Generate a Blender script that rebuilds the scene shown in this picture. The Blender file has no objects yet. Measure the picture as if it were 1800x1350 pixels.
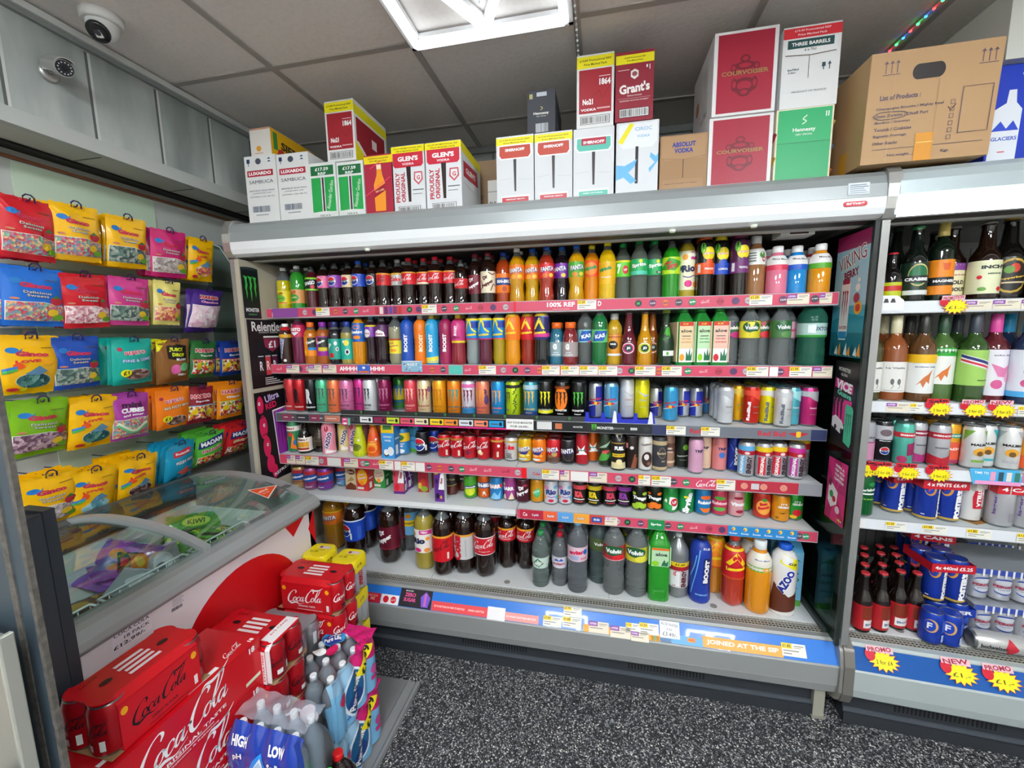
import bpy, math, random
from mathutils import Vector, Matrix
R = random.Random(7)
SC = bpy.context.scene
COL = SC.collection
# ---------------------------------------------------------------- camera
CAM = Vector((0, 0, 1.53))
F = 721.1
_y, _p, _r = math.radians(-12.086), math.radians(7.551), math.radians(-0.867)
FW = Vector((math.sin(_y)*math.cos(_p), math.cos(_y)*math.cos(_p), -math.sin(_p)))
_rt = Vector((math.cos(_y), -math.sin(_y), 0)); _up = _rt.cross(FW)
RT = _rt*math.cos(_r)+_up*math.sin(_r)
UP = -_rt*math.sin(_r)+_up*math.cos(_r)
cd = bpy.data.cameras.new('camera'); cam = bpy.data.objects.new('camera', cd); COL.objects.link(cam)
cd.sensor_width = 36; cd.lens = F/1800*36; cd.clip_start = 0.02; cd.clip_end = 50
m = Matrix((RT, UP, -FW)).transposed().to_4x4(); m.translation = CAM
cam.matrix_world = m
SC.camera = cam
# ---------------------------------------------------------------- colour management, world
SC.view_settings.view_transform = 'Standard'
SC.view_settings.look = 'None'
SC.view_settings.exposure = 0.68
SC.view_settings.gamma = 1.0
SC.view_settings.use_curve_mapping = False
SC.cycles.use_denoising = True
SC.cycles.max_bounces = 8; SC.cycles.transmission_bounces = 8; SC.cycles.transparent_max_bounces = 10
SC.cycles.caustics_reflective = False; SC.cycles.caustics_refractive = False
SC.cycles.sample_clamp_indirect = 4.0
W = bpy.data.worlds.new('world'); SC.world = W; W.use_nodes = True
W.node_tree.nodes['Background'].inputs[0].default_value = (.86, .9, 1, 1)
W.node_tree.nodes['Background'].inputs[1].default_value = 0.55
ZC = 2.58                                                           # ceiling height
# the square ceiling fittings (each hangs in one ceiling tile; the first is in view) and how brightly their bars glow
FITTINGS = [(-.39, 1.25), (-.39, -.55), (1.41, -.55), (-.39, -2.35), (1.41, -2.35)]
GLOW, GLOW2, CANOPY = 1.7, 90, 1.9
# ---------------------------------------------------------------- projection helpers (where a pixel's ray meets a plane of the place)
def ray(px, py): return FW*F + RT*(px-900) - UP*(py-675)
def on_z(px, py, z):
    d = ray(px, py); t = (z-CAM.z)/d.z; return CAM+d*t
def on_y(px, py, y):
    d = ray(px, py); return CAM+d*(y/d.y)
def on_x(px, py, x):
    d = ray(px, py); return CAM+d*(x/d.x)
def XP(px, y, z, O=(0, 0), a=0.0):
    """x (in a frame at O turned by a) of the point at depth y, height z seen in column px"""
    ex = Vector((math.cos(a), math.sin(a), 0)); ey = Vector((-math.sin(a), math.cos(a), 0))
    P0 = Vector((O[0], O[1], 0))+ey*y+Vector((0, 0, z))-CAM
    k = px-900
    return -(k*P0.dot(FW)-F*P0.dot(RT))/(k*ex.dot(FW)-F*ex.dot(RT))
# ---------------------------------------------------------------- materials
def lin(h):
    h = h.lstrip('#')
    if len(h) == 3: h = ''.join(c*2 for c in h)
    o = []
    for i in (0, 2, 4):
        c = int(h[i:i+2], 16)/255
        o.append(c/12.92 if c <= .04045 else ((c+.055)/1.055)**2.4)
    return (*o, 1)
_M = {}
def mat(h, rough=.45, metal=0., trans=0., emis=0., coat=0., alpha=1., ior=1.45, bump=None):
    k = (h, rough, metal, trans, emis, coat, alpha, ior, bump)
    if k in _M: return _M[k]
    m = bpy.data.materials.new('surface_'+h.lstrip('#')); m.use_nodes = True
    b = m.node_tree.nodes['Principled BSDF']; c = lin(h)
    b.inputs['Base Color'].default_value = c
    b.inputs['Roughness'].default_value = rough; b.inputs['Metallic'].default_value = metal
    b.inputs['Transmission Weight'].default_value = trans; b.inputs['Coat Weight'].default_value = coat
    b.inputs['Alpha'].default_value = alpha; b.inputs['IOR'].default_value = ior
    if emis:
        b.inputs['Emission Color'].default_value = c; b.inputs['Emission Strength'].default_value = emis
    if bump:
        N = m.node_tree.nodes; L = m.node_tree.links
        t = N.new('ShaderNodeTexNoise'); t.inputs['Scale'].default_value = bump[0]; t.inputs['Detail'].default_value = 6
        tc = N.new('ShaderNodeTexCoord'); mp = N.new('ShaderNodeMapping'); mp.inputs['Scale'].default_value = bump[2] if len(bump) > 2 else (1, 1, 1)
        L.new(tc.outputs['Object'], mp.inputs[0]); L.new(mp.outputs[0], t.inputs['Vector'])
        bp = N.new('ShaderNodeBump'); bp.inputs['Strength'].default_value = bump[1]; bp.inputs['Distance'].default_value = .004
        L.new(t.outputs['Fac'], bp.inputs['Height']); L.new(bp.outputs[0], b.inputs['Normal'])
    _M[k] = m
    return m
def thin_glass(h='#f4faf8', refl=.08, rough=.03):
    """a clear pane: mostly see-through, mirroring more at grazing angles"""
    k = ('glass', h, refl, rough)
    if k in _M: return _M[k]
    m = bpy.data.materials.new('clear_pane'); m.use_nodes = True; N = m.node_tree.nodes; L = m.node_tree.links; N.clear()
    o = N.new('ShaderNodeOutputMaterial'); x = N.new('ShaderNodeMixShader'); t = N.new('ShaderNodeBsdfTransparent'); g = N.new('ShaderNodeBsdfGlossy'); f = N.new('ShaderNodeLayerWeight')
    t.inputs[0].default_value = lin(h); g.inputs['Roughness'].default_value = rough; f.inputs['Blend'].default_value = .2
    ad = N.new('ShaderNodeMath'); ad.operation = 'MULTIPLY_ADD'; ad.inputs[1].default_value = .22; ad.inputs[2].default_value = refl
    L.new(f.outputs['Fresnel'], ad.inputs[0]); L.new(ad.outputs[0], x.inputs[0]); L.new(t.outputs[0], x.inputs[1]); L.new(g.outputs[0], x.inputs[2]); L.new(x.outputs[0], o.inputs[0])
    _M[k] = m; return m
def noise_mat(name, stops, scale, rough=.5, metal=0, stretch=(1, 1, 1), detail=4, voronoi=False, bump=0., coat=0., spec=.5):
    m = bpy.data.materials.new(name); m.use_nodes = True
    N = m.node_tree.nodes; L = m.node_tree.links; b = N['Principled BSDF']
    tc = N.new('ShaderNodeTexCoord'); mp = N.new('ShaderNodeMapping'); mp.inputs['Scale'].default_value = stretch
    L.new(tc.outputs['Object'], mp.inputs[0])
    if voronoi:
        t = N.new('ShaderNodeTexVoronoi'); t.inputs['Scale'].default_value = scale; out = t.outputs['Color']
        sp = N.new('ShaderNodeSeparateColor'); L.new(out, sp.inputs[0]); fac = sp.outputs[0]; hb = t.outputs['Distance']
    else:
        t = N.new('ShaderNodeTexNoise'); t.inputs['Scale'].default_value = scale; t.inputs['Detail'].default_value = detail
        fac = t.outputs['Fac']; hb = fac
    L.new(mp.outputs[0], t.inputs['Vector'])
    r = N.new('ShaderNodeValToRGB'); cr = r.color_ramp
    while len(cr.elements) < len(stops): cr.elements.new(.5)
    for e, (p, h) in zip(cr.elements, stops): e.position = p; e.color = lin(h)
    if voronoi: cr.interpolation = 'CONSTANT'
    L.new(fac, r.inputs[0]); L.new(r.outputs[0], b.inputs['Base Color'])
    b.inputs['Roughness'].default_value = rough; b.inputs['Metallic'].default_value = metal; b.inputs['Coat Weight'].default_value = coat
    b.inputs['Specular IOR Level'].default_value = spec
    if bump:
        bp = N.new('ShaderNodeBump'); bp.inputs['Strength'].default_value = bump; bp.inputs['Distance'].default_value = .003
        L.new(hb, bp.inputs['Height']); L.new(bp.outputs[0], b.inputs['Normal'])
    return m
# ---------------------------------------------------------------- mesh builder
class MB:
    def __init__(s): s.v = []; s.f = []; s.m = []; s.s = []; s.mats = []
    def mi(s, m):
        if isinstance(m, str): m = mat(m)
        if m not in s.mats: s.mats.append(m)
        return s.mats.index(m)
    def add(s, vs, fs, m, smooth=False):
        o = len(s.v); s.v += [tuple(v) for v in vs]; k = s.mi(m)
        for f in fs: s.f.append([i+o for i in f]); s.m.append(k); s.s.append(smooth)
        return s
    def box(s, x0, y0, z0, x1, y1, z1, m, M=None):
        vs = [(x, y, z) for z in (z0, z1) for y in (y0, y1) for x in (x0, x1)]
        if M is not None: vs = [M @ Vector(v) for v in vs]
        return s.add(vs, [(0, 2, 3, 1), (4, 5, 7, 6), (0, 1, 5, 4), (2, 6, 7, 3), (0, 4, 6, 2), (1, 3, 7, 5)], m)
    def lathe(s, prof, m, seg=20, c=(0, 0, 0), rm=None, sq=0, smooth=True):
        """prof: (r, z[, material]) from bottom to top about a vertical axis"""
        rings = []
        for p in prof:
            r, z = p[0], p[1]; row = []
            for i in range(seg):
                t = 2*math.pi*(i+.5)/seg
                rr = r*(rm(t, z) if rm else 1)
                if sq:
                    ct, st = abs(math.cos(t)), abs(math.sin(t))
                    rr *= 1/((ct**sq+st**sq)**(1/sq))
                row.append((c[0]+rr*math.cos(t), c[1]+rr*math.sin(t), c[2]+z))
            rings.append(row)
        o = len(s.v)
        for row in rings: s.v += row
        for j in range(len(prof)-1):
            mm = prof[j][2] if len(prof[j]) > 2 else m; k = s.mi(mm)
            for i in range(seg):
                a = o+j*seg+i; b = o+j*seg+(i+1) % seg
                s.f.append([a, b, b+seg, a+seg]); s.m.append(k); s.s.append(smooth)
        k0 = s.mi(prof[0][2] if len(prof[0]) > 2 else m); k1 = s.mi(prof[-1][2] if len(prof[-1]) > 2 else m)
        s.f.append([o+i for i in reversed(range(seg))]); s.m.append(k0); s.s.append(False)
        e = o+(len(prof)-1)*seg
        s.f.append([e+i for i in range(seg)]); s.m.append(k1); s.s.append(False)
        return s
    def tube(s, pts, r, m, seg=6, closed=False):
        P = [Vector(p) for p in pts]; n = len(P); o = len(s.v); k = s.mi(m)
        up = Vector((0.13, .21, .97))
        for i, p in enumerate(P):
            a = P[(i-1) % n] if closed or i else P[i]; b = P[(i+1) % n] if closed or i < n-1 else P[i]
            t = (b-a).normalized(); u = t.cross(up)
            if u.length < .1: u = t.cross(Vector((1, 0, 0)))
            u.normalize(); w = t.cross(u)
            for j in range(seg):
                q = 2*math.pi*j/seg; s.v.append(tuple(p+(u*math.cos(q)+w*math.sin(q))*r))
        for i in range(n if closed else n-1):
            for j in range(seg):
                a = o+i*seg+j; b = o+i*seg+(j+1) % seg; c2 = o+((i+1) % n)*seg+(j+1) % seg; d = o+((i+1) % n)*seg+j
                s.f.append([a, d, c2, b]); s.m.append(k); s.s.append(True)
        if not closed:
            s.f.append([o+j for j in range(seg)]); s.m.append(k); s.s.append(False)
            e = o+(n-1)*seg; s.f.append([e+j for j in reversed(range(seg))]); s.m.append(k); s.s.append(False)
        return s
    def prism(s, poly, axis, a0, a1, m, M=None, smooth=False):
        """extrude a 2D polygon along axis ('x': poly is (y,z); 'y': (x,z); 'z': (x,y))"""
        n = len(poly)
        def P(p, t):
            v = {'x': (t, p[0], p[1]), 'y': (p[0], t, p[1]), 'z': (p[0], p[1], t)}[axis]
            return M @ Vector(v) if M is not None else v
        vs = [P(p, a0) for p in poly]+[P(p, a1) for p in poly]
        s.add(vs, [(i, (i+1) % n, n+(i+1) % n, n+i) for i in range(n)], m, smooth)
        return s.add(vs, [tuple(range(n-1, -1, -1)), tuple(range(n, 2*n))], m)
    def build(s, name, parent=None, loc=(0, 0, 0), rot=(0, 0, 0), bev=0, kind=None):
        me = bpy.data.meshes.new(name); me.from_pydata(s.v, [], s.f)
        for mm in s.mats: me.materials.append(mm)
        me.polygons.foreach_set('material_index', s.m); me.polygons.foreach_set('use_smooth', s.s)
        me.update()
        o = bpy.data.objects.new(name, me); COL.objects.link(o); o.parent = parent
        o.location = loc; o.rotation_euler = rot
        if bev:
            b = o.modifiers.new('bevel', 'BEVEL'); b.width = bev; b.segments = 2; b.limit_method = 'ANGLE'
        if kind: o['kind'] = kind
        return o
def thing(name, label, cat, loc=(0, 0, 0), rot=(0, 0, 0), group=None):
    o = bpy.data.objects.new(name, None); COL.objects.link(o); o.empty_display_size = .02
    o.location = loc; o.rotation_euler = rot; tag(o, label, cat, group)
    return o
def tag(o, label, cat, group=None):
    if label: o['label'] = label
    o['category'] = cat
    if group: o['group'] = group
    return o
def dup(root, loc, rot=None):
    r = root.copy(); COL.objects.link(r); r.location = loc
    if rot is not None: r.rotation_euler = rot
    for k in ('label', 'group'):
        if k in r: del r[k]
    for ch in KIDS.get(root.name, []):
        c = ch.copy(); COL.objects.link(c); c.parent = r
        for g in KIDS.get(ch.name, []):
            d = g.copy(); COL.objects.link(d); d.parent = c
    return r
KIDS = {}
def kids(root):
    """remember a finished thing's children so that copies need no scene search"""
    for c in COL.objects:
        if c.parent is not None and (c.parent == root or c.parent.parent == root):
            KIDS.setdefault(c.parent.name, []).append(c)
# ---------------------------------------------------------------- printed art laid on a surface
_T = {}
def text_polys(t, bold=0.0):
    k = (t, bold)
    if k not in _T:
        cu = bpy.data.curves.new('t', 'FONT'); cu.body = t; cu.size = 1; cu.offset = bold; cu.resolution_u = 2
        cu.fill_mode = 'FRONT'
        ob = bpy.data.objects.new('t', cu); me = ob.to_mesh()
        vs = [(v.co.x, v.co.y) for v in me.vertices]; fs = [list(p.vertices) for p in me.polygons]
        ob.to_mesh_clear(); bpy.data.objects.remove(ob); bpy.data.curves.remove(cu)
        if not vs: _T[k] = ([], 1, 1); return _T[k]
        x0 = min(v[0] for v in vs); x1 = max(v[0] for v in vs); y0 = min(v[1] for v in vs); y1 = max(v[1] for v in vs)
        cx, cy = (x0+x1)/2, (y0+y1)/2
        _T[k] = ([[(vs[i][0]-cx, vs[i][1]-cy) for i in f] for f in fs], x1-x0, y1-y0)
    return _T[k]
def spline(pts, n=5):
    P = [pts[0]]+list(pts)+[pts[-1]]; o = []
    for i in range(1, len(P)-2):
        a, b, c, d = P[i-1:i+3]
        for j in range(n):
            t = j/n
            o.append(tuple(.5*(2*b[q]+(c[q]-a[q])*t+(2*a[q]-5*b[q]+4*c[q]-d[q])*t*t+(3*b[q]-a[q]-3*c[q]+d[q])*t**3) for q in range(len(b))))
    o.append(tuple(pts[-1])); return o
def ribbon(pts):
    """pts (x, y, width) -> quads"""
    L = []; n = len(pts)
    for i, p in enumerate(pts):
        a = pts[max(i-1, 0)]; b = pts[min(i+1, n-1)]
        dx, dy = b[0]-a[0], b[1]-a[1]; l = math.hypot(dx, dy) or 1
        w = p[2]/2; L.append(((p[0]-dy/l*w, p[1]+dx/l*w), (p[0]+dy/l*w, p[1]-dx/l*w)))
    return [[L[i][1], L[i+1][1], L[i+1][0], L[i][0]] for i in range(n-1)]
# the looping cola wordmark as pen strokes (x, y, pen width); x height about 1
_o = lambda x, y=0: [(x+.55, y+.95, .1), (x+.2, y+.8, .2), (x+.02, y+.35, .24), (x+.2, y+.02, .14), (x+.5, y+.15, .1), (x+.68, y+.6, .22), (x+.55, y+.95, .12)]
_c = lambda x: [(x+.7, .72, .16), (x+.6, .95, .12), (x+.3, .88, .14), (x+.05, .4, .26), (x+.2, .02, .16), (x+.5, .08, .1), (x+.85, .45, .06)]
_a = lambda x: [(x+.62, .9, .1), (x+.25, .85, .16), (x+.02, .35, .25), (x+.18, .02, .14), (x+.45, .3, .1), (x+.75, 1.0, .12), (x+.6, .3, .24), (x+.72, .02, .14), (x+1.05, .4, .06)]
COLA = [
 [(1.55, 1.75, .1), (1.7, 2.15, .26), (1.4, 2.45, .12), (.8, 2.2, .14), (.25, 1.4, .3), (.05, .5, .36), (.3, -.1, .26), (.9, .0, .12), (1.4, .5, .06)],
 [(.35, -.1, .2), (.9, -.45, .34), (1.9, -.2, .3), (2.9, -.55, .1), (3.9, -.15, .03)],
 _o(1.2), [(1.75, .85, .08), (2.1, .7, .06)], _c(2.0), _a(2.8), [(3.85, .75, .1), (4.2, .85, .26)],
 [(5.6, 1.9, .1), (5.75, 2.25, .26), (5.4, 2.5, .12), (4.85, 2.2, .14), (4.35, 1.4, .3), (4.15, .5, .36), (4.4, -.1, .26), (5.0, .0, .12), (5.5, .5, .06)],
 [(4.9, 2.2, .05), (5.3, 2.75, .16), (6.1, 2.55, .3), (7.1, 2.75, .2), (7.7, 3.2, .04)],
 _o(5.35), [(5.9, .85, .08), (6.2, .6, .06)],
 [(6.2, .6, .08), (6.9, 1.7, .14), (7.2, 2.55, .14), (7.0, 2.8, .1), (6.7, 2.3, .16), (6.3, .9, .28), (6.4, .05, .18), (6.75, .3, .06)], _a(6.75)]
DIETC = []
def claw(x0, x1):
    w = (x1-x0)/3; o = []
    for i in range(3):
        x = x0+w*i+w*.2; b = [.12, .0, .18][i]
        o.append([(x-w*.2, 1), (x+w*.15, .98), (x+w*.7, .96), (x+w*.5, .84), (x+w*.62, .66), (x+w*.42, .5), (x+w*.5, .34), (x+w*.3, b), (x+w*.22, b+.22), (x+w*.2, .42), (x+w*.06, .55), (x+w*.2, .7), (x+w*.08, .88)])
    return o
class Art:
    """collects printed shapes in surface units: u to the right, v up, lifted a little for every layer"""
    def __init__(s, mb, S, step=None, sv=None, su=1., u0=0., v0=0., svv=1., h0=.0004, dh=.00013, clipu=None, stepv=None):
        s.stepv = stepv
        s.mb, s.S, s.step, s.su, s.svv, s.u0, s.v0, s.h, s.dh, s.clipu = mb, S, step, su, svv, u0, v0, h0, dh, clipu
    def polys(s, ps, m, raw=False):
        out = []
        for p in ps:
            q = p if raw else [(s.u0+a*s.su, s.v0+b*s.svv) for a, b in p]
            if s.clipu: q = clip(clip(q, -s.clipu, 1), s.clipu, -1)
            if len(q) < 3: continue
            if s.step:
                a = min(x[0] for x in q); b = max(x[0] for x in q)
                i0 = math.floor(a/s.step); i1 = math.ceil(b/s.step)
                if i1-i0 > 1:
                    for i in range(i0, i1):
                        c = clip(clip(q, i*s.step, 1), (i+1)*s.step, -1)
                        if len(c) > 2: out.append(c)
                    continue
            out.append(q)
        if s.stepv:
            o2 = []
            for q in out:
                t = [(b, a) for a, b in q]; i0 = math.floor(min(x[0] for x in t)/s.stepv); i1 = math.ceil(max(x[0] for x in t)/s.stepv)
                if i1-i0 < 2: o2.append(q); continue
                for i in range(i0, i1):
                    c = clip(clip(t, i*s.stepv, 1), (i+1)*s.stepv, -1)
                    if len(c) > 2: o2.append([(b, a) for a, b in c])
            out = o2
        vs = []; fs = []
        for q in out:
            fs.append(tuple(range(len(vs), len(vs)+len(q)))); vs += [s.S(a, b, s.h) for a, b in q]
        if fs: s.mb.add(vs, fs, m if not isinstance(m, str) else mat(m, .4))
        s.h += s.dh
        return s
    def rect(s, a, b, c, d, m): return s.polys([[(a, b), (c, b), (c, d), (a, d)]], m)
    def ell(s, u, v, ru, rv, m, n=16):
        return s.polys([[(u+ru*math.cos(2*math.pi*i/n), v+rv*math.sin(2*math.pi*i/n)) for i in range(n)]], m)
    def poly(s, p, m): return s.polys([p], m)
    def star(s, u, v, r1, r2, n, m, asp=1):
        c = [(u, v)]; P = [(u+(r1 if i % 2 else r2)*math.cos(math.pi*i/n), v+(r1 if i % 2 else r2)*math.sin(math.pi*i/n)*asp) for i in range(2*n)]
        return s.polys([[c[0], P[i], P[(i+1) % (2*n)]] for i in range(2*n)], m)
    def text(s, t, u, v, w, m, rot=0, h=None, bold=.02, shear=0):
        """w: text width in metres along its own line; centred at (u, v) in art units"""
        ps, tw, th = text_polys(t, bold)
        k = w/tw; kh = (h/th) if h else k
        c, sn = math.cos(math.radians(rot)), math.sin(math.radians(rot)); o = []
        U, V = s.u0+u*s.su, s.v0+v*s.svv
        for p in ps:
            o.append([(U+(x*k+y*kh*shear)*c-y*kh*sn, V+(x*k+y*kh*shear)*sn+y*kh*c) for x, y in p])
        return s.polys(o, m, True)
    def cola(s, u, v, w, m, rot=0, shear=.25, strokes=None):
        k = w/8.2; c, sn = math.cos(math.radians(rot)), math.sin(math.radians(rot)); o = []
        U, V = s.u0+u*s.su, s.v0+v*s.svv
        for st in (strokes or COLA):
            for q in ribbon(spline(st, 5)):
                o.append([(U+((x-4.1+(y-1.1)*shear)*k)*c-(y-1.1)*k*sn, V+((x-4.1+(y-1.1)*shear)*k)*sn+(y-1.1)*k*c) for x, y in q])
        return s.polys(o, m, True)
    def line(s, pts, w, m):
        """polyline in art units, w in metres"""
        P = [(s.u0+a*s.su, s.v0+b*s.svv, w) for a, b in pts]
        return s.polys(ribbon(P), m, True)
    def curve(s, pts, w, m):
        P = [(a, b, w) for a, b, _ in [(s.u0+q[0]*s.su, s.v0+q[1]*s.svv, 0) for q in spline(pts, 5)]]
        return s.polys(ribbon(P), m, True)
    def claws(s, u, v, w, h, m):
        return s.polys([tri for c in claw(-.5, .5) for tri in fan([(u+x*w, v+(y-.5)*h) for x, y in c])], m)
    def globe(s, u, v, r, m1='#d0142c', m2='#12308f', word='PEPSI'):
        S2 = s.su; k = S2/s.svv                                       # r is in art u units; keep it round
        a = [(u+r*math.cos(t), v+r*k*math.sin(t)) for t in [math.pi*2*i/20 for i in range(20)]]
        s.poly([(u+(x-u)*1.12, v+(y-v)*1.12) for x, y in a], '#f4f4f4')
        s.poly([(u+r*math.cos(t), v+r*k*math.sin(t)) for t in [math.pi*(.06+.88*i/10) for i in range(11)]]+[(u, v+r*k*.22)], m1)
        s.poly([(u+r*math.cos(t), v+r*k*math.sin(t)) for t in [math.pi*(1.06+.88*i/10) for i in range(11)]]+[(u, v-r*k*.28)], m2)
        if word: s.text(word, u, v, r*S2*1.5, '#101018', 4, None, .04)
        return s
def fan(p):
    n = len(p); h = n//2; o = []
    # the claw outline: right side runs down, left side runs back up
    i, j = 1, n
    A = p[1:8]; B = [p[0]]+p[:7:-1]
    B = B[:len(A)] if len(B) > len(A) else B+[B[-1]]*(len(A)-len(B))
    for q in range(len(A)-1): o.append([B[q], B[q+1], A[q+1], A[q]])
    return o
def clip(p, x, side):
    o = []; n = len(p)
    for i in range(n):
        a, b = p[i], p[(i+1) % n]; da, db = (a[0]-x)*side, (b[0]-x)*side
        if da >= 0: o.append(a)
        if (da > 0 and db < 0) or (da < 0 and db > 0):
            t = da/(da-db); o.append((x, a[1]+(b[1]-a[1])*t))
    return o
def plane(O, eu, ev):
    O, eu, ev = Vector(O), Vector(eu), Vector(ev); n = eu.cross(ev).normalized()
    return lambda u, v, h: tuple(O+eu*u+ev*v+n*h)
def cyl(Rr, cx=0, cy=0):
    """wrap on a vertical cylinder, u = 0 at the front (-y)"""
    f = Rr if callable(Rr) else (lambda v: Rr)
    def S(u, v, h):
        r = f(v); t = u/r
        return (cx+(r+h)*math.sin(t), cy-(r+h)*math.cos(t), v)
    return S
# ================================================================ the room
def struct(name, mb): return mb.build(name, kind='structure')
floor_m = bpy.data.materials.new('speckled_vinyl'); floor_m.use_nodes = True
def _fl():
    N = floor_m.node_tree.nodes; L = floor_m.node_tree.links; b = N['Principled BSDF']
    tc = N.new('ShaderNodeTexCoord'); v = N.new('ShaderNodeTexVoronoi'); v.inputs['Scale'].default_value = 250
    sp = N.new('ShaderNodeSeparateColor'); r = N.new('ShaderNodeValToRGB'); e = r.color_ramp
    L.new(tc.outputs['Object'], v.inputs['Vector']); L.new(v.outputs['Color'], sp.inputs[0]); L.new(sp.outputs[0], r.inputs[0]); L.new(r.outputs[0], b.inputs['Base Color'])
    e.interpolation = 'CONSTANT'
    st = [(0, '#17181b'), (.34, '#2c2e32'), (.58, '#4c4e52'), (.74, '#7b7d80'), (.86, '#b0b1b0'), (.955, '#e6e5dc')]
    while len(e.elements) < len(st): e.elements.new(.5)
    for q, (p, h) in zip(e.elements, st): q.position = p; q.color = lin(h)
    b.inputs['Roughness'].default_value = .55
_fl()
struct('floor', MB().box(-3.2, -3.6, -.05, 3.6, 2.7, 0, floor_m))
tile = noise_mat('ceiling_tile', [(0, '#e6ded8'), (.5, '#f0e9e3'), (1, '#f4eee9')], 60, .8, bump=.35, spec=.2)
grid_m = mat('#aaa49d', .6)
cb = MB(); cb.box(-3.2, -3.6, ZC, 3.6, 2.7, ZC+.05, tile)
struct('ceiling', cb)
GX = [-1.29+.6*i for i in range(-3, 9)]; GY = [1.552+.615*i for i in range(-8, 2)]
tb = MB()
for x in GX: tb.box(x-.012, -3.6, ZC-.006, x+.012, 2.457, ZC+.001, grid_m)
for y in GY: tb.box(-3.2, y-.012, ZC-.0055, 3.6, y+.012, ZC+.001, grid_m)
struct('trim_1', tb)
wall_m = noise_mat('panelled_wall', [(.3, '#878e8a'), (.5, '#a6aca8'), (.7, '#c6cac6')], 6, .3, stretch=(1, 1, .3), detail=9)
struct('wall_back', MB().box(-3.2, 2.457, 0, 3.6, 2.55, ZC, wall_m))
gw = mat('#878c89', .4); bt = MB()
bt.box(-1.8, 2.435, ZC-.035, 3.6, 2.458, ZC, gw)
for i in range(20): bt.box(-1.7+i*.27, 2.451, 1.9, -1.694+i*.27, 2.458, ZC, mat('#6d716e', .5))
struct('trim_2', bt)
struct('wall_right', MB().box(3.5, -3.6, 0, 3.6, 2.5, ZC, mat('#e4e0da', .7)))
struct('wall_front', MB().box(-3.2, -3.6, 0, 3.6, -3.5, ZC, mat('#e4e0da', .7)))
lw = MB(); glossy = noise_mat('glossy_wall', [(.3, '#aab0ac'), (.5, '#b8bdb7'), (.7, '#cdbfb2')], 1.2, .12, stretch=(1, 1, .4))
lw.box(-2.15, -3.6, 0, -2.05, 2.457, 2.19, glossy)
struct('wall_left', lw)
# green reflection on the glossy wall behind the sweets, painted as a thin sheet
tag(MB().box(-2.0495, 1.14, 1.0, -2.044, 1.62, 2.15, mat('#bcd0b8', .2)).build('wall_reflection'), 'pale green painted reflection on glossy wall behind the top row of sweets', 'painted reflection')
# the boxed-in soffit over the sweets: clad front, trim, underside, dark slot
sf = MB()
sf.box(-2.15, -3.6, 2.215, -1.80, 2.457, ZC, wall_m)
struct('wall_soffit', sf)
st = MB(); pale = mat('#c9ccc8', .3); dark = mat('#5b5f5d', .5)
for i in range(24):
    y = 2.20-i*.235
    if y < -3.5: break
    st.box(-1.801, y-.004, 2.215, -1.7985, y+.004, 2.53, pale); st.box(-1.801, y-.012, 2.215, -1.799, y-.004, 2.53, dark)
st.box(-1.80, -3.6, 2.535, -1.785, 2.457, ZC, gw); st.box(-1.80, -3.6, 2.55, -1.772, 2.457, 2.572, pale)
struct('trim_3', st)
s4 = MB(); s4.box(-1.815, -3.6, 2.185, -1.785, 2.457, 2.235, mat('#b4b7b2', .35)); s4.box(-2.0, -3.6, 2.192, -1.80, 2.457, 2.216, mat('#c4c3ba', .45))
for i in range(16):
    y = 2.0-i*.36; s4.box(-2.0, y-.003, 2.1905, -1.815, y+.003, 2.193, mat('#6c6c66', .5))
struct('trim_4', s4)
struct('trim_5', MB().box(-2.05, -3.6, 2.184, -1.97, 2.457, 2.195, mat('#15130f', .7)))
struct('trim_6', MB().box(-2.05, -3.6, 2.166, -2.035, 2.457, 2.184, mat('#9aa09b', .3)).box(-2.05, -3.6, 2.156, -2.036, 2.457, 2.166, mat('#8a5a3a', .5)))
# ---- ceiling light: square frame of glowing bars with a zigzag inside
def ceiling_light(x, y, glow):
    t = thing('ceiling_light', 'square ceiling light of glowing white bars with a zigzag inside', 'ceiling light', (x, y, ZC-.006))
    fr = MB(); fm = mat('#e8e8e8', .4)
    for a in (-1, 1):
        fr.box(-.29, a*.283-.007, -.03, .29, a*.283+.007, 0, fm); fr.box(a*.283-.007, -.29, -.03, a*.283+.007, .29, 0, fm)
    fr.build('frame', t)
    em = mat('#f4faff', .5, emis=glow); hs = MB()
    for (a, b, c, d) in [(-.262, -.262, .262, -.262), (-.262, .262, .262, .262), (-.262, -.262, -.262, .262), (.262, -.262, .262, .262), (-.25, -.24, 0, .24), (.25, -.24, 0, .24)]:
        MB().tube([(a, b, -.031), (c, d, -.031)], .0145, em, 8).build('light_bar', t)
        L_ = math.hypot(c-a, d-b); Mx = Matrix.Translation(((a+c)/2, (b+d)/2, 0)) @ Matrix.Rotation(math.atan2(d-b, c-a), 4, 'Z')
        hs.box(-L_/2-.012, -.012, -.016, L_/2+.012, .012, -.001, fm, Mx)
    hs.build('bar_housing', t); rd = MB()
    for (a, b, c, d) in [(-.21, -.24, 0, .165), (.21, -.24, 0, .165)]: rd.tube([(a, b, -.006), (c, d, -.006)], .004, fm, 4)
    rd.build('inner_rib', t)
    return t
for i, (x, y) in enumerate(FITTINGS):
    t = ceiling_light(x, y, GLOW2 if i else GLOW)
    if i: tag(t, 'square ceiling light of glowing white bars behind the camera', 'ceiling light', 'ceiling lights behind the viewer')
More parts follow.
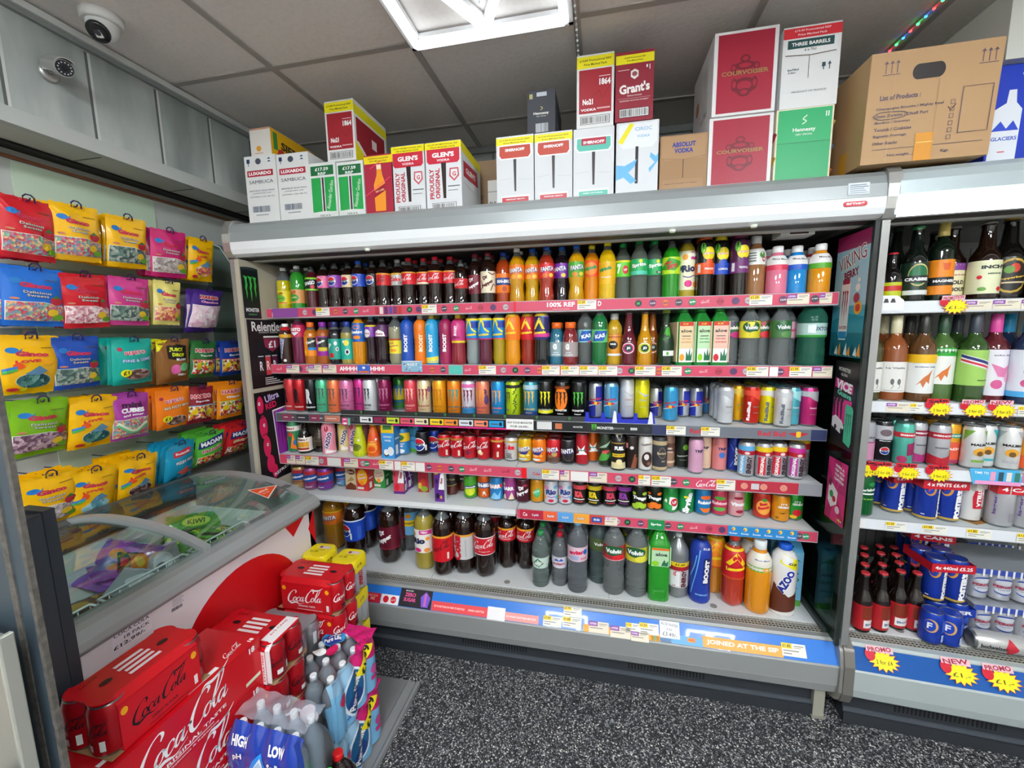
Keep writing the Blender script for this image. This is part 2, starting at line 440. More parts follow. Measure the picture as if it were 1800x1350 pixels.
# ---- LED rope lights along the ceiling grid
def rope(x, y0, y1, cols, label, tilt=0, n=40, em=5):
    t = thing('string_light', label, 'string light', (x, y0, ZC-.008))
    MB().tube([(0, 0, 0), (tilt, y1-y0, 0)], .0035, mat('#c8c8c4', .3, trans=.4), 6).build('cord', t)
    for i in range(n):
        f = (i+.5)/n; h = cols[i % len(cols)]
        MB().lathe([(.0012, -.004), (.0042, -.002), (.0042, .002), (.0012, .004)], mat(h, .3, emis=em), 8, (0, 0, 0)).build('bulb', t, (tilt*f, (y1-y0)*f, -.004))
rope(-.093, .98, 2.2, ['#dfe3e0', '#a9b0ae'], 'unlit string light of clear beads beside the ceiling light', n=44, em=.15)  # string is off; a faint glow is put into its beads
rope(1.075, .9, 2.12, ['#ff3030', '#2a6bff', '#30ff60'], 'lit string of red blue and green bulbs above the cardboard box', n=34)
# ---- cameras
t = thing('dome_camera', 'white turret security camera on ceiling at upper left', 'security camera', (on_z(178, 28, ZC).x, on_z(178, 28, ZC).y, ZC))
wc = mat('#dcdcd8', .35)
MB().lathe([(.052, -.028), (.055, -.02), (.057, 0)], wc, 28).build('base', t)
q = Vector((.25, -.55, -.8)).normalized()
MB().lathe([(.0, -.058), (.020, -.054), (.034, -.042), (.042, -.025), (.044, 0), (.04, .02)], wc, 28).build('ball', t, (0, 0, -.022))
dz = MB().lathe([(.027, 0), (.031, .003), (.031, .012), (.02, .014)], mat('#1a1a1c', .15), 24)
o = dz.build('lens_cover', t, tuple(Vector((0, 0, -.03))+q*.033)); o.rotation_euler = q.to_track_quat('Z', 'Y').to_euler()
ln = MB().lathe([(.008, 0), (.009, .002)], mat('#3a3a44', .05), 16).build('lens', o, (0, 0, .014))
P = on_x(85, 128, -1.80)
t = thing('bullet_camera', 'small silver bullet security camera on the left wall panels', 'security camera', tuple(P))
mt = mat('#b9b9b5', .25, .6)
MB().lathe([(.028, 0), (.03, .003), (.026, .01), (.016, .012)], mt, 24).build('wall_plate', t, (0, 0, 0), (0, math.radians(90), 0))
MB().tube([(0.008, 0, 0), (.03, -.01, .0), (.045, .0, .004)], .009, mt, 10).build('arm', t)
q = Vector((.9, -.22, -.34)).normalized()
b2 = MB().lathe([(.02, -.045), (.025, -.04), (.026, .04), (.024, .044)], mt, 24).build('body', t, (.062, -.01, .004)); b2.rotation_euler = q.to_track_quat('Z', 'Y').to_euler()
MB().lathe([(.022, 0), (.022, .002)], mat('#222226', .2), 24).build('lens_face', b2, (0, 0, .044))
ir = MB()
for i in range(12):
    a = i*math.pi/6; ir.lathe([(.002, 0), (.002, .0015)], mat('#bbbbc0', .2), 6, (.016*math.cos(a), .016*math.sin(a), .046))
ir.lathe([(.007, .0), (.006, .003)], mat('#0c0c10', .05), 14, (0, 0, .046)); ir.build('infrared_ring', b2)
ho = MB()
for i in range(9):
    a0, a1 = math.pi*(.02+.96*i/9), math.pi*(.02+.96*(i+1)/9)
    for r_, in ((.029,),): pass
    vs = [(r*math.cos(a), r*math.sin(a), z) for a in (a0, a1) for r in (.0275, .03) for z in (-.04, .058)]
    ho.add(vs, [(0, 1, 3, 2), (4, 6, 7, 5), (2, 3, 7, 6), (0, 4, 5, 1), (0, 2, 6, 4), (1, 5, 7, 3)], mt)
ho.build('sun_shield', b2, (0, 0, 0), (0, 0, math.radians(45)))
# ================================================================ open display refrigerators
GREY = '#9ba0a0'; SIL = mat('#c4c4c0', .3, .75); WHT = mat('#e9ecec', .35); PANEL = mat('#a3a6a5', .4, .35)
XL, XR, XC = -1.611, .888, -.36
def ptag(u0, u1, v0, v1, kind):
    return (u0, u1, v0, v1, kind)
def price(parent, S, u0, u1, z0, z1, kind, seed=0, rot=0):
    """a ticket in the rail: kind y (yellow price), p (purple offer), w (blank), c (cream)"""
    mb = MB(); a = Art(mb, S, h0=.003, dh=.00005)
    w, h = u1-u0, z1-z0; rr = random.Random(seed)
    if kind == 'w':
        a.rect(u0, z0, u1, z1, '#eceae6')
    else:
        a.rect(u0, z0, u1, z1, {'y': '#eceadf', 'p': '#e6dcc6', 'c': '#eadfca'}[kind])
        a.rect(u0, z0+h*.58, u0+w*.45, z1, {'y': '#f0cf2a', 'p': '#8e4a9c', 'c': '#c9a0b8'}[kind])
        a.text({'y': '£1.'+rr.choice(['49', '99', '59', '85', '29']), 'p': 'OFFER', 'c': '£1'}[kind], u0+w*.22, z0+h*.79, w*.34, '#3a3020' if kind == 'y' else '#efe6f4')
        for i in range(2 if kind == 'y' else 1): a.rect(u0+w*.06, z0+h*(.4-.22*i), u0+w*(.7-.3*i), z0+h*(.46-.22*i), '#55524c')
        a.rect(u0+w*.52, z0+h*.78, u0+w*.92, z0+h*.84, '#77736c'); a.rect(u0+w*.52, z0+h*.66, u0+w*.8, z0+h*.70, '#8a867e')
    return mb.build('price_tag', parent)
ROUND = {'s': ('#2f8f5b', 'Sprite', '#fff'), 'f': ('#e0703a', 'Fanta', '#1b2a6b'), 'd': ('#4a4550', 'Dr Pepper', '#fff'), 'c': ('#5e3a5c', 'Coca', '#e8d8dc'),
         'k': ('#b9b4b8', 'Coke', '#b83048'), 'm': ('#1f3a34', 'M', '#4fc060'), 'v': ('#5b3a66', '', '#fff'), 'z': ('#b93a52', 'Cola', '#7a2438'), 'o': ('#d98a62', '', '#fff')}
def roundel(a, u, v, r, k):
    col, tx, tc = ROUND[k]
    a.ell(u, v, r*1.12, r*1.12, '#8a4a5c'); a.ell(u, v, r, r, col)
    if tx: a.text(tx, u, v, r*(.8 if k == 'm' else 1.6), tc, 8, None, .03)
def rail(parent, y, z0, z1, x0, x1, base='#cf4a64', name='shelf_rail', h=.0006):
    mb = MB(); mb.box(x0, y, z0-.002, x1, y+.006, z1+.001, mat('#b9bcbc', .35))
    S = plane((0, y, 0), (1, 0, 0), (0, 0, 1))
    a = Art(mb, S, h0=.0004, dh=.00004)
    if base: a.rect(x0+.002, z0+.001, x1-.002, z1-.001, mat(base, .3))
    return mb, a, S
def cooler_body(t, x0, x1, c2=False):
    """the shell, in a frame whose front runs along x; y grows into the cabinet"""
    yf, L = 1.589, x1-x0
    body = PANEL if not c2 else mat('#b9c3c2', .4, .2)
    # canopy: rounded grey nose with a white band below
    nose = [(yf+.05, 2.022), (yf+.028, 2.016), (yf+.012, 2.0), (yf+.003, 1.975), (yf, 1.934), (yf+.004, 1.934), (yf+.06, 1.934), (2.42, 1.95), (2.42, 2.02)]
    cm = mat('#9aa0a0', .32, .25) if not c2 else mat('#b4c0c2', .32, .2)
    MB().prism(nose, 'x', x0, x1, cm).build('canopy_top', t)
    bm = WHT if not c2 else mat('#f4ffff', .4, emis=CANOPY)
    MB().prism([(yf-.001, 1.933), (yf+.001, 1.90), (yf+.008, 1.882), (yf+.03, 1.872), (yf+.06, 1.872), (yf+.06, 1.933)], 'x', x0, x1, bm).build('canopy_band', t)
    un = MB(); um = mat('#8d8c86', .45, .2)
    un.box(x0, yf+.03, 1.868, x1, yf+.10, 1.90, mat('#3a3835', .5)); un.box(x0, yf+.10, 1.862, x1, yf+.125, 1.9, mat('#c9c9c4', .4)); un.box(x0, yf+.125, 1.885, x1, 2.42, 1.95, um)
    un.build('canopy_underside', t)
    bk = MB(); bk.box(x0, 2.33, .30, x1, 2.40, 1.95, mat('#74736f', .5))  # the shade inside the cabinet is put into this grey
    for i in range(int(L/.04)): bk.box(x0+.02+i*.04, 2.3295, .4, x0+.024+i*.04, 2.331, 1.86, mat('#4a4946', .6))
    bk.build('back_panel', t)
    dk = MB(); dk.box(x0, 1.712, .30, x1, 2.33, .352, mat('#dfe2e2', .35))
    for i in range(3):
        u = x0+L*(.12+.36*i); dk.lathe([(.014, 0), (.014, .0015)], mat('#8d8d88', .4), 18, (u, 1.745, .352))
    for i in range(1, 3): dk.box(x0+L*i/3-.001, 1.712, .352, x0+L*i/3+.001, 2.3, .3526, mat('#8f9292', .5))
    dk.build('deck', t)
    gr = MB(); gm = mat('#b9b7ac', .4, .3); gr.box(x0, 1.665, .30, x1, 1.712, .33, mat('#14130f', .8))
    n = int(L/.0125)
    for i in range(n+1): gr.box(x0+L*i/n-.0015, 1.664, .3462, x0+L*i/n+.0015, 1.714, .3485, gm)
    for i in range(5): gr.box(x0, 1.664+i*.0118, .3462, x1, 1.6668+i*.0118, .3488, gm)
    gr.build('air_grille', t)
    MB().prism([(1.645, .30), (1.64, .335), (1.645, .345), (1.665, .347), (1.665, .30)], 'x', x0, x1, body).build('front_rail', t)
    bp = MB().prism([(1.643, .335), (1.598, .268), (1.612, .262), (1.65, .30)], 'x', x0, x1, mat('#2f7ad6', .25, coat=.3))
    bp.build('blue_rail', t) if c2 else None
    lo = MB().prism([(1.596, .268), (1.593, .262), (1.596, .188), (1.60, .186), (1.62, .20), (1.7, .25), (1.65, .3), (1.612, .268)], 'x', x0, x1, body)
    lo.build('front_panel', t)
    MB().prism([(1.598, .184), (1.606, .15), (1.63, .128), (1.70, .12), (1.75, .2), (1.62, .20)], 'x', x0, x1, body).build('bumper', t)
    kk = MB(); km = mat('#2a2e33', .45); kk.box(x0+.02, 1.66, .0, x1-.02, 1.70, .14, km); kk.box(x0+.02, 1.645, 0, x1-.02, 1.66, .045, km); kk.box(x0+.02, 1.652, .045, x1-.02, 1.66, .06, mat('#4b5158', .4))
    for g in range(3):
        for i in range(24): 
            u = x0+L*(.1+.3*g)+i*.013; kk.box(u, 1.6585, .075, u+.006, 1.6602, .115, mat('#0b0c0d', .8))
    kk.build('kick_panel', t)
    return bp
def shelf(t, x0, x1, z, yf=1.727, yb=2.30, m=None):
    mb = MB(); mb.box(x0, yf+.006, z-.022, x1, yb, z, m or mat('#e3e7e8', .35))
    return mb.build('shelf', t)
t = thing('display_refrigerator', 'grey five-shelf drinks refrigerator with open front filled with cans and bottles', 'refrigerator')
FR1 = t
bp = cooler_body(t, XL, XR)
BLUE = bp.build('blue_rail', t)
# end frames
for sx, xx in ((-1, XL), (1, XR)):
    e = MB(); w = .038*sx
    prof = [(1.585, 1.93), (1.585, 1.97), (1.592, 2.005), (1.612, 2.03), (1.64, 2.038), (2.42, 2.038), (2.42, 1.86), (1.78, 1.86), (1.64, 1.858), (1.606, 1.868), (1.59, 1.895)]
    e.prism(prof, 'x', xx, xx+w, SIL); e.build('canopy_end_cap', t, bev=.004)
    e = MB(); e.prism([(1.650, .372), (1.60, .33), (1.585, .27), (1.583, .17), (1.60, .125), (1.64, .105), (1.75, .105), (1.75, .372)], 'x', xx, xx+w*.95, mat('#a8a69f', .35, .6)); e.build('base_end_cap', t, bev=.006)
    e = MB(); e.box(min(xx-w*.0, xx+w*.6), 1.60, .352, max(xx, xx+w*.6), 1.625, 1.862, mat('#a9aaa7', .3, .6)); e.build('upright', t)
lg = MB(); lg.box(XR-.05, 1.64, 0, XR-.012, 1.68, .13, mat('#b7b5a5', .4, .4)); lg.box(XR-.055, 1.635, 0, XR-.007, 1.69, .008, mat('#8a887c', .5)); lg.build('leg', t)
lp = MB(); lp.box(XL, 1.60, .352, XL+.022, 2.33, 1.862, mat('#b3ab98', .35)); lp.build('side_panel', t)
gl = MB(); gl.box(XR-.02, 1.60, .36, XR-.014, 2.33, 1.862, thin_glass('#a9c2b8', .05)); gl.build('glass_side', t)
gf = MB(); gf.box(XR-.023, 1.592, .352, XR-.010, 1.602, 1.862, mat('#1f2623', .3)); gf.build('glass_edge', t)
gb = MB(); gb.box(XR-.03, 1.66, .352, XR-.005, 2.33, .372, mat('#3c4442', .4)); gb.build('glass_seat', t)
IX0, IX1 = -1.583, .846
Y1 = 1.727
# shelves: surface heights
Z1, Z2, Z3, Z4, Z5, Z6 = 1.622, 1.376, 1.134, .921, .722, .352
for z in (Z1, Z2, Z3, Z4, Z5):
    shelf(t, IX0, XC-.0015, z); shelf(t, XC+.0015, IX1, z)
xs = lambda px, z, y=Y1: XP(px, y, z)
def tags(rl, S, z0, z1, lst):
    zc = (z0+z1)/2
    for i, (a, b, k) in enumerate(lst):
        price(rl, S, xs(a, zc), xs(b, zc), z0+.0035, z1-.0035, k, i*7+int(a))
# ---- rail 1
z0, z1 = 1.604, 1.647
mb, a, S = rail(t, Y1, z0, z1, IX0, IX1); zc = (z0+z1)/2
for px, k in [(536, 'k'), (553, 'v'), (590, 'f'), (607, 'd'), (626, 's'), (720, 'm'), (736, 'v'), (781, 'd'), (802, 's'), (845, 'z'), (867, 'v'), (889, 'k'), (1122, 'm'), (1147, 'c'), (1170, 'f'), (1193, 'd'), (1217, 's'), (1266, 'z'), (1293, 'v'), (1315, 'k'), (1376, 'c'), (1432, 'd')]: roundel(a, xs(px, zc), zc, .0125, k)
for px in (644, 825, 1240): a.cola(xs(px, zc), zc, .03, '#f7e3e6', 0)
for i, c in enumerate(['#b02a40', '#e9e2e0', '#5a2a5c', '#5f4a9c', '#7a3a6c', '#c0392b']): a.rect(xs(660+i*8, zc), z0+.005, xs(666+i*8, zc), z1-.006, c)
a.rect(xs(480, zc), z0, xs(524, zc), z1, '#8d4b95')
a.text('100% REF', xs(986, zc), zc+.004, xs(1012, zc)-xs(963, zc), '#fff', 0, .019, .03); a.text('D', xs(1054, zc), zc+.004, .014, '#fff', 0, .019, .03)
a.text('Your deposit was made from recycled plastic', xs(986, zc), z0+.007, .07, '#f6dfe3')
a.rect(xs(903, zc), z0, xs(907, zc), z1, '#e02030')
rl = mb.build('shelf_rail', t)
tags(rl, S, z0, z1, [(479, 498, 'p'), (500, 523, 'p'), (556, 580, 'y'), (742, 768, 'y'), (1015, 1048, 'y'), (1317, 1357, 'y'), (1383, 1422, 'p'), (1440, 1462, 'p')])
# ---- rail 2
z0, z1 = 1.335, 1.378
mb, a, S = rail(t, Y1, z0, z1, IX0, IX1); zc = (z0+z1)/2
for px, k in [(528, 'v'), (541, 'k'), (760, 'f'), (779, 'd'), (806, 'm'), (885, 'k'), (906, 'm'), (927, 'c'), (948, 'f'), (1089, 'k'), (1110, 'm'), (1158, 'f'), (1209, 's'), (1263, 'z'), (1289, 'v'), (1311, 'k'), (1371, 'c')]: roundel(a, xs(px, zc), zc, .0125, k)
for px in (492, 823, 1237): a.cola(xs(px, zc), zc, .03, '#f7e3e6', 0)
a.rect(xs(789, zc), z0+.002, xs(814, zc), z1-.002, '#58c0b0')
a.text('AHHHH', xs(613, zc), zc+.003, xs(628, zc)-xs(597, zc), '#fff', 0, .02, .04); a.text('HHH!', xs(664, zc), zc+.003, xs(677, zc)-xs(652, zc), '#fff', 0, .02, .04)
a.text('The bubbles are calling, served chilled always', xs(635, zc), z0+.007, .12, '#f6dfe3')
a.rect(xs(629, zc), z0+.002, xs(651, zc), z1-.002, '#3b63c0'); a.ell(xs(640, zc), zc+.007, .008, .006, '#f0f0f0'); a.rect(xs(631, zc), z0+.004, xs(649, zc), z0+.014, '#d86a3a')
rl = mb.build('shelf_rail', t)
tags(rl, S, z0, z1, [(504, 527, 'p'), (543, 566, 'p'), (568, 592, 'p'), (842, 872, 'y'), (953, 984, 'y'), (986, 1018, 'y'), (1019, 1051, 'y'), (1052, 1085, 'y'), (1116, 1152, 'y'), (1163, 1198, 'y'), (1312, 1350, 'y'), (1352, 1367, 'w'), (1387, 1426, 'y'), (1428, 1462, 'p')])
# ---- rail 3: black energy drink rail, grey rail at the right
z0, z1 = 1.094, 1.136
mb, a, S = rail(t, Y1, z0, z1, IX0, IX1, '#55585c'); zc = (z0+z1)/2
for i, (p0, p1, c) in enumerate([(496, 513, '#8d3a55'), (514, 520, '#4d4d55'), (521, 543, '#2c2c33'), (545, 563, '#83304e'), (564, 569, '#4a4a52'), (571, 598, '#c47a62')]):
    a.rect(xs(p0, zc), z0+.006, xs(p1, zc), z1-.006, c); a.rect(xs(p0+3, zc), zc-.002, xs(p1-7, zc), zc+.002, '#d8ccd0')
a.rect(xs(599, zc), z0, xs(1032, zc), z1, '#17181a')
for p0, p1, c in [(604, 631, '#3a3b3d'), (633, 655, '#e9ebea'), (657, 679, '#8c1d4c'), (680, 702, '#c9d838'), (704, 728, '#e4566a'), (729, 753, '#e8d8b0'), (756, 780, '#f0cf20'), (781, 805, '#ee9030'), (807, 832, '#d9dde4'), (834, 858, '#ee8a68'), (860, 885, '#1f9ad8')]:
    a.rect(xs(p0, zc), z0+.008, xs(p1, zc), z1-.006, c); a.rect(xs(p0+3, zc), zc-.002, xs(p1-9, zc), zc+.003, '#55504c'); a.ell(xs(p1-5, zc), zc+.001, .007, .009, '#1b1b20')
a.rect(xs(690, zc), z0-.002, xs(906, zc), z0+.005, '#d32a7c')
a.rect(xs(976, zc), z0+.01, xs(988, zc), z1-.008, '#c8734a'); a.text('MONSTER', xs(1016, zc), zc, .04, '#d8dcd8', 0, .008)
a.rect(xs(1032, zc), z0, xs(1146, zc), z1, '#1c1f21')
a.claws(xs(1044, zc), zc, .022, .03, '#5ee03a'); a.text('MONSTER', xs(1064, zc), zc, xs(1078, zc)-xs(1049, zc), '#e6e8e6', 0, .012, .03); a.text('MONSTER', xs(1088, zc), zc, .045, '#8e9290', 0, .007); a.text('888', xs(1114, zc), zc, .028, '#d8dad8', 0, .012, .04); a.ell(xs(1136, zc), zc, .012, .012, '#2b3034')
a.rect(xs(1146, zc), z0, IX1-.002, z1, '#6a6f78'); a.rect(xs(1146, zc), z0, xs(1172, zc), z1, '#2b3358'); a.rect(xs(1425, zc), z0, IX1-.002, z1, '#2b3358')
a.text('Red Bull', xs(1356, zc), zc, xs(1381, zc)-xs(1332, zc), '#c02a3c', 0, .02, .03); a.text('Red', xs(1222, zc), zc, .04, '#c02a3c', 0, .02, .03)
cx = xs(1403, zc); a.ell(cx, zc, .012, .012, '#e9c22a'); a.poly([(cx-.035, zc+.004), (cx-.008, zc+.008), (cx-.008, zc-.008), (cx-.02, zc-.004)], '#b8263a'); a.poly([(cx+.035, zc+.004), (cx+.02, zc-.004), (cx+.008, zc-.008), (cx+.008, zc+.008)], '#b8263a')
rl = mb.build('shelf_rail', t)
tags(rl, S, z0, z1, [(1171, 1205, 'y'), (1232, 1265, 'y')])
nt = MB(); na = Art(nt, S, h0=.004, dh=.0001); u0, u1 = xs(890, zc), xs(938, zc); na.rect(u0, z0+.001, u1, z1+.006, '#efeeea'); na.text('ANY FOUR MONSTER', (u0+u1)/2, zc+.011, (u1-u0)*.92, '#20201e', 0, .009); na.text('FOR £6:00/-', (u0+u1)/2, zc-.006, (u1-u0)*.66, '#20201e', 0, .009); nt.build('handwritten_note', rl)
nt = MB(); na = Art(nt, S, h0=.004, dh=.0001); na.rect(xs(944, zc), z0+.006, xs(970, zc), z1-.002, '#d9dad8'); nt.build('blank_tag', rl)
# ---- rail 4
z0, z1 = .874, .922
mb, a, S = rail(t, Y1, z0, z1, IX0, IX1); zc = (z0+z1)/2
for px, k in [(565, 'k'), (638, 'k'), (645, 's'), (754, 'c'), (773, 'f'), (793, 'd'), (812, 's'), (910, 'k'), (1087, 'k'), (1111, 'm'), (1184, 'd'), (1206, 's')]: roundel(a, xs(px, zc), zc, .0135, k)
for px in (662, 833, 858): a.cola(xs(px, zc), zc+.003, .036, '#f7e3e6', 0)
a.cola(xs(890, zc), zc+.003, .036, '#7a2036', 0); a.rect(xs(917, zc), z0, xs(926, zc), z1, '#e0101c'); a.rect(xs(926, zc), z0, xs(955, zc), z1, '#9a9aa0'); a.text('Coke', xs(943, zc), zc, .034, '#c03048', 0, .014, .03)
a.cola(xs(1242, zc), zc, .075, '#fff', 0)
a.rect(xs(1292, zc), z0+.002, xs(1403, zc), z1-.002, '#b02c3e')
for px in (1308, 1342, 1377): a.ell(xs(px, zc), zc, .013, .013, '#e0a08c'); a.ell(xs(px, zc), zc, .011, .011, '#d88a78')
a.rect(xs(1320, zc), z0+.012, xs(1334, zc), z1-.012, '#c9c4c8'); a.rect(xs(1403, zc), z0, IX1-.002, z1, '#8a8c92')
rl = mb.build('shelf_rail', t)
tags(rl, S, z0, z1, [(505, 520, 'p'), (521, 537, 'p'), (538, 561, 'y'), (576, 600, 'w'), (605, 630, 'p'), (667, 692, 'y'), (694, 705, 'w'), (706, 730, 'y'), (731, 747, 'w'), (953, 983, 'y'), (985, 1001, 'p'), (1003, 1034, 'w'), (1036, 1067, 'p'), (1122, 1143, 'y'), (1145, 1179, 'y'), (1259, 1292, 'y')])
# ---- rail 5: right half only; the left half shows the bare white shelf lip
z0, z1 = .684, .727
lip = MB(); lip.box(IX0, Y1, .700, XC-.002, Y1+.006, .722, mat('#dfe2e2', .4)); lip.box(IX0, Y1-.006, .694, XC-.002, Y1, .701, mat('#c4c7c8', .4)); lip.build('shelf_lip', t)
mb, a, S = rail(t, Y1, z0, z1, XC+.002, IX1); zc = (z0+z1)/2
xp = lambda p: xs(p, zc)
a.rect(xp(914), z0, xp(955), z1, '#b8263e'); a.text('Co', xp(923), zc, .02, '#fff', 0, .018, .02)
for p0, p1, c in [(955, 980, '#e8633c'), (980, 1008, '#5aa0dc'), (1008, 1036, '#efa43a'), (1036, 1063, '#c8453a')]: a.rect(xp(p0), z0, xp(p1), z1, c)
for p in (941, 968, 994, 1021): a.text('Fanta', xp(p), zc, .032, '#1b2a6b', 8, .014, .04); a.text('Fanta', xp(p), zc, .029, '#fff', 8, .012, .01)
a.rect(xp(1040), zc-.012, xp(1058), zc+.012, '#2a4a9c'); a.text('IRN BRU', xp(1049), zc, .026, '#fff', 0, .01, .03)
for px, k in [(1085, 'k'), (1103, 'm'), (1126, 'c'), (1174, 'd'), (1196, 's'), (1246, 'z'), (1269, 'v'), (1416, 's'), (1404, 'd')]: roundel(a, xp(px), zc, .0125, k)
a.rect(xp(1139), z0, xp(1168), z1, '#1e8a4a'); a.text('Sprite', xp(1153), zc, .042, '#fff', 0, .014, .03); a.cola(xp(1220), zc, .03, '#f7e3e6', 0)
a.rect(xp(1279), z0, xp(1401), z1, '#2a86c8')
for i in range(6):
    p = 1289+i*20.5; a.ell(xp(p), zc+.009, .007, .008, '#e8d24a'); a.ell(xp(p)-.003, zc+.007, .003, .004, '#d03a5a'); a.text('Rowan', xp(p), zc-.009, .028, '#f0f4f8', 0, .008)
rl = mb.build('shelf_rail', t)
tags(rl, S, z0, z1, [(1063, 1085, 'c')])
# ---- the blue base rail with its stickers
n = Vector((0, -.067, .045)).normalized()
ev = Vector((0, .045, .067)).normalized()
SB = plane((0, 1.598, .268), (1, 0, 0), ev); HB = Vector((0, .045, .067)).length
xb = lambda p, v=.3: XP(p, 1.598+.045*v, .268+.067*v)
def stick(name, p0, p1, v0, v1, m, draw=None, rot=0, layer=1):
    mb = MB(); a = Art(mb, SB, h0=.0008*layer, dh=.00005)
    u0, u1 = xb(p0), xb(p1); a.rect(u0, v0*HB, u1, v1*HB, m)
    if draw: draw(a, u0, u1, v0*HB, v1*HB)
    return mb.build(name, BLUE)
stick('sticker', 632, 642, .02, .52, '#5a1a20'); stick('sticker', 643, 669, .02, .52, '#c8202e', lambda a, u0, u1, v0, v1: (a.text('RECYCLE', (u0+u1)/2, v1*.75, (u1-u0)*.6, '#ffb0a8'), a.text('ME', (u0+u1)/2, v1*.45, (u1-u0)*.3, '#ffb0a8')))
stick('sticker', 670, 701, .02, .52, '#f2eeee', lambda a, u0, u1, v0, v1: (a.ell(u0*.72+u1*.28, (v0+v1)/2, .0145, .0145, '#d0182c'), a.ell(u0*.3+u1*.7, (v0+v1)/2, .0145, .0145, '#d0182c'), a.cola(u0*.3+u1*.7, (v0+v1)/2, .022, '#fff', 0)))
stick('sticker', 702, 758, .02, .98, '#1e1c22', lambda a, u0, u1, v0, v1: (a.text('ZERO', u0*.68+u1*.32, v1*.66, (u1-u0)*.34, '#f05a9a', 0, .016, .03), a.text('SUGAR', u0*.68+u1*.32, v1*.4, (u1-u0)*.38, '#f05a9a', 0, .016, .03), a.text('MONSTER', u0*.72+u1*.28, v1*.86, (u1-u0)*.24, '#ddd'), a.poly([(u0*.3+u1*.7, v1*.1), (u0*.1+u1*.9, v1*.1), (u0*.05+u1*.95, v1*.6), (u0*.2+u1*.8, v1*.9), (u0*.35+u1*.65, v1*.6)], '#7a5ad0'), a.rect(u0*.24+u1*.76, v1*.15, u0*.17+u1*.83, v1*.8, '#d86ac0')))
stick('sticker', 759, 857, .02, .5, '#e8484c', lambda a, u0, u1, v0, v1: (a.text('CE TO BOTTLES ON TRIPS TO RECYCLE', u0*.68+u1*.32, (v0+v1)/2, (u1-u0)*.55, '#ffdcd8', 0, .008, .03), a.text('GRAB A BOTTLE', u0*.2+u1*.8, (v0+v1)/2, (u1-u0)*.28, '#ffdcd8', 0, .008, .03)))
stick('blank_tag', 857, 888, -.05, .58, '#f0eeee', layer=2)
stick('sticker', 886, 947, .02, .42, '#ee9a94', lambda a, u0, u1, v0, v1: a.text('ITS WHAT BOTTLES ARE FOR', (u0+u1)/2, (v0+v1)/2, (u1-u0)*.85, '#fff', 0, .007))
stick('sticker', 1025, 1180, .0, .34, '#e9a83c'); stick('sticker', 1144, 1158, .02, .42, '#e8963a', lambda a, u0, u1, v0, v1: a.rect(u0*.6+u1*.4, v1*.1, u0*.35+u1*.65, v1*.9, '#58a06a')); stick('sticker', 1160, 1235, .0, .38, '#6aaee8')
stick('sticker', 1235, 1376, .02, .5, '#e2a948', lambda a, u0, u1, v0, v1: a.text('JOINED AT THE SIP', (u0+u1)/2, (v0+v1)/2, (u1-u0)*.9, '#f7efe0', 0, .02, .04))
def tk(p0, p1, v0, v1, k, s, dy=0):
    price(BLUE, plane((0, 1.598, .268), (1, 0, 0), ev), xb(p0), xb(p1), v0*HB, v1*HB, k, s)
for q in [(955, 987, .02, .5, 'y', 1), (989, 1022, .08, .56, 'y', 2), (990, 1022, .58, 1.08, 'y', 3), (1035, 1070, -.0, .52, 'p', 4), (1073, 1108, -.08, .44, 'p', 5), (1109, 1140, -.12, .3, 'p', 8), (1100, 1124, .2, .66, 'y', 6), (1124, 1158, .24, .74, 'y', 7), (1374, 1417, .12, .66, 'y', 9)]: tk(*q)
def note(a, u0, u1, v0, v1): a.text('ALOE WATER', (u0+u1)/2, v0+(v1-v0)*.8, (u1-u0)*.86, '#20242c', -6, .010, .0); a.text('2 for', (u0+u1)/2, v0+(v1-v0)*.52, (u1-u0)*.3, '#20242c', -4, .008, .0); a.text('£3.49/-', (u0+u1)/2, v0+(v1-v0)*.22, (u1-u0)*.72, '#20242c', -5, .014, .0)
stick('handwritten_note', 1160, 1195, .2, .95, '#edf0f4', note, layer=3)
stick('sticker', 1208, 1222, .15, .34, '#f0a040', lambda a, u0, u1, v0, v1: a.rect(u0+.004, v0+.004, u1-.004, v1-.004, '#e86a2a'), layer=3)
# ---- thermometer, maker's plate, stickers on the canopy
th = MB(); p = on_y(1402, 414, 1.72); th.box(p.x-.055, 1.72, 1.853, p.x+.055, 1.80, 1.888, mat('#cdd0c8', .4)); ta = Art(th, plane((p.x, 1.72, 1.87), (1, 0, 0), (0, 0, 1)))
ta.rect(-.025, -.013, .035, .013, '#141414'); ta.h += .001; ta.rect(-.012, -.009, .024, .009, '#3a0508'); ta.text('23', .006, 0, .024, mat('#ff1a1a', .4, emis=3), 0, .012, .02)
for i in range(3): ta.rect(.026, -.008+i*.007, .030, -.005+i*.007, '#70706c')
th.build('thermostat_display', t)
ba = MB(); u = XP(1503, 1.588, 1.915); aa = Art(ba, plane((u, 1.588, 1.915), (1, 0, 0), (0, 0, 1)), h0=.001, dh=.0006); aa.ell(-.026, 0, .008, .0075, '#c8303c'); aa.ell(.026, 0, .008, .0075, '#c8303c'); aa.rect(-.026, -.0075, .026, .0075, '#c8303c'); aa.text('arneg', 0, -.0005, .052, '#f4e4e4', 0, .0095, .04); ba.build('maker_plate', t)
ba = MB(); u = XP(1510, 1.59, 1.97); aa = Art(ba, plane((u, 1.5885, 1.944), (1, 0, 0), (0, .08, 1)), h0=.001, dh=.0006); aa.rect(-.03, 0, .03, .036, '#dfe6ea')
for i in range(5): aa.rect(-.026, .004+i*.006, .026-.006*(i % 3), .006+i*.006, '#7f8f9c')
ba.build('rating_sticker', t)
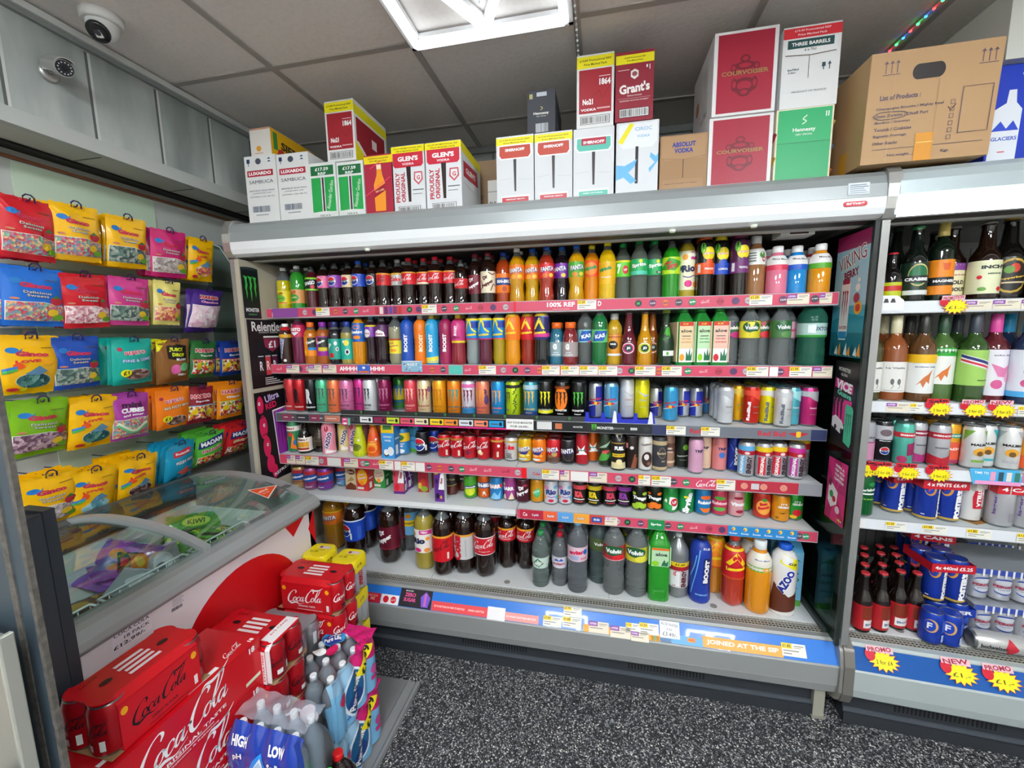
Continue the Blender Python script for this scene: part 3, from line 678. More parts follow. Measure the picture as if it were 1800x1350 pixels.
for px, py in ((646, 443), (1182, 405), (1325, 402)):
    p = on_y(px, py, 1.60); MB().lathe([(.008, 0), (.011, .004), (.011, .01)], mat('#e6f0dc', .4), 14).build('clip', t, (p.x, 1.60, 1.862))
# ---- posters inside the left end
LX = XL+.022
def side_art(name, x, sgn, draw, y0, y1, zz0, zz1, parent=t, thick=.0015):
    """flat printed panel facing +x (sgn 1: u runs along +y) or -x (sgn -1: u runs along -y); u, v from 0 to 1"""
    mb = MB(); mb.box(min(x, x+thick*sgn), y0, zz0, max(x, x+thick*sgn), y1, zz1, mat('#26262a', .35))
    O = (x+thick*sgn, y0 if sgn > 0 else y1, zz0)
    a = Art(mb, plane(O, (0, sgn, 0), (0, 0, 1)), su=y1-y0, svv=zz1-zz0, h0=.0006, dh=.00008); draw(a)
    return mb.build(name, parent)
def py_y(px, z): return None
def yz(px, py, x): p = on_x(px, py, x); return p.y, p.z
def mon(a):
    a.rect(0, 0, 1, 1, '#10181a'); a.claws(.5, .58, .8, .52, '#3fae4a'); a.text('MONSTER', .5, .17, .075, '#e8ecea', 0, .018, .03); a.text('ENERGY', .5, .08, .05, '#4fae5a', 0, .007); a.ell(.5, .985, .5, .03, '#2a3436')
side_art('can_poster', LX, 1, mon, 1.606, 1.70, 1.60, 1.83)
def rel(a):
    a.rect(0, 0, 1, 1, '#131316'); a.text('Relentless', .52, .90, .21, '#eceae6', 0, .045, .02); a.text('ENERGY DRINK', .5, .815, .12, '#b9b7b4', 0, .009)
    a.rect(.35, .735, .75, .76, '#eceae6'); a.poly([(.35, .72), (.75, .72), (.73, .60), (.55, .52), (.37, .60)], '#8e2744'); a.text('£1', .55, .635, .045, '#fff', 0, .035, .03)
    for i, c in enumerate(['#1a1a1c', '#c83a44', '#5a1a3a']):
        a.rect(.18+i*.17, .18, .31+i*.17, .46, c); a.rect(.18+i*.17, .455, .31+i*.17, .47, '#cfcfcf'); a.text('R', .245+i*.17, .32, .02, '#eee', 0, .045, .02)
    for i in range(4): a.rect(.3, .04+i*.03, .75-.08*i, .052+i*.03, '#d8d6d2')
side_art('energy_poster', LX, 1, rel, 1.612, 1.86, 1.27, 1.595)
def bug(a):
    a.rect(0, 0, 1, 1, '#0e0d10'); pk = '#d41f55'
    for (u, v, ru, rv) in [(.16, .86, .1, .1), (.2, .62, .13, .13), (.26, .4, .12, .12), (.33, .2, .13, .1), (.45, .1, .1, .08)]: a.ell(u, v, ru, rv, pk)
    for (u, v) in [(.13, .88), (.22, .64), (.28, .42)]: a.ell(u, v, .035, .02, '#f3e8ec', 10); a.ell(u+.01, v, .014, .009, '#111', 8)
    for (u, v) in [(.12, .76), (.15, .72), (.2, .53)]: a.line([(u-.08, v), (u+.1, v+.015)], .004, '#111')
    a.text('Ultra', .55, .93, .09, '#c9b6e8', 12, .035, .03); a.text('RED', .5, .84, .07, pk, 8, .03, .03)
    a.poly([(.52, .78), (.98, .80), (.98, .18), (.62, .16)], '#f0ecf0'); a.poly([(.55, .765), (.96, .785), (.96, .2), (.645, .185)], '#8e2a98'); a.claws(.78, .53, .3, .4, '#5a1468')
    a.text('REFRESH', .72, .09, .12, '#e8e6e8', 14, .016, .02)
side_art('purple_can_poster', LX, 1, bug, 1.612, 1.80, .80, 1.25)
# posters on the right glass, seen from inside
GXX = XR-.021
def vik(a):
    a.rect(0, 0, 1, 1, '#9cc4d2'); a.rect(0, .88, 1, 1, '#8c1d4e'); a.rect(0, 0, 1, .3, '#1f6d7c'); a.rect(0, .3, 1, .42, '#4fa0b4'); a.poly([(0, .3), (.5, .36), (1, .33), (1, .2), (0, .2)], '#2e8a9c')
    a.text('VIKING', .5, .80, .165, '#f2ece4', 14, .055, .05); a.text('VIKING', .5, .80, .16, '#7c1538', 14, .05, .0); a.text('BERRY', .52, .68, .085, '#7c1538', 10, .028, .04)
    a.poly([(.28, .14), (.5, .14), (.53, .18), (.53, .60), (.49, .635), (.29, .63), (.25, .59), (.25, .18)], '#e9e4de'); a.rect(.28, .6, .5, .64, '#9c2a4e'); a.claws(.39, .42, .2, .26, '#8c1d3e'); a.text('JUICED', .39, .24, .05, '#a01e44', 0, .014, .03); a.rect(.26, .15, .52, .21, '#2f86b8')
    for (u, v, r, c) in [(.8, .40, .12, '#e2a32c'), (.8, .40, .07, '#c23a2c'), (.76, .56, .07, '#e6e2d8'), (.74, .48, .09, '#a0283a'), (.78, .62, .04, '#ded9cc')]: a.ell(u, v, r, r*.45, c)
    for i in range(9): a.poly([(.08+i*.1, .02), (.16+i*.1, .12-.03*(i % 2)), (.2+i*.1, .01)], ['#134a58', '#d8eef0', '#e8963a'][i % 3])
side_art('viking_poster', GXX, -1, vik, 1.605, 1.80, 1.415, 1.845)
def vice(a):
    a.rect(0, 0, 1, 1, '#141518'); a.text('MONSTER', .42, .90, .075, '#d8dcd8', -6, .014, .02); a.text('ULTRA', .42, .84, .04, '#d8dcd8', -6, .009); a.poly([(.05, .80), (.85, .74), (.85, .64), (.05, .69)], '#e0368c'); a.text('VICE', .45, .715, .10, '#fff', -8, .035, .05)
    a.text('Guava', .5, .62, .09, '#6ae0b8', -10, .02, .03); a.rect(.05, .28, .85, .56, '#e0368c')
    for i in range(3): a.poly([(.1+i*.16, .3), (.14+i*.16, .3), (.14+i*.16, .52), (.2+i*.16, .55), (.1+i*.16, .57), (.04+i*.16, .53)], '#1c2226')
    a.poly([(.05, .22), (.45, .16), (.6, .24), (.5, .31), (.2, .36), (.05, .33)], '#e9eceb'); a.ell(.22, .22, .06, .03, '#222', 12); a.ell(.5, .2, .05, .028, '#222', 12)
    a.poly([(.62, .08), (.9, .04), (.95, .1), (.95, .46), (.9, .5), (.64, .52), (.6, .48)], '#4fc79a'); a.claws(.78, .28, .26, .28, '#247a5c')
side_art('pink_car_poster', GXX, -1, vice, 1.605, 1.745, 1.085, 1.40)
def pink(a):
    a.rect(0, 0, 1, 1, '#d8307e')
    for i in range(9):
        t0, t1 = math.pi*2*i/9, math.pi*2*(i+.5)/9; a.poly([(.5, .5)]+[(min(1, max(0, .5+1.2*math.cos(q))), min(1, max(0, .5+1.2*math.sin(q)))) for q in (t0, (t0+t1)/2, t1)], '#b81d68')
    for i, s in enumerate(['WIN A', 'TRIP WITH', 'YOUR CREW', 'COMPETITION']): a.text(s, .62, .9-.07*i, .06, '#fff', -8, .011, .04)
    a.poly([(.12, .55), (.3, .6), (.62, .5), (.6, .3), (.3, .2), (.12, .3)], '#f4f0ee'); a.ell(.3, .42, .1, .06, '#3aa05a'); a.ell(.45, .36, .09, .05, '#c8203c'); a.ell(.2, .6, .08, .06, '#7a1430'); a.ell(.66, .22, .12, .06, '#f0d0e0'); a.text('18+', .82, .08, .03, '#f4e24a', 0, .012, .03)
side_art('pink_poster', GXX, -1, pink, 1.612, 1.735, .80, 1.035)
# ================================================================ second refrigerator, to the right, turned a little
O2, A2 = (.830, -.004), math.radians(-3.2)
t2 = thing('display_refrigerator', 'pale grey alcohol refrigerator with lit canopy at the right edge', 'refrigerator', (O2[0], O2[1], 0), (0, 0, A2))
FR2 = t2
L2 = 1.85
bp2 = cooler_body(t2, 0, L2, True)
def X2(px, z, y=Y1): return XP(px, y, z, O2, A2)
def up2(x, y, z): return (O2[0]+x*math.cos(A2)-y*math.sin(A2), O2[1]+x*math.sin(A2)+y*math.cos(A2), z)
e = MB(); e.box(-.010, 1.64, .352, .0, 2.33, 1.87, mat('#6c716f', .4)); e.build('side_panel', t2)
e = MB(); e.prism([(1.650, .372), (1.60, .34), (1.585, .28), (1.583, .17), (1.60, .125), (1.64, .105), (1.75, .105), (1.75, .372)], 'x', -.02, .012, mat('#8f8c86', .35, .6)); e.build('base_end_cap', t2, bev=.006)
q1, q2, q3, q4 = 1.606, 1.250, 1.010, .800
for z in (q1, q2, q3, q4): shelf(t2, .014, L2, z, m=mat('#d8e0e0', .35))
def star_tag(parent, S, u, v, words, w=.075):
    mb = MB(); a = Art(mb, S, h0=.006, dh=.0002)
    a.star(u+.008, v-.008, w*.52, w*.36, 14, '#c02a48', .72); a.star(u+.008, v-.008, w*.48, w*.33, 14, '#f4e31a', .72)
    a.ell(u-w*.32, v+.008, w*.16, w*.2, '#c8102c', 14)
    a.rect(u-w*.42, v+w*.18, u+w*.42, v+w*.38, '#e8b8c0' if words != 'Sale' else '#d81c30'); a.text(words, u, v+w*.28, w*.74, '#a0183a' if words != 'Sale' else '#1c1016', 6, w*.15, .03)
    a.text(random.Random(u).choice(['2 for £4', '£1.-', '3 for £5']), u+.008, v-.012, w*.5, '#3a3010', 0, w*.13, .0)
    return mb.build('offer_tag', parent)
def rail2(z, tl, stars):
    mb, a, S = rail(t2, Y1, z-.038, z+.001, .014, L2, '#e2e6ea'); zc = z-.019
    rl = mb.build('shelf_rail', t2)
    for i, (p0, p1, k) in enumerate(tl): price(rl, S, X2(p0, zc), X2(p1, zc), z-.034, z-.003, k, i+int(z*100))
    for p, w in stars: star_tag(rl, S, X2(p, zc), z-.012, w)
    return rl, S
r1, S1_ = rail2(q1, [(1695, 1742, 'p'), (1744, 1792, 'p'), (1794, 1840, 'p')], [(1672, 'PROMOTION')])
mb = MB(); a = Art(mb, S1_, h0=.003); u = X2(1558, q1); a.poly([(u-.04, q1-.03), (u+.05, q1-.03), (u+.05, q1+.005), (u+.03, q1+.022), (u-.04, q1+.024)], '#f0f2f2')
for i in range(3): a.poly([(u-.03+i*.02, q1-.002), (u-.014+i*.02, q1-.002), (u-.018+i*.02, q1+.012), (u-.026+i*.02, q1+.012)], '#3a3436')
mb.build('shelf_card', r1)
rail2(q2, [(1524, 1534, 'w'), (1557, 1598, 'p'), (1599, 1622, 'y'), (1788, 1830, 'y')], [(1645, 'Sale'), (1707, 'PROMO'), (1756, 'NEW')])
r3, S3_ = rail2(q3, [(1560, 1585, 'w'), (1590, 1616, 'w')], [(1518, 'Sale'), (1547, 'Sale'), (1590, 'Sale'), (1645, 'Sale')])
mb = MB(); a = Art(mb, S3_, h0=.004); u0, u1 = X2(1702, q3), X2(1797, q3); a.poly([(u0, q3+.012), (u1-.01, q3+.014), (u1, q3-.03), (u0+.015, q3-.045)], '#4aaede'); a.rect(u0+.02, q3-.043, u1-.002, q3-.03, '#e89ac8'); a.text('TIME TO', u0+.035, q3-.002, .04, '#fff', 0, .008, .02)
for i in range(5): a.rect(u0+.06+i*.022, q3-.028, u0+.074+i*.022, q3+.004, ['#e8a0c0', '#2a4a5c', '#e6e0d8', '#3a7a6a', '#e070a0'][i])
mb.build('shelf_card', r3)
rail2(q4, [(1500, 1520, 'w'), (1556, 1592, 'y'), (1620, 1664, 'y'), (1698, 1742, 'y'), (1786, 1830, 'y')], [])
B2 = bp2.build('blue_rail', t2)
S2B = plane((0, 1.598, .268), (1, 0, 0), ev)
for p, wd in ((1548, 'PROMO'), (1683, 'NEW'), (1758, 'PROMO')): star_tag(B2, S2B, X2(p, .3, 1.62), HB*.62, wd, .1)
# ================================================================ drinks: shapes (height fraction, radius fraction)
SH = {
 'coke': ([(0, .55), (.012, .82), (.05, .98), (.1, 1), (.17, .95), (.26, .88), (.36, .9), (.46, .985), (.5, 1), (.73, 1), (.79, .88), (.86, .56), (.905, .4), (.93, .37)], .935, .42),
 'pepsi': ([(0, .6), (.012, .85), (.05, .98), (.12, 1), (.2, .98), (.3, .93), (.4, .94), (.48, .99), (.5, 1), (.75, 1), (.8, .88), (.87, .55), (.91, .4), (.93, .37)], .935, .42),
 'fanta': ([(0, .62), (.015, .88), (.05, .98), (.14, 1), (.22, .97), (.3, .86), (.34, .84), (.4, .9), (.47, 1), (.72, 1), (.78, .92), (.86, .58), (.905, .4), (.93, .37)], .935, .42),
 'fat': ([(0, .6), (.015, .88), (.05, .98), (.1, 1), (.3, .98), (.5, 1), (.72, 1), (.8, .84), (.87, .52), (.905, .4), (.93, .37)], .935, .42),
 'sport': ([(0, .7), (.015, .9), (.05, .97), (.12, 1), (.3, .95), (.42, .93), (.5, 1), (.78, 1), (.84, .9), (.89, .66), (.9, .6)], .9, .62),
 'boost': ([(0, .8), (.02, .95), (.06, 1), (.2, .97), (.36, .9), (.5, .93), (.66, 1), (.78, .97), (.84, .75), (.88, .5)], .885, .42),
 'gator': ([(0, .8), (.03, .97), (.08, 1), (.56, 1), (.58, .95), (.62, .97), (.72, .9), (.82, .68), (.85, .64)], .855, .68),
 'tea': ([(0, .7), (.015, .92), (.05, 1), (.12, .96), (.3, .94), (.42, .98), (.5, 1), (.86, .98), (.89, .85), (.92, .62)], .922, .68),
 'jelly': ([(0, .75), (.02, .95), (.06, 1), (.58, 1), (.6, .95), (.64, 1), (.74, .95), (.82, .68), (.86, .48), (.88, .45)], .88, .52),
 'square': ([(0, .9), (.02, .98), (.04, 1), (.72, 1), (.76, .95), (.84, .66), (.88, .5), (.9, .46)], .905, .52),
 'glass': ([(0, .85), (.015, .97), (.04, 1), (.2, .96), (.4, .98), (.52, .86), (.6, .62), (.7, .48), (.94, .38), (.95, .42), (.975, .42)], .965, .46),
 'cone': ([(0, .85), (.02, .97), (.06, 1), (.2, 1), (.5, .8), (.8, .48), (.88, .40)], .885, .45),
 'beer': ([(0, .9), (.015, .98), (.03, 1), (.48, 1), (.56, .94), (.64, .68), (.7, .5), (.92, .4), (.95, .44), (.97, .44)], .965, .48),
 'wine': ([(0, .93), (.01, .99), (.03, 1), (.6, 1), (.66, .92), (.71, .7), (.75, .46), (.8, .4), (.98, .38)], .79, .42),
 'two': ([(0, .5), (.012, .74), (.05, .96), (.1, 1), (.35, .97), (.4, 1), (.68, 1), (.76, .93), (.84, .66), (.9, .36), (.92, .27), (.94, .25)], .945, .29),
 'water': ([(0, .8), (.012, .93), (.04, 1), (.065, .94), (.09, 1), (.125, .93), (.16, 1), (.2, .93), (.24, .99), (.28, .91), (.32, .96), (.37, .89), (.44, 1), (.7, 1), (.76, .9), (.84, .6), (.89, .38), (.92, .34)], .925, .38),
 'yazoo': ([(0, .9), (.02, .98), (.05, 1), (.3, .93), (.5, .97), (.7, 1), (.84, .9), (.9, .62), (.92, .5)], .925, .52),
 'jug': ([(0, .9), (.02, .98), (.04, 1), (.3, .96), (.34, 1), (.6, 1), (.68, .93), (.78, .68), (.86, .38), (.89, .3), (.92, .3)], .92, .34),
}
PETAL = {'coke', 'pepsi', 'fanta', 'fat', 'sport', 'tea', 'two'}
def liq(h): return mat(h, .06, coat=.6)
def clear(h): return mat(h, .03, trans=.84, ior=1.33)
EMPTY = mat('#5c6060', .08, coat=.5)
CANTOP = mat('#8f9292', .28, .9)
def do_art(a, art, R_):
    for q in art:
        k = q[0]
        if k == 't': a.text(q[1], q[2], q[3], q[4]*R_, q[5], q[6] if len(q) > 6 else 0, q[7]*R_ if len(q) > 7 and q[7] else None, q[8] if len(q) > 8 else .03)
        elif k == 'e': a.ell(q[1], q[2], q[3], q[4], q[5])
        elif k == 'q': a.rect(q[1], q[2], q[3], q[4], q[5])
        elif k == 'c': a.cola(q[1], q[2], q[3]*R_, q[4], q[5] if len(q) > 5 else 0)
        elif k == 'm': a.claws(q[1], q[2], q[3], q[4], q[5])
        elif k == 'g': a.globe(q[1], q[2], q[3], *q[4:])
        elif k == 'p': a.poly(q[1], q[2])
        elif k == 'l': a.curve(q[1], q[2]*R_, q[3])
def prof_r(P, H, R_):
    pts = [(z*H, r*R_) for z, r in P]
    def f(v):
        if v <= pts[0][0]: return pts[0][1]
        for (a, b), (c, d) in zip(pts, pts[1:]):
            if v <= c: return b+(d-b)*(v-a)/(c-a+1e-9)
        return pts[-1][1]
    return f
def bottle(name, shape, H, R_, body, cap, lab=None, art=(), fill=.84, seg=22, sq=0, neck=None, foil=None, lm=None):
    P, cz, cr = SH[shape]
    t = bpy.data.objects.new(name, None); COL.objects.link(t); t.empty_display_size = .02
    bm = body if not isinstance(body, str) else liq(body)
    nm = neck if neck else (EMPTY if isinstance(body, str) and fill < .88 else bm)
    if isinstance(nm, str): nm = liq(nm)
    pr = []
    for z, r in P: pr.append((r*R_, z*H, bm if z < fill else nm))
    petal = (lambda th, z: 1-.13*max(0, 1-z/(H*.09))*(.5+.5*math.cos(5*th))) if shape in PETAL else None
    MB().lathe(pr, bm, seg, rm=petal, sq=sq).build('body', t)
    ch = H*(1-cz); rr = cr*R_; cc = mat(cap, .35) if isinstance(cap, str) else cap
    if shape in ('wine',):
        MB().lathe([(rr, cz*H), (rr*1.02, cz*H+.002), (rr*.98, H-.003), (rr*.9, H)], cc, 16).build('foil_cap', t)
    else:
        MB().lathe([(rr*.96, cz*H), (rr, cz*H+.001), (rr, H-.003), (rr*.88, H)], cc, 16, rm=lambda th, z: 1+.015*math.cos(16*th)).build('cap', t)
        if seg > 16: MB().lathe([(rr*.9, cz*H-.006), (rr*1.08, cz*H-.005), (rr*1.08, cz*H-.003), (rr*.9, cz*H-.002)], nm if shape != 'glass' else cc, 16).build('neck_ring', t)
    if lab:
        v0, v1, lc = lab; mb = MB(); f = prof_r(P, H, R_)
        zs = [v0*H]+[z*H for z, r in P if v0 < z < v1]+[v1*H]
        LM = lm or mat(lc, .35)
        if sq:
            w = R_*.80
            for s_ in (0, 1):
                mb.box(-w, -R_*1.0-.0008, v0*H, w, -R_*1.0, v1*H, LM) if s_ == 0 else mb.box(-R_-.0008, -w, v0*H, R_+.0008, w, v1*H, LM)
            S = plane((0, -R_-.0008, 0), (1, 0, 0), (0, 0, 1))
            a = Art(mb, S, su=R_, svv=(v1-v0)*H, v0=v0*H)
        else:
            ring = [(f(z)+.0004, z) for z in zs]
            o = len(mb.v); k = mb.mi(LM)
            for r, z in ring: mb.v += [(r*math.cos(2*math.pi*(i+.5)/seg), r*math.sin(2*math.pi*(i+.5)/seg), z) for i in range(seg)]
            for j in range(len(ring)-1):
                for i in range(seg):
                    a_ = o+j*seg+i; b_ = o+j*seg+(i+1) % seg; mb.f.append([a_, b_, b_+seg, a_+seg]); mb.m.append(k); mb.s.append(True)
            S = cyl(f); a = Art(mb, S, step=.004, su=R_, svv=(v1-v0)*H, v0=v0*H, h0=.0008, clipu=2.2*R_)
        do_art(a, art, R_)
        mb.build('label', t)
    kids(t); return t
def can(name, H, R_, col, art=(), top=CANTOP, foot=None, rough=.28, metal=.35):
    t = bpy.data.objects.new(name, None); COL.objects.link(t); t.empty_display_size = .02
    mb = MB(); bm = mat(col, rough, metal) if isinstance(col, str) else col
    s = H-.1135
    mb.lathe([(R_*.72, .002, CANTOP), (R_*.8, 0, CANTOP), (R_*.86, .002, CANTOP), (R_, .009, bm), (R_, H-.016, bm), (R_*.87, H-.004, CANTOP), (R_*.85, H-.002)], bm, 24)
    a = Art(mb, cyl(R_), step=.004, su=R_, svv=H-.026, v0=.010, h0=.0008, clipu=2.2*R_); do_art(a, art, R_)
    mb.build('body', t)
    lid = MB(); lid.lathe([(R_*.86, H-.003), (R_*.885, H-.001), (R_*.875, H), (R_*.83, H-.0005), (R_*.81, H-.004), (.002, H-.004)], top, 24)
    l = lid.build('lid', t); pt = MB(); pt.lathe([(.0075, 0), (.0078, .0008), (.007, .0014)], CANTOP, 12, (0, -.004, H-.004)); pt.build('pull_tab', l)
    kids(t); return t
def carton(name, w, d, H, col, art=(), side=None, gable=False, cap=None, straw=False):
    t = bpy.data.objects.new(name, None); COL.objects.link(t); t.empty_display_size = .02
    mb = MB(); m0 = mat(col, .35); m1 = mat(side or col, .35)
    hb = H-(.03 if gable else 0)
    mb.box(-w/2, -d/2, 0, w/2, d/2, hb, m0)
    if gable: mb.prism([(-d/2, hb), (0, H), (d/2, hb)], 'x', -w/2, w/2, m1)
    a = Art(mb, plane((0, -d/2, 0), (1, 0, 0), (0, 0, 1)), su=w/2, svv=H); do_art(a, art, w/2)
    a = Art(mb, plane((w/2, 0, 0), (0, 1, 0), (0, 0, 1)), su=d/2, svv=H); a.rect(-1, 0, 1, hb/H, m1); a.rect(-.6, .1, .2, .35, '#e8e8e4'); a.rect(-.7, .5, .7, .54, '#d8d8d4')
    mb.build('body', t)
    if cap: MB().lathe([(.014, 0), (.0145, .012), (.012, .013)], mat(cap, .35), 14).build('cap', t, (0, -d*.12, hb-.004 if not gable else hb+.006))
    if straw: MB().tube([(w/2+.002, d*.3, .02), (w/2+.002, -d*.3, H*.8)], .0015, mat('#e8e8f0', .3), 6).build('straw', t)
    kids(t); return t
# ---------------------------------------------------------------- the kinds of drink: key -> (builder, short description, category)
K = {}
def B(k, short, shape, H, R_, body, cap, lab=None, art=(), name='drink_bottle', **kw): K[k] = (lambda: bottle(name, shape, H, R_, body, cap, lab, art, **kw), short, 'bottle', R_)
def N_(k, short, H, R_, col, art=(), name='drink_can', **kw): K[k] = (lambda: can(name, H, R_, col, art, **kw), short, 'can', R_)
def T_(k, short, w, d, H, col, art=(), **kw): K[k] = (lambda: carton('juice_carton', w, d, H, col, art, **kw), short, 'carton', w/2)
W_, BK = '#f4f4f2', '#141416'
CK, RED = '#1c0c08', '#d4142a'
cy = lambda top: [('q', -3, .86, 3, 1, top)]
# ---- top shelf, 500 ml
B('y1', 'yellow soda bottle with yellow label', 'fat', .225, .033, '#c9b80c', W_, (.22, .5, '#e8d51e'), [('t', 'ZAPP', -.1, .74, 1.3, '#8a2418', 8, .45), ('e', 0, .42, .8, .28, '#6db52a'), ('t', 'Lemon', 0, .42, 1.1, '#1c5a20', 6, .3), ('q', -1, .05, 1, .12, '#c33')], fill=.7)
B('g1', 'green soda bottle with orange label', 'fat', .23, .034, '#2f8f2c', W_, (.22, .5, '#dd9a58'), [('t', 'ZAPP', -.1, .76, 1.3, '#a8341c', 8, .45), ('e', 0, .4, .85, .28, '#3c8f30'), ('t', 'Apple', 0, .4, 1.1, '#e8e0a0', 6, .3)], fill=.86)
B('ch', 'dark red soda bottle with black and green label', 'fat', .225, .031, '#4a1018', BK, (.48, .75, '#1a1d18'), [('q', -3, .86, 3, 1, '#84d432'), ('q', -3, 0, 3, .12, '#84d432'), ('t', 'TANGO', 0, .55, 1.9, W_, 10, .55, .05), ('e', .6, .28, .3, .16, '#c8202c')])
for k, d, lc, cp, x in (('pp', 'cola bottle with pink globe label', '#e46a9c', BK, '#f0a0c0'), ('pu', 'cola bottle with purple globe label', '#8f3fae', BK, '#e88ac0'), ('pc', 'cola bottle with cream globe label', '#e2c890', BK, '#f0e0b0'), ('pb', 'cola bottle with blue globe label and cap', '#1f49b8', '#1f5fd0', '#1f49b8'), ('pm', 'cola bottle with black globe label', '#101014', BK, '#101014')):
    B(k, d, 'pepsi', .235, .032, CK, cp, (.5, .74, lc), [('q', -.2, 0, 3, .0, x), ('g', -.05, .5, .6)])
B('cz', 'cola bottle with red label and black lettering', 'coke', .235, .033, CK, BK, (.5, .73, '#d01c24'), [('q', -3, .86, 3, 1, '#e08a20'), ('c', 0, .45, 1.9, BK, 4)])
B('cd', 'cola bottle with silver label and white cap', 'coke', .235, .033, CK, '#d8d8d8', (.5, .73, '#c9c8c4'), [('q', -3, .86, 3, 1, '#e6b430'), ('t', 'Coke', 0, .5, 1.6, RED, 0, .6, .05), ('q', .4, .05, .9, .3, '#8a8a88')])
B('cc', 'cola bottle with plain red label and red cap', 'coke', .235, .033, CK, RED, (.5, .73, '#d6202c'), [('q', -3, .9, 3, 1, '#e8a030'), ('c', 0, .5, 2.1, W_, 4)])
B('cx', 'cola bottle with red and cream striped label', 'coke', .235, .033, CK, RED, (.5, .73, '#d6202c'), [('q', -3, .9, 3, 1, '#e8a030'), ('c', 0, .5, 2.1, W_, 4), ('q', -3, 0, 3, .16, '#f0e0c0')])
B('cs', 'small glass cola bottle with red label', 'coke', .215, .030, CK, BK, (.42, .62, '#c8282c'), [('c', 0, .5, 1.9, W_, 4)])
B('dp', 'dark soda bottle with maroon slanted-lettering label', 'fat', .24, .033, CK, '#8a1428', (.28, .62, '#6e1428'), [('t', 'Dr', -.2, .75, .7, W_, 28, .5, .05), ('t', 'Pepper', .1, .42, 1.7, W_, 28, .55, .05)])
B('dc', 'dark soda bottle with cream swirl label', 'fat', .24, .033, CK, '#8a1428', (.28, .66, '#efe2c4'), [('l', [(-1.3, .1), (-.6, .3), (-.9, .6)], .12, '#6e1428'), ('l', [(.5, .1), (.9, .4), (1.3, .3)], .12, '#6e1428'), ('l', [(.2, .95), (.8, .85), (1.2, .95)], .12, '#6e1428'), ('t', 'Dr', -.2, .72, .7, '#5a1020', 28, .5, .07), ('t', 'Pepper', .1, .42, 1.7, '#5a1020', 28, .55, .07)])
B('ib', 'orange soda bottle with blue lettered label', 'fat', .24, .034, '#a03a10', '#1c3cae', (.28, .62, '#ee7a1c'), [('q', -1.6, .4, 1.6, .78, '#24408c'), ('t', 'IRN-BRU', 0, .59, 1.9, W_, 0, .42, .05), ('e', .1, .2, .3, .15, '#b04010')])
for k, d, bd, lc, cp, a2 in (('fo', 'orange soda bottle with white cap', '#c98f0c', '#ee7c1e', W_, '#f8b040'), ('fp', 'orange soda bottle with blue cap', '#c4960e', '#ee7c1e', '#1f5fc4', '#f8b040'), ('fs', 'red fruit soda bottle with blue cap', '#a0301c', '#d62a30', '#1f5fc4', '#e87830'), ('fg', 'black grape soda bottle with purple label', '#1c1018', '#7a2ca0', '#1f5fc4', '#5a1a80'), ('fl', 'orange soda bottle with green label', '#cf9a0a', '#4ea62c', '#1f5fc4', '#e88828')):
    B(k, d, 'fanta', .25, .033, bd, cp, (.48, .72, lc), [('t', 'FANTA', .05, .6, 1.85, '#1b2a7a', 6, .62, .09), ('t', 'FANTA', 0, .62, 1.75, W_, 6, .55, .04), ('e', -.3, .16, .35, .16, a2), ('e', .5, .18, .3, .14, '#f0d040')])
B('mo', 'orange soda bottle with green star lettering and yellow cap', 'fat', .25, .033, '#d8840e', '#e8da1a', (.48, .74, '#e8501c'), [('e', 0, .5, .9, .4, '#f08a2c'), ('t', 'Mirinda', 0, .55, 1.6, '#1c8a4c', 14, .5, .06)])
B('my', 'bright yellow soda bottle with yellow label and cap', 'fat', .255, .034, '#e0b60c', '#f0e41c', (.34, .68, '#f2b81c'), [('t', 'Mirinda', -.1, .68, 1.5, '#1c8a4c', 14, .45, .06), ('t', 'Pineapple', 0, .3, 1.2, W_, 0, .2)])
B('su', 'clear lemon soda bottle with bright green label', 'fat', .25, .034, clear('#c8d8c8'), '#17a04a', (.46, .72, '#5fc926'), [('q', -3, .88, 3, 1, '#e8e22a'), ('t', '7', -.3, .48, .5, W_, 0, 1.2, .08), ('e', .45, .42, .34, .27, '#d4202c'), ('t', 'UP', .45, .42, .4, W_, 0, None, .04)])
B('s1', 'clear lemon soda bottle with pale green lettered label', 'fat', .255, .033, clear('#c8d8c8'), '#17a04a', (.46, .70, '#1fa75a'), [('q', -3, 0, 3, .25, '#58d0b0'), ('t', 'Sprite', 0, .6, 1.8, W_, 8, .55, .05), ('e', .2, .86, .2, .12, '#f0dc2a')])
B('s2', 'clear zero-sugar lemon soda bottle with green lettered label', 'fat', .255, .033, clear('#c0d4c4'), '#17a04a', (.46, .70, '#1fa75a'), [('t', 'Sprite', 0, .6, 1.8, W_, 8, .55, .05), ('q', .0, .1, .9, .24, '#0c1a10'), ('t', 'ZERO', .45, .17, .6, W_), ('e', .2, .86, .2, .12, '#f0dc2a')])
B('md', 'green soda bottle with yellow-green jagged label', 'fat', .25, .034, '#1f8a18', BK, (.46, .72, '#b8de22'), [('p', [(-1.4, .3), (-.2, .95), (1.4, .7), (.4, .2)], '#2f9a22'), ('t', 'Mtn', -.35, .66, .8, '#c8202c', 20, .35, .05), ('t', 'DEW', .15, .45, 1.2, '#c8202c', 14, .5, .06)])
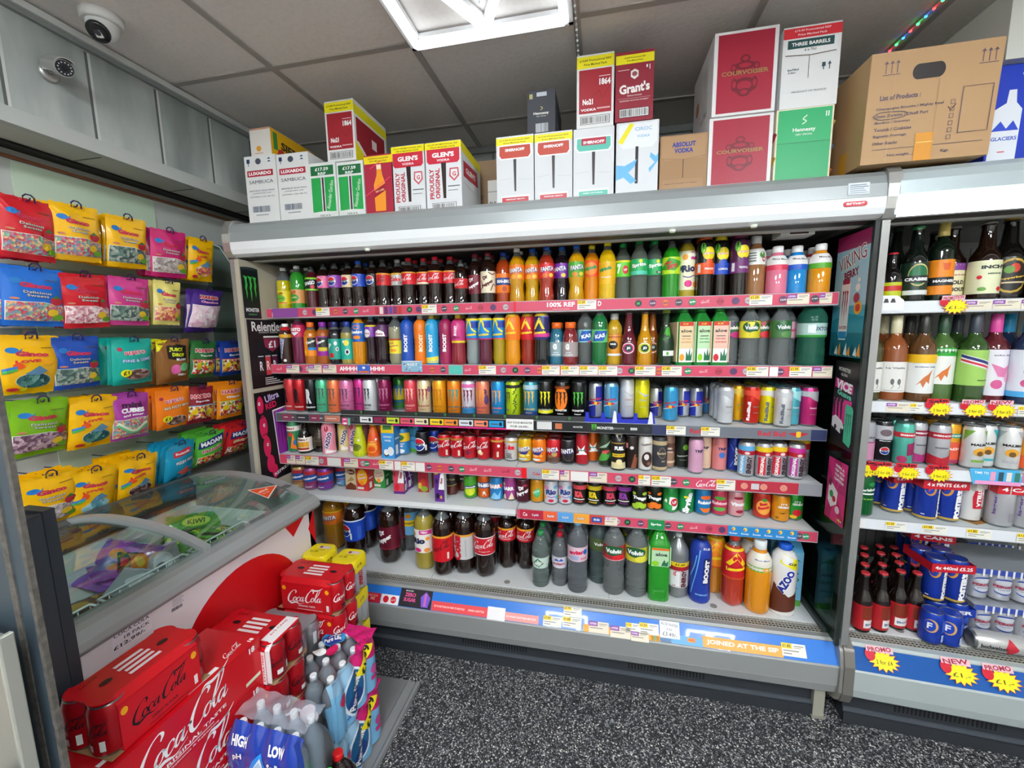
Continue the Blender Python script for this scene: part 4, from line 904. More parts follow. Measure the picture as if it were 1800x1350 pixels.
B('ri', 'tropical soda bottle with white fruit label', 'fat', .27, .035, '#b09a28', '#5c3a86', (.2, .76, '#f2eecb'), [('q', .2, .78, 1.3, .97, '#d43a90'), ('t', 'NEW', .6, .88, .7, W_, -8, .3, .05), ('t', 'Rio', 0, .55, 1.5, '#1c2348', 4, .8, .06), ('e', .9, .62, .22, .07, '#f09a2c'), ('e', -.4, .84, .3, .08, '#f0a030'), ('e', -.9, .55, .2, .06, '#3a4a70'), ('e', 0, .16, .4, .09, '#d82a80'), ('e', .8, .14, .3, .08, '#ee9440'), ('l', [(-.6, .36), (0, .32), (.7, .38)], .1, '#4a3a8a')])
for k, d, cp, c1, c2, w in (('lp', 'black iced tea bottle with orange cap', '#ee6a14', '#141414', '#e8561c', 'PEACH'), ('ll', 'black iced tea bottle with yellow cap and blue label', '#f0dc1c', '#141414', '#1f4ab8', 'LEMON'), ('lt', 'purple-label iced tea bottle with purple cap', '#7c1c50', '#4a1a44', '#6a2468', 'TROPICAL')):
    B(k, d, 'tea', .26, .033, '#140c08', cp, (.42, .9, c1), [('q', -3, 0, 3, .34, c2), ('e', .15, .62, .72, .2, '#f2dc1c'), ('e', -.5, .78, .3, .16, '#58b030'), ('t', 'Lipton', .15, .62, 1.15, '#c8202c', 4, .32, .08), ('t', 'Lipton', .15, .62, 1.1, W_, 4, .27, .02), ('e', .2, .36, .4, .1, c2), ('t', w, .2, .16, 1.0, W_, 0, .24, .04), ('q', -1.1, .05, -.75, .3, '#e4e8e4')], fill=1)
B('aj', 'brown aloe juice bottle with white cap', 'jelly', .25, .036, '#9a6a40', W_, (.56, .8, '#e8e8e0'), [('q', -.9, .15, .1, .85, '#cfd4cc'), ('e', .6, .6, .3, .2, '#4a8a3a'), ('e', .8, .35, .22, .18, '#b03050')] + [('q', -.8, .2+.16*i, .0, .28+.16*i, '#6a7068') for i in range(4)], fill=1)
for k, d, bd, band in (('jp', 'small pink jelly drink bottle', '#e07a94', '#d83a5a'), ('jb', 'small bright blue jelly drink bottle', '#1288d0', '#1f5ac0'), ('jo', 'small orange jelly drink bottle', '#e0940a', '#58a828'), ('jr', 'small red jelly drink bottle', '#a81c28', '#1f5a34')):
    B(k, d, 'jelly', .205, .036, bd, W_, (.56, .82, '#efece8'), [('q', -3, 0, 3, .36, band), ('t', 'Mogu Mogu', .15, .72, 1.4, '#2a2a30', -4, .2)], fill=1)
# ---- second shelf
B('sn', 'brown chocolate milk bottle with red collar', 'yazoo', .2, .030, '#3a1c10', W_, (.04, .74, '#2e170d'), [('t', 'SNICKERS', -.3, .5, 3.4, W_, 78, .75, .09), ('t', 'SNICKERS', -.3, .5, 3.3, '#1c3a9c', 78, .6, .03), ('q', -3, .88, 3, 1, '#d8a020'), ('e', .3, .08, .25, .05, '#e8e8e8')], fill=.8, neck='#c8202c')
B('vi', 'clear purple fruit soda bottle', 'fat', .24, .034, '#6a1a40', '#8f9494', (.56, .8, '#c42050'), [('e', 0, .5, .9, .4, '#b01a44'), ('t', 'VIMTO', 0, .62, 1.7, W_, 0, .5, .05), ('p', [(-.6, .4), (.6, .4), (0, .1)], '#e6f0f4')])
B('ru1', 'orange fruit drink bottle with orange and black label', 'jelly', .205, .033, '#b86a10', '#e86a1c', (.2, .66, '#f08c14'), [('q', .0, .35, 1.6, .95, '#2b2a28'), ('e', -.5, .2, .35, .12, '#f6c02c'), ('t', 'Oasis', .4, .72, 1.3, W_, 20, .4, .06), ('q', .1, .3, 1.3, .44, '#2a8ad0')], fill=.8)
B('ru2', 'orange fruit drink bottle with purple label', 'jelly', .205, .033, '#a8561c', '#8a2aa0', (.2, .66, '#9a1f94'), [('q', .1, .35, 1.6, .95, '#2b2a28'), ('e', -.5, .8, .35, .12, '#f6a02c'), ('t', 'Oasis', .4, .72, 1.3, W_, 20, .4, .06), ('q', .0, .25, 1.3, .44, '#d8c02a')], fill=.8)
B('te1', 'dark drink bottle with teal berry label', 'jelly', .205, .033, '#1c1820', '#1c2860', (.12, .6, '#1f9a86'), [('t', 'OASIS', -.7, .6, 1.3, W_, 55, .4, .06), ('e', .4, .78, .22, .1, W_), ('e', .6, .5, .22, .1, W_), ('e', .6, .5, .1, .05, BK), ('e', -.2, .2, .3, .13, '#d01c2c')], fill=.8)
B('te2', 'pale drink bottle with teal banana label', 'jelly', .205, .032, '#9a9048', '#1c3a8a', (.12, .6, '#22b098'), [('e', .2, .8, .4, .14, '#f0dc4a'), ('e', .3, .36, .34, .14, W_), ('e', .3, .36, .2, .09, BK), ('e', -.2, .85, .16, .07, W_)], fill=.7)
B('sk', 'tall orange soda bottle with blue sunburst label', 'fat', .245, .033, '#d88a0c', '#1c3cb0', (.44, .8, '#1f5fae'), [('e', 0, .78, .5, .12, '#e8782c'), ('t', 'Sunkist', 0, .52, 1.7, W_, 0, .45, .06), ('e', 0, .24, .55, .1, '#f08a2a')])
B('rb1', 'dark berry drink bottle with light blue cap', 'pepsi', .232, .030, '#24101c', '#5a9ac8', (.56, .8, '#7a2c9c'), [('q', -3, .85, 3, 1, '#d8c02a'), ('e', -.4, .3, .6, .35, '#f0e8e8'), ('t', 'Ribena', -.3, .3, .9, '#a01c44', 0, None, .03)])
B('rb2', 'dark berry drink bottle with dark cap', 'pepsi', .232, .030, '#200c18', '#4a1438', (.56, .8, '#5a2c5c'), [('p', [(-1, .05), (1, .05), (.8, .4), (0, .6), (-.8, .4)], W_), ('t', 'Ribena', 0, .25, 1.3, '#a01c44', 0, .3, .04), ('e', .2, .8, .2, .1, '#2a1c40')])
B('oj', 'grey ginger drink bottle with yellow label', 'pepsi', .232, .034, '#8f8d70', '#c8c8c8', (.22, .52, '#f2e23a'), [('q', -3, .88, 3, 1, '#b04a2c'), ('t', 'Old', -.2, .7, .6, '#d0506a', 8, .25), ('t', 'Jamaica', 0, .5, 1.4, '#c84a70', 8, .3), ('e', 0, .22, .5, .1, '#f0a020')], fill=.56)
for k, d, c, c2, cp, tc, lo in (('bb', 'blue sports drink bottle with vertical lettering', '#1c4fae', '#2a6ad0', '#1c3a8c', W_, 0), ('bo', 'orange sports drink bottle with vertical lettering', '#ee7a14', '#f89a30', '#b8b8b0', '#f8e0c0', 0), ('bl', 'light blue sports drink bottle with yellow splashes', '#2aa0d4', '#f0e050', '#a8982a', W_, 1), ('bm', 'maroon sports drink bottle with vertical lettering', '#9a1f50', '#c84a78', '#7a7674', W_, 0)):
    B(k, d, 'boost', .235, .031, c, cp, (.04, .84, c), [('l', [(-.7, .2), (-.8, .8), (.2, .95)], .1, c2), ('p', [(-1.5, 0), (1.5, 0), (1.5, .16), (-1.5, .1)], c2 if lo else c), ('p', [(-1.5, .5), (-.6, .62), (-1.5, .78)], c2), ('t', 'BOOST', .3, .48, 2.6, tc, 88, .55, .06)], fill=1)
B('bp', 'pink sports drink bottle with clear red base', 'boost', .235, .034, '#8a1c2c', '#c8a82a', (.42, .84, '#c8387c'), [('q', -3, 0, 3, .1, '#e8c82a'), ('q', -.5, .2, .6, .9, '#8a1450'), ('t', 'BOOST', .05, .55, 1.3, W_, 84, .4, .06)], fill=.9)
for k, d, b_, in (('ls1', 'clear sports drink bottle with blue and yellow label', '#8a9494'), ('ls2', 'dark berry sports drink bottle with blue and yellow label', '#5a1a34'), ('ls3', 'yellow-green sports drink bottle with blue and yellow label', '#a89018')):
    B(k, d, 'sport', .245, .032, b_, '#1c78c4', (.46, .84, '#1c86cc'), [('q', -3, .9, 3, 1, '#f0d820'), ('l', [(-.8, .35), (-.2, .9), (.3, .5), (.9, .35)], .22, '#f2dc20'), ('q', .2, .55, 1.2, .85, '#1c3c9c'), ('t', 'Lucozade', 0, .24, 1.7, '#f2dc20', 4, .38, .05), ('q', -3, 0, 3, .06, '#e05a40' if k == 'ls3' else '#c02c6c')])
for k, d, b_, cp, lc in (('lo', 'orange energy drink bottle with peaked logo', '#e0920c', '#e8701c', '#f07a1c'), ('lr', 'red energy drink bottle with peaked logo', '#8c2414', '#c81c28', '#c81c2c'), ('lg', 'black energy drink bottle with rainbow label', '#1a1a1c', '#9a9a98', '#2a2a60')):
    B(k, d, 'sport', .25, .034, b_, cp, (.44, .88, lc), [('q', -3, .9, 3, 1, '#d8b838')]+([('q', .3, .1, .7, .9, '#2ab0d0'), ('q', .7, .1, 1.3, .9, '#8a3ac0'), ('q', -3, .1, 3, .25, '#d83a90')] if k == 'lg' else [])+[('p', [(-.8, .4), (0, .86), (.7, .4), (.4, .4), (0, .65), (-.5, .4)], '#f4d82a'), ('t', 'Lucozade', 0, .28, 1.7, '#f4d82a', 4, .36, .06)])
for k, d, b_ in (('ga1', 'short blue wide-mouth sports drink bottle', '#2a6c84'), ('ga2', 'short red wide-mouth sports drink bottle', '#7c1c20')):
    B(k, d, 'gator', .182, .033, b_, '#e8681c', (.2, .54, '#8fa4a8' if k == 'ga1' else '#a89a98'), [('t', 'G', -.1, .68, .55, W_, 0, .8, .1), ('q', -.5, .1, .6, .16, '#dce8ec'), ('q', -.3, .25, .4, .3, '#dce8ec')], fill=1)
B('ri1', 'clear soda bottle with teal slanted label', 'fat', .24, .033, clear('#ccd6d4'), '#a8aaa6', (.4, .62, '#8cc8c8'), [('p', [(-1, .1), (.4, .1), (1.1, .9), (-.6, .9)], '#1c58b0'), ('t', 'KAS', 0, .5, 1.3, W_, 12, .5, .06), ('q', .2, 0, 1.2, .12, '#d84a90')])
B('ri2', 'green glassy soda bottle with teal slanted label', 'fat', .24, .033, '#0f6a34', '#1a9a40', (.4, .62, '#6cc870'), [('p', [(-1, .1), (.4, .1), (1.1, .9), (-.6, .9)], '#1c58b0'), ('t', 'KAS', 0, .5, 1.3, W_, 12, .5, .06)])
B('bg', 'yellow juice bottle with black roundel', 'jelly', .215, .033, '#c49a22', '#b8b6b0', (.18, .6, '#d89022'), [('q', -3, .84, 3, 1, '#b0482c'), ('e', 0, .5, .6, .2, BK), ('t', 'BIG', 0, .54, .7, W_, 0, .22, .05), ('q', -3, 0, 3, .1, '#eee')], fill=1)
for k, d, c, e in (('j1', 'dark red glass juice bottle', '#5c1024', '#d83a80'), ('j2', 'yellow glass juice bottle', '#c88c0c', '#d8dc20'), ('j3', 'amber glass juice bottle', '#8c4a10', '#e86a20')):
    B(k, d, 'glass', .222, .031, c, '#3a3638', (.2, .44, c), [('e', 0, .5, .85, .42, W_), ('e', 0, .5, .76, .36, e), ('e', .05, .5, .5, .28, '#123c34'), ('t', 'JO', .05, .5, .5, W_, 0, .42, .08)], fill=.8, neck='#7a2438' if k == 'j1' else c)
B('ap', 'dark green sparkling apple glass bottle', 'glass', .225, .034, '#0c2a14', '#8a9a24', (.16, .7, '#0d3016'), [('p', [(-.3, .55), (.6, .65), (.5, .95), (.2, 1), (-.1, .8)], '#3c9a1c'), ('q', -.2, .03, 1.3, .2, W_), ('e', .3, .11, .15, .06, '#58a83a')], fill=1)
for k, d, lc, fc, w in (('al1', 'aloe drink bottle with peach mango label', '#e8cfa4', '#f0a02c', '#d08a2c'), ('al2', 'aloe drink bottle with green original label', '#c4e4b8', '#8cd020', '#3a9a58'), ('al3', 'aloe drink bottle with pink pomegranate label', '#eec0ac', '#d01c2c', '#c82838')):
    B(k, d, 'square', .235, .033, '#1c7a2c', '#1c8a30', (.06, .74, lc), [('q', -.8, .9, .8, 1, '#c8341c'), ('t', '£1.29', -.1, .95, .6, '#f4e04a'), ('t', 'aloe', 0, .78, 1.3, '#4a4436', 0, .4, .03), ('q', -.5, .64, .5, .66, '#5a5a50'), ('t', 'WITH REAL', 0, .58, 1.1, w, 0, .16, .03), ('t', 'ALOE PIECES', 0, .5, 1.2, w, 0, .16, .03), ('q', -.8, 0, .8, .34, '#eef2ee'), ('p', [(.0, .04), (.7, .04), (.75, .26), (.55, .16), (.45, .36), (.3, .16), (.05, .28)], '#1c6a44'), ('e', -.45, .12, .3, .09, fc)], fill=1, sq=5)
WT = clear('#e4eeee')
for k, d, cp, lc, f in (('v1', 'clear water bottle with purple fruit label', '#6a2c6c', '#4a2c58', '#b02c70'), ('v2', 'clear water bottle with yellow lemon label', '#e0d43c', '#e8d83a', '#d4c828'), ('v3', 'clear water bottle with strawberry label', '#c01c28', '#a83038', '#d02c34'), ('v4', 'clear water bottle with green label', '#1f7a38', '#3c6a38', '#58884a')):
    B(k, d, 'water', .24, .036, WT, cp, (.45, .72, lc), [('e', .1, .66, .9, .34, '#1c5a34'), ('t', 'Volvic', .1, .62, 1.35, W_, 0, .42, .05), ('e', .5, .2, .7, .2, f)], fill=1)
B('ev', 'clear water bottle with pink label', 'water', .24, .034, clear('#dce6ec'), '#6f8fb8', (.44, .7, '#d8a8b8'), [('t', 'evian', 0, .5, 1.6, '#c82c5a', 0, .4, .03)], fill=1)
B('bk', 'large green water bottle with clear label', 'water', .26, .048, clear('#58c8a4'), '#2c9a68', (.42, .62, '#b4d4cc'), [('t', 'BUXTON', .1, .6, 1.4, '#3a3a60', 0, .3), ('q', -.8, .3, -.3, .9, '#e8f0ee'), ('q', -3, 0, 3, .16, '#3aa03a')], fill=1)
# ---- third shelf: tall energy cans
def mcan(k, d, c, cl, word='MONSTER', wc=None, extra=(), metal=.35, H=.168, R_=.033): N_(k, d, H, R_, c, list(extra)+[('m', 0, .58, 1.5, .48, cl), ('t', word, 0, .24, 1.7, wc or cl, 0, .26, .04), ('t', 'ENERGY', 0, .13, .9, wc or cl, 0, .12)], name='energy_drink_can', metal=metal)
rl_ = [('t', 'R', -.1, .52, .8, BK, 0, 2.2, .06), ('p', [(-.9, .8), (-.5, .5), (-.8, .3)], BK), ('t', 'Relentless', 0, .14, 1.5, '#e8b8b0', 0, .3)]
N_('r1', 'coral red energy can with black letter', .168, .033, '#c8363c', rl_, name='energy_drink_can'); N_('r2', 'cherry red energy can with black letter', .168, .033, '#b3161e', rl_, name='energy_drink_can')
N_('r3', 'black energy can with silver letter', .168, .033, '#141518', [('t', 'R', -.1, .52, .8, '#d8dadc', 0, 2.2, .06), ('t', 'Relentless', 0, .14, 1.5, '#e8e8e8', 0, .3)], name='energy_drink_can')
mcan('m1', 'mint green clawmark can', '#4fb88a', '#4a5a58'); mcan('m2', 'peach orange clawmark can', '#ea7a4c', '#5a4a48'); mcan('m3', 'pale pink patterned clawmark can', '#d878a4', '#5a3a58', extra=[('q', -3, .35, 3, .38, '#b8588c'), ('q', -3, .7, 3, .72, '#b8588c')]); mcan('m4', 'bright pink clawmark can', '#d0388c', '#4a2450')
mcan('m5', 'white clawmark can', '#dfe4e6', '#34363c'); mcan('m6', 'dark berry punch clawmark can', '#7c1446', '#b86a90', 'PUNCH'); mcan('m7', 'green and blue clawmark can', '#3f8a3a', '#2a5ac0', extra=[('q', -3, .3, 3, .7, '#c8b42a')]); mcan('m8', 'coral punch clawmark can', '#dc4a56', '#f0b8b0', 'PUNCH'); mcan('m9', 'cream punch clawmark can with red claws', '#ecdcae', '#a8323a', 'PUNCH', extra=[('e', .9, .8, .3, .1, '#8a6a8a'), ('e', -.9, .3, .2, .1, '#c8a050')])
mcan('n1', 'amber yellow clawmark can', '#f0a41c', '#c8780c'); mcan('n2', 'orange clawmark can with teal claws', '#ee8a20', '#3a9a94', 'JUICED', '#1c6a70'); mcan('n3', 'white and pink clawmark can with maroon claws', '#e4e2ec', '#7a1c40', 'JUICED', '#3a2a5c', [('q', -3, .88, 3, 1, '#e070b0'), ('q', -3, 0, 3, .22, '#2a7cb0')]); mcan('n4', 'peach clawmark can with purple sketch', '#ee8464', '#e8a030', 'JUICED', '#c03a4c', [('e', .9, .5, .35, .16, '#5a3a6c'), ('e', .7, .75, .25, .1, '#4a2c5c')]); mcan('n5', 'sky blue clawmark can with orange claws', '#1c8ccc', '#e89a4c', 'JUICED', '#e86a4c')
N_('n6', 'lime green scribbled clawmark can', .168, .033, '#c0dc20', [('m', -.55, .56, .9, .44, '#1c1c20')]+[('l', [(.2+.25*(i % 3), .1+.1*i), (.5+.2*(i % 2), .16+.1*i), (.3+.3*(i % 3), .2+.1*i)], .1, '#1c1c20') for i in range(8)]+[('q', -3, .9, 3, 1, '#22241c'), ('t', 'ZERO', -.6, .2, .8, '#6a6a80', 0, .2, .05)], name='energy_drink_can')
mcan('n7', 'teal clawmark can with yellow claws', '#3a8ea8', '#ecb440', 'JUICED', '#e0c070', [('q', -3, 0, 3, .18, '#1c3a78'), ('q', -3, .86, 3, 1, '#b8d4dc')]); mcan('n8', 'black clawmark can with yellow claws', '#141514', '#f0ea1c', 'NITRO', '#a8a8a8', [('q', -3, .13, 3, .24, '#e8e41c')]); mcan('n9', 'orange and black clawmark can', '#141210', '#141210', 'MONSTER', W_, [('e', 0, .6, .95, .36, '#ee7a14'), ('q', -3, .9, 3, .98, '#8a3a0c')]); mcan('o1', 'black clawmark can with green claws', '#101312', '#4fc040', 'MONSTER', W_)
def rb(k, d, c1, c2, w=None, H=.156, R_=.029, wc='#c8203c', vert=False, base='#c8ccd0', col='#c8ccd0'):
    N_(k, d, H, R_, col, [('p', [(-3, 0), (0, 0), (0, .5), (-3, .5)], c1), ('p', [(0, .5), (3, .5), (3, 1), (0, 1)], c1), ('p', [(-1.4, .3), (1.4, .5), (1.4, .52), (-1.4, .34)], c2)]+([('t', 'Red Bull', -.65, .4, 2.8, W_, 88, .4, .05)] if vert else [('t', 'Red Bull', 0, .58, 1.6, wc, 8, .3, .05), ('e', 0, .44, .25, .06, '#e8b82a'), ('p', [(-.8, .45), (-.2, .5), (-.2, .4)], '#c8203c'), ('p', [(.8, .45), (.2, .5), (.2, .4)], '#c8203c')]), name='energy_drink_can', metal=.6)
rb('q1', 'tall silver and blue slanted energy can', '#1c2c8c', '#d0d4d8', H=.160, R_=.030); rb('q2', 'tall metallic light blue energy can', '#2c8cc4', '#d0d4d8', col='#8cc0dc', H=.162, R_=.031)
for k, d, c, a2, H in (('q3', 'tall white energy can behind blue tray', '#dfe0e2', '#c8a0a8', .178), ('q4', 'tall bright yellow energy can behind blue tray', '#ece31a', '#b8b8a0', .178)):
    N_(k, d, H, .031, c, [('p', [(-.9, .78), (.2, .66), (1.0, .66), (.2, .58)], '#c4c6c8'), ('t', 'SPRING', 0, .5, 1.1, a2), ('q', -.5, .3, .6, .31, a2)], name='energy_drink_can')
rb('q5', 'small navy and silver energy can', '#1c2484', '#c8ccd0', H=.134, R_=.0265); rb('q6', 'metallic sky blue energy can with silver stripe', '#2a8cc0', '#d0d8dc', H=.150, R_=.029, col='#4aa4d4'); rb('q7', 'small blue-topped silver energy can', '#1c2c9c', '#d0d4d8', H=.134, R_=.0265); rb('q8', 'small grey-blue silver energy can', '#2a6ca4', '#9aa0a8', H=.134, R_=.0265, col='#8a9098')
for k, d, c, top, vw in (('e1', 'silver white energy can with grey leaf', '#dcdfe2', '#b4b8bc', 0), ('e2', 'golden yellow energy can', '#e4a814', '#e8c850', 0), ('e3', 'red energy can with white vertical lettering', '#c8281c', '#e04a34', 1), ('e4', 'lemon yellow energy can with grey vertical lettering', '#e2d61c', '#d8d8d0', 2), ('e5', 'plain white energy can with vertical lettering', '#dfe0e0', '#c8cacc', 2), ('e6', 'turquoise energy can', '#58bccc', '#a0dce0', 0), ('e7', 'magenta energy can', '#c82c74', '#b8b8bc', 0)):
    N_(k, d, .156, .0295, c, [('q', -3, .84, 3, 1, top), ('p', [(-.2, .84), (1.2, .84), (1.2, .66), (.4, .74)], top)]+([('t', 'RedBull', -.55, .35, 2.6, W_ if vw == 1 else '#5a6070', 88, .4, .05)] if vw else [])+[('t', 'Summer', .4, .5, .9, '#f0e8e8' if k in ('e7', 'e6') else '#8a8478', 0, .22), ('q', .0, .3, .9, .31, '#a8a4a0')], name='energy_drink_can', metal=.45)
# ---- fourth shelf
N_('ma', 'tall colourful malt drink can', .168, .033, '#3a8a5c', [('q', -3, .72, 3, .9, '#f0e6dc'), ('t', 'SUPERMALT', 0, .81, 1.9, '#8a1c24', 0, .3, .06), ('p', [(-1.4, 0), (-.6, .3), (-1.2, .62)], '#e8921c'), ('p', [(-.5, 0), (.2, .0), (-.1, .55)], '#2a9a5c'), ('p', [(.2, .1), (1.1, .05), (.7, .65)], '#ee7a20'), ('e', -.6, .45, .3, .1, '#e8c02a'), ('e', .3, .6, .3, .08, '#d03a2c'), ('e', .9, .3, .25, .1, '#2a6aa0')])
B('mb', 'black malt drink bottle with cream label', 'glass', .165, .036, '#140d08', '#222', (.08, .5, '#f0e8dc'), [('t', 'SUPERMALT', 0, .84, 1.9, '#5a1418', 0, .3, .05), ('q', -1.1, .3, 1.1, .7, '#e0a02c'), ('q', -.4, .3, -.35, .7, '#a86a10'), ('q', .35, .3, .4, .7, '#a86a10'), ('q', -1.1, .1, 1.1, .26, '#9a3020')], fill=1)
B('mk', 'black malt drink bottle with dark yellow label', 'glass', .165, .034, '#140d08', '#222', (.2, .7, '#3a3020'), [('q', -1.3, 0, -.9, 1, '#c8941c'), ('q', -.7, .3, .9, .8, '#7a6a68')], fill=1)
yz_ = lambda c, f: [('p', [(-.2, 0), (1.6, 0), (1.6, 1), (0, 1)], W_), ('e', .1, .84, .3, .1, f), ('t', 'YAZOO', .25, .42, 2.9, W_, 74, .8, .1), ('t', 'YAZOO', .25, .42, 2.7, '#1c2c6c', 74, .66, .05)]
B('yp', 'pink milkshake bottle with slanted blue lettering', 'yazoo', .175, .033, '#e8a0ac', '#e8a0ac', (.05, .9, '#e890a4'), yz_('#e890a4', '#a81c30'), fill=1)
B('yb', 'yellow milkshake bottle with slanted blue lettering', 'yazoo', .175, .030, '#e2d8a8', '#e2d8a8', (.05, .9, '#e0d08c'), yz_('#e0d08c', '#e8c830'), fill=1)
B('ky', 'lime green cone-shaped juice bottle', 'cone', .172, .034, '#b8c81c', '#a8bc1c', (.1, .62, '#c0cc1c'), [('e', 0, .35, .8, .2, '#6a7a18'), ('t', 'Rubicon', 0, .4, 1.3, '#5a6a10', 6, .25), ('e', .4, .74, .14, .06, W_), ('t', 'GUAVA', 0, .9, .9, '#5a7a18', 0, .12)], fill=1)
B('ko', 'orange cone-shaped mango juice bottle', 'cone', .172, .036, '#e0641c', '#e8b020', (.1, .66, '#e0501c'), [('e', -.1, .3, .8, .26, '#f0a01c'), ('t', 'Mango', 0, .5, 1.3, '#f0d060', 8, .25), ('t', 'Rubicon', 0, .62, 1.1, '#f0d060', 4, .16), ('e', .5, .72, .14, .06, W_)], fill=1)
T_('cw', 'tall blue and yellow coconut water carton', .068, .055, .185, '#3c94d4', [('q', -1, .68, 1, 1, '#e8c41c'), ('p', [(-.7, .76), (.7, .78), (.6, .93), (-.6, .95)], '#3a7a3c'), ('t', 'COCONUT', 0, .58, 1.3, W_, 0, .26, .03), ('t', 'WATER', 0, .48, 1.0, W_, 0, .26, .03), ('e', -.3, .15, .45, .1, '#4a3020'), ('e', -.3, .17, .38, .08, W_), ('e', .4, .2, .5, .12, '#e0e8ec')], side='#2a72b0')
N_('cn', 'blue and yellow coconut water can', .135, .033, '#3c8cc8', [('q', -3, .55, 3, .95, '#e0b820'), ('e', 0, .74, .7, .14, '#3a6a30'), ('t', 'COCONUT', 0, .45, 1.4, W_, 0, .24), ('t', 'WATER', 0, .34, 1.0, W_, 0, .24), ('e', .1, .12, .6, .1, '#e8e8e0')])
T_('vc', 'tall pale blue coconut carton with palm', .065, .05, .17, '#4aa0d0', [('t', 'VITA', 0, .5, 1.2, '#1c3c7c', 0, .3, .04), ('t', 'COCO', 0, .36, 1.3, '#1c3c7c', 0, .3, .04), ('p', [(-.8, .7), (0, .8), (.8, .7), (.2, .74), (.1, .56), (0, .56), (.05, .74)], '#2c7a4c'), ('q', -1, 0, 1, .12, '#5aa048')], side='#2c68b0')
N_('px', 'short black cola can with globe logo', .118, .034, '#15151a', [('g', -.15, .52, .85), ('q', .8, .2, 1.05, .5, '#e0e0e0')])
N_('pz', 'short blue cola can with globe logo', .115, .033, '#1c3ca4', [('g', 0, .52, .85)])
cola = lambda x: [('q', -3, .9, 3, 1, '#b08030')]+[('c', .05, .66, 2.5, W_, 6), ('q', .5, .06, .8, .36, '#d8c8b8')]+x
N_('c1', 'red cola can with white script and gold rim', .115, .033, '#c41826', cola([]))
N_('c2', 'red cola can with cherry picture', .115, .033, '#bf1a28', [('c', .05, .66, 2.5, W_, 6), ('e', -.1, .3, .3, .12, '#6a1430'), ('e', .3, .32, .22, .1, '#7a1c38')])
N_('c3', 'red cola can with vanilla flower', .115, .033, '#bf1a28', [('c', .05, .68, 2.5, W_, 6), ('e', -.2, .34, .3, .1, '#e8d8b0'), ('e', .1, .3, .3, .1, '#e0c890'), ('e', 0, .4, .2, .1, '#f0e8d0')])
N_('c4', 'plain red cola can with black lettering', .115, .033, '#b81820', [('c', -.7, .5, 2.3, '#3a0a0c', 80), ('q', .2, .1, .5, .4, '#d8c8b8'), ('e', .5, .7, .2, .08, W_), ('q', -3, .9, 3, 1, '#c89040')])
N_('c5', 'silver diet cola can with red lettering', .115, .033, '#d4d2d0', [('t', 'Coke', -.1, .66, 1.9, RED, 0, .7, .07), ('q', -3, .9, 3, 1, '#c8a040'), ('t', 'YOU', 0, .3, .8, BK, 0, .22, .05), ('t', 'TAKE', 0, .2, .8, BK, 0, .22, .05), ('t', 'CONTROL', 0, .1, 1.1, BK, 0, .2, .05), ('q', -.3, .4, -.1, 1, '#b8b8b8')])
fa = lambda c1, c2: [('p', [(-.8, .42), (.7, .5), (.4, .36), (-.2, .3)], '#1b2a7a'), ('t', 'FANTA', .05, .6, 2.0, '#1b2a7a', 8, .72, .1), ('t', 'FANTA', 0, .62, 1.9, W_, 8, .62, .04), ('e', -.2, .28, .45, .07, c1), ('e', .6, .3, .25, .05, c1), ('e', -.2, .1, .7, .05, c2)]
N_('f1', 'yellow lemon soda can', .115, .033, '#e2b21c', fa('#f4e070', '#b8d0d8'), metal=.2)
N_('f2', 'orange soda can with blue swoosh', .115, .033, '#ee7a18', fa('#f8b058', '#d8e4e8'), metal=.2)
N_('f3', 'red soda can with brown candy picture', .115, .033, '#c8202a', [('q', -3, 0, 3, .25, '#5a4034'), ('e', .4, .4, .4, .12, '#b89a5a')]+fa('#8a6a3c', '#6a5040')[1:4], metal=.2)
N_('f4', 'black soda can with blue lettering', .115, .033, '#1c1a20', [('e', .2, .4, .8, .3, '#4a4434'), ('e', .2, .4, .65, .24, '#1c1a20')]+fa('#6a5a3a', '#5a5048')[1:3], metal=.2)
mi = [('p', [(-1, .3), (-.3, .42), (-.6, .68), (0, .55), (.6, .72), (.4, .5), (1, .34), (.2, .36)], W_), ('t', 'Mirinda', 0, .52, 1.6, '#1c7a6c', 6, .3, .05)]
N_('i1', 'tall red strawberry soda can', .145, .029, '#b8202c', mi, metal=.25); N_('i2', 'tall orange soda can with star', .145, .029, '#d8641c', mi, metal=.25)
N_('dw', 'tall dark green soda can with jagged pattern', .150, .029, '#2c3a28', [('p', [(-1.4, .1), (-.4, .5), (.4, .4), (1.4, .75), (1.4, .5), (.2, .2)], '#4a9a3c'), ('p', [(-1.2, .6), (.2, .8), (1, .95), (.1, .66)], '#9ab8a0'), ('t', 'DEW', .1, .5, 1.2, '#d04a50', 14, .5, .08), ('e', 1, .3, .3, .1, '#3a7a50')], metal=.2)
B('fu', 'black breakfast drink bottle with yellow collar', 'yazoo', .17, .031, '#1c1a18', '#e8c22a', (.04, .92, '#1c1a18'), [('q', -3, .76, 3, 1, '#e8b41c'), ('p', [(-.5, 1), (0, .84), (.5, 1)], W_), ('t', 'FUEL', 0, .62, 1.3, W_, 0, .55, .07), ('q', -1, .36, 1, .46, '#e8c22a'), ('t', 'DELIGHT', 0, .41, 1.5, BK, 0, .16), ('q', -1.2, .02, 1.2, .2, '#d8cc9c'), ('e', 0, .22, .4, .08, '#e8d8a0')], fill=1)
N_('k1', 'dark brown iced coffee can with pink patch', .150, .027, '#241a18', [('p', [(-.2, 0), (.6, .0), (1.0, .34), (.5, .4), (.7, .5), (.3, .48)], '#8a4a30'), ('q', -1.1, .7, -.7, .88, '#c87a80'), ('e', -.1, .72, .3, .06, '#dcd8d4')], metal=.2)
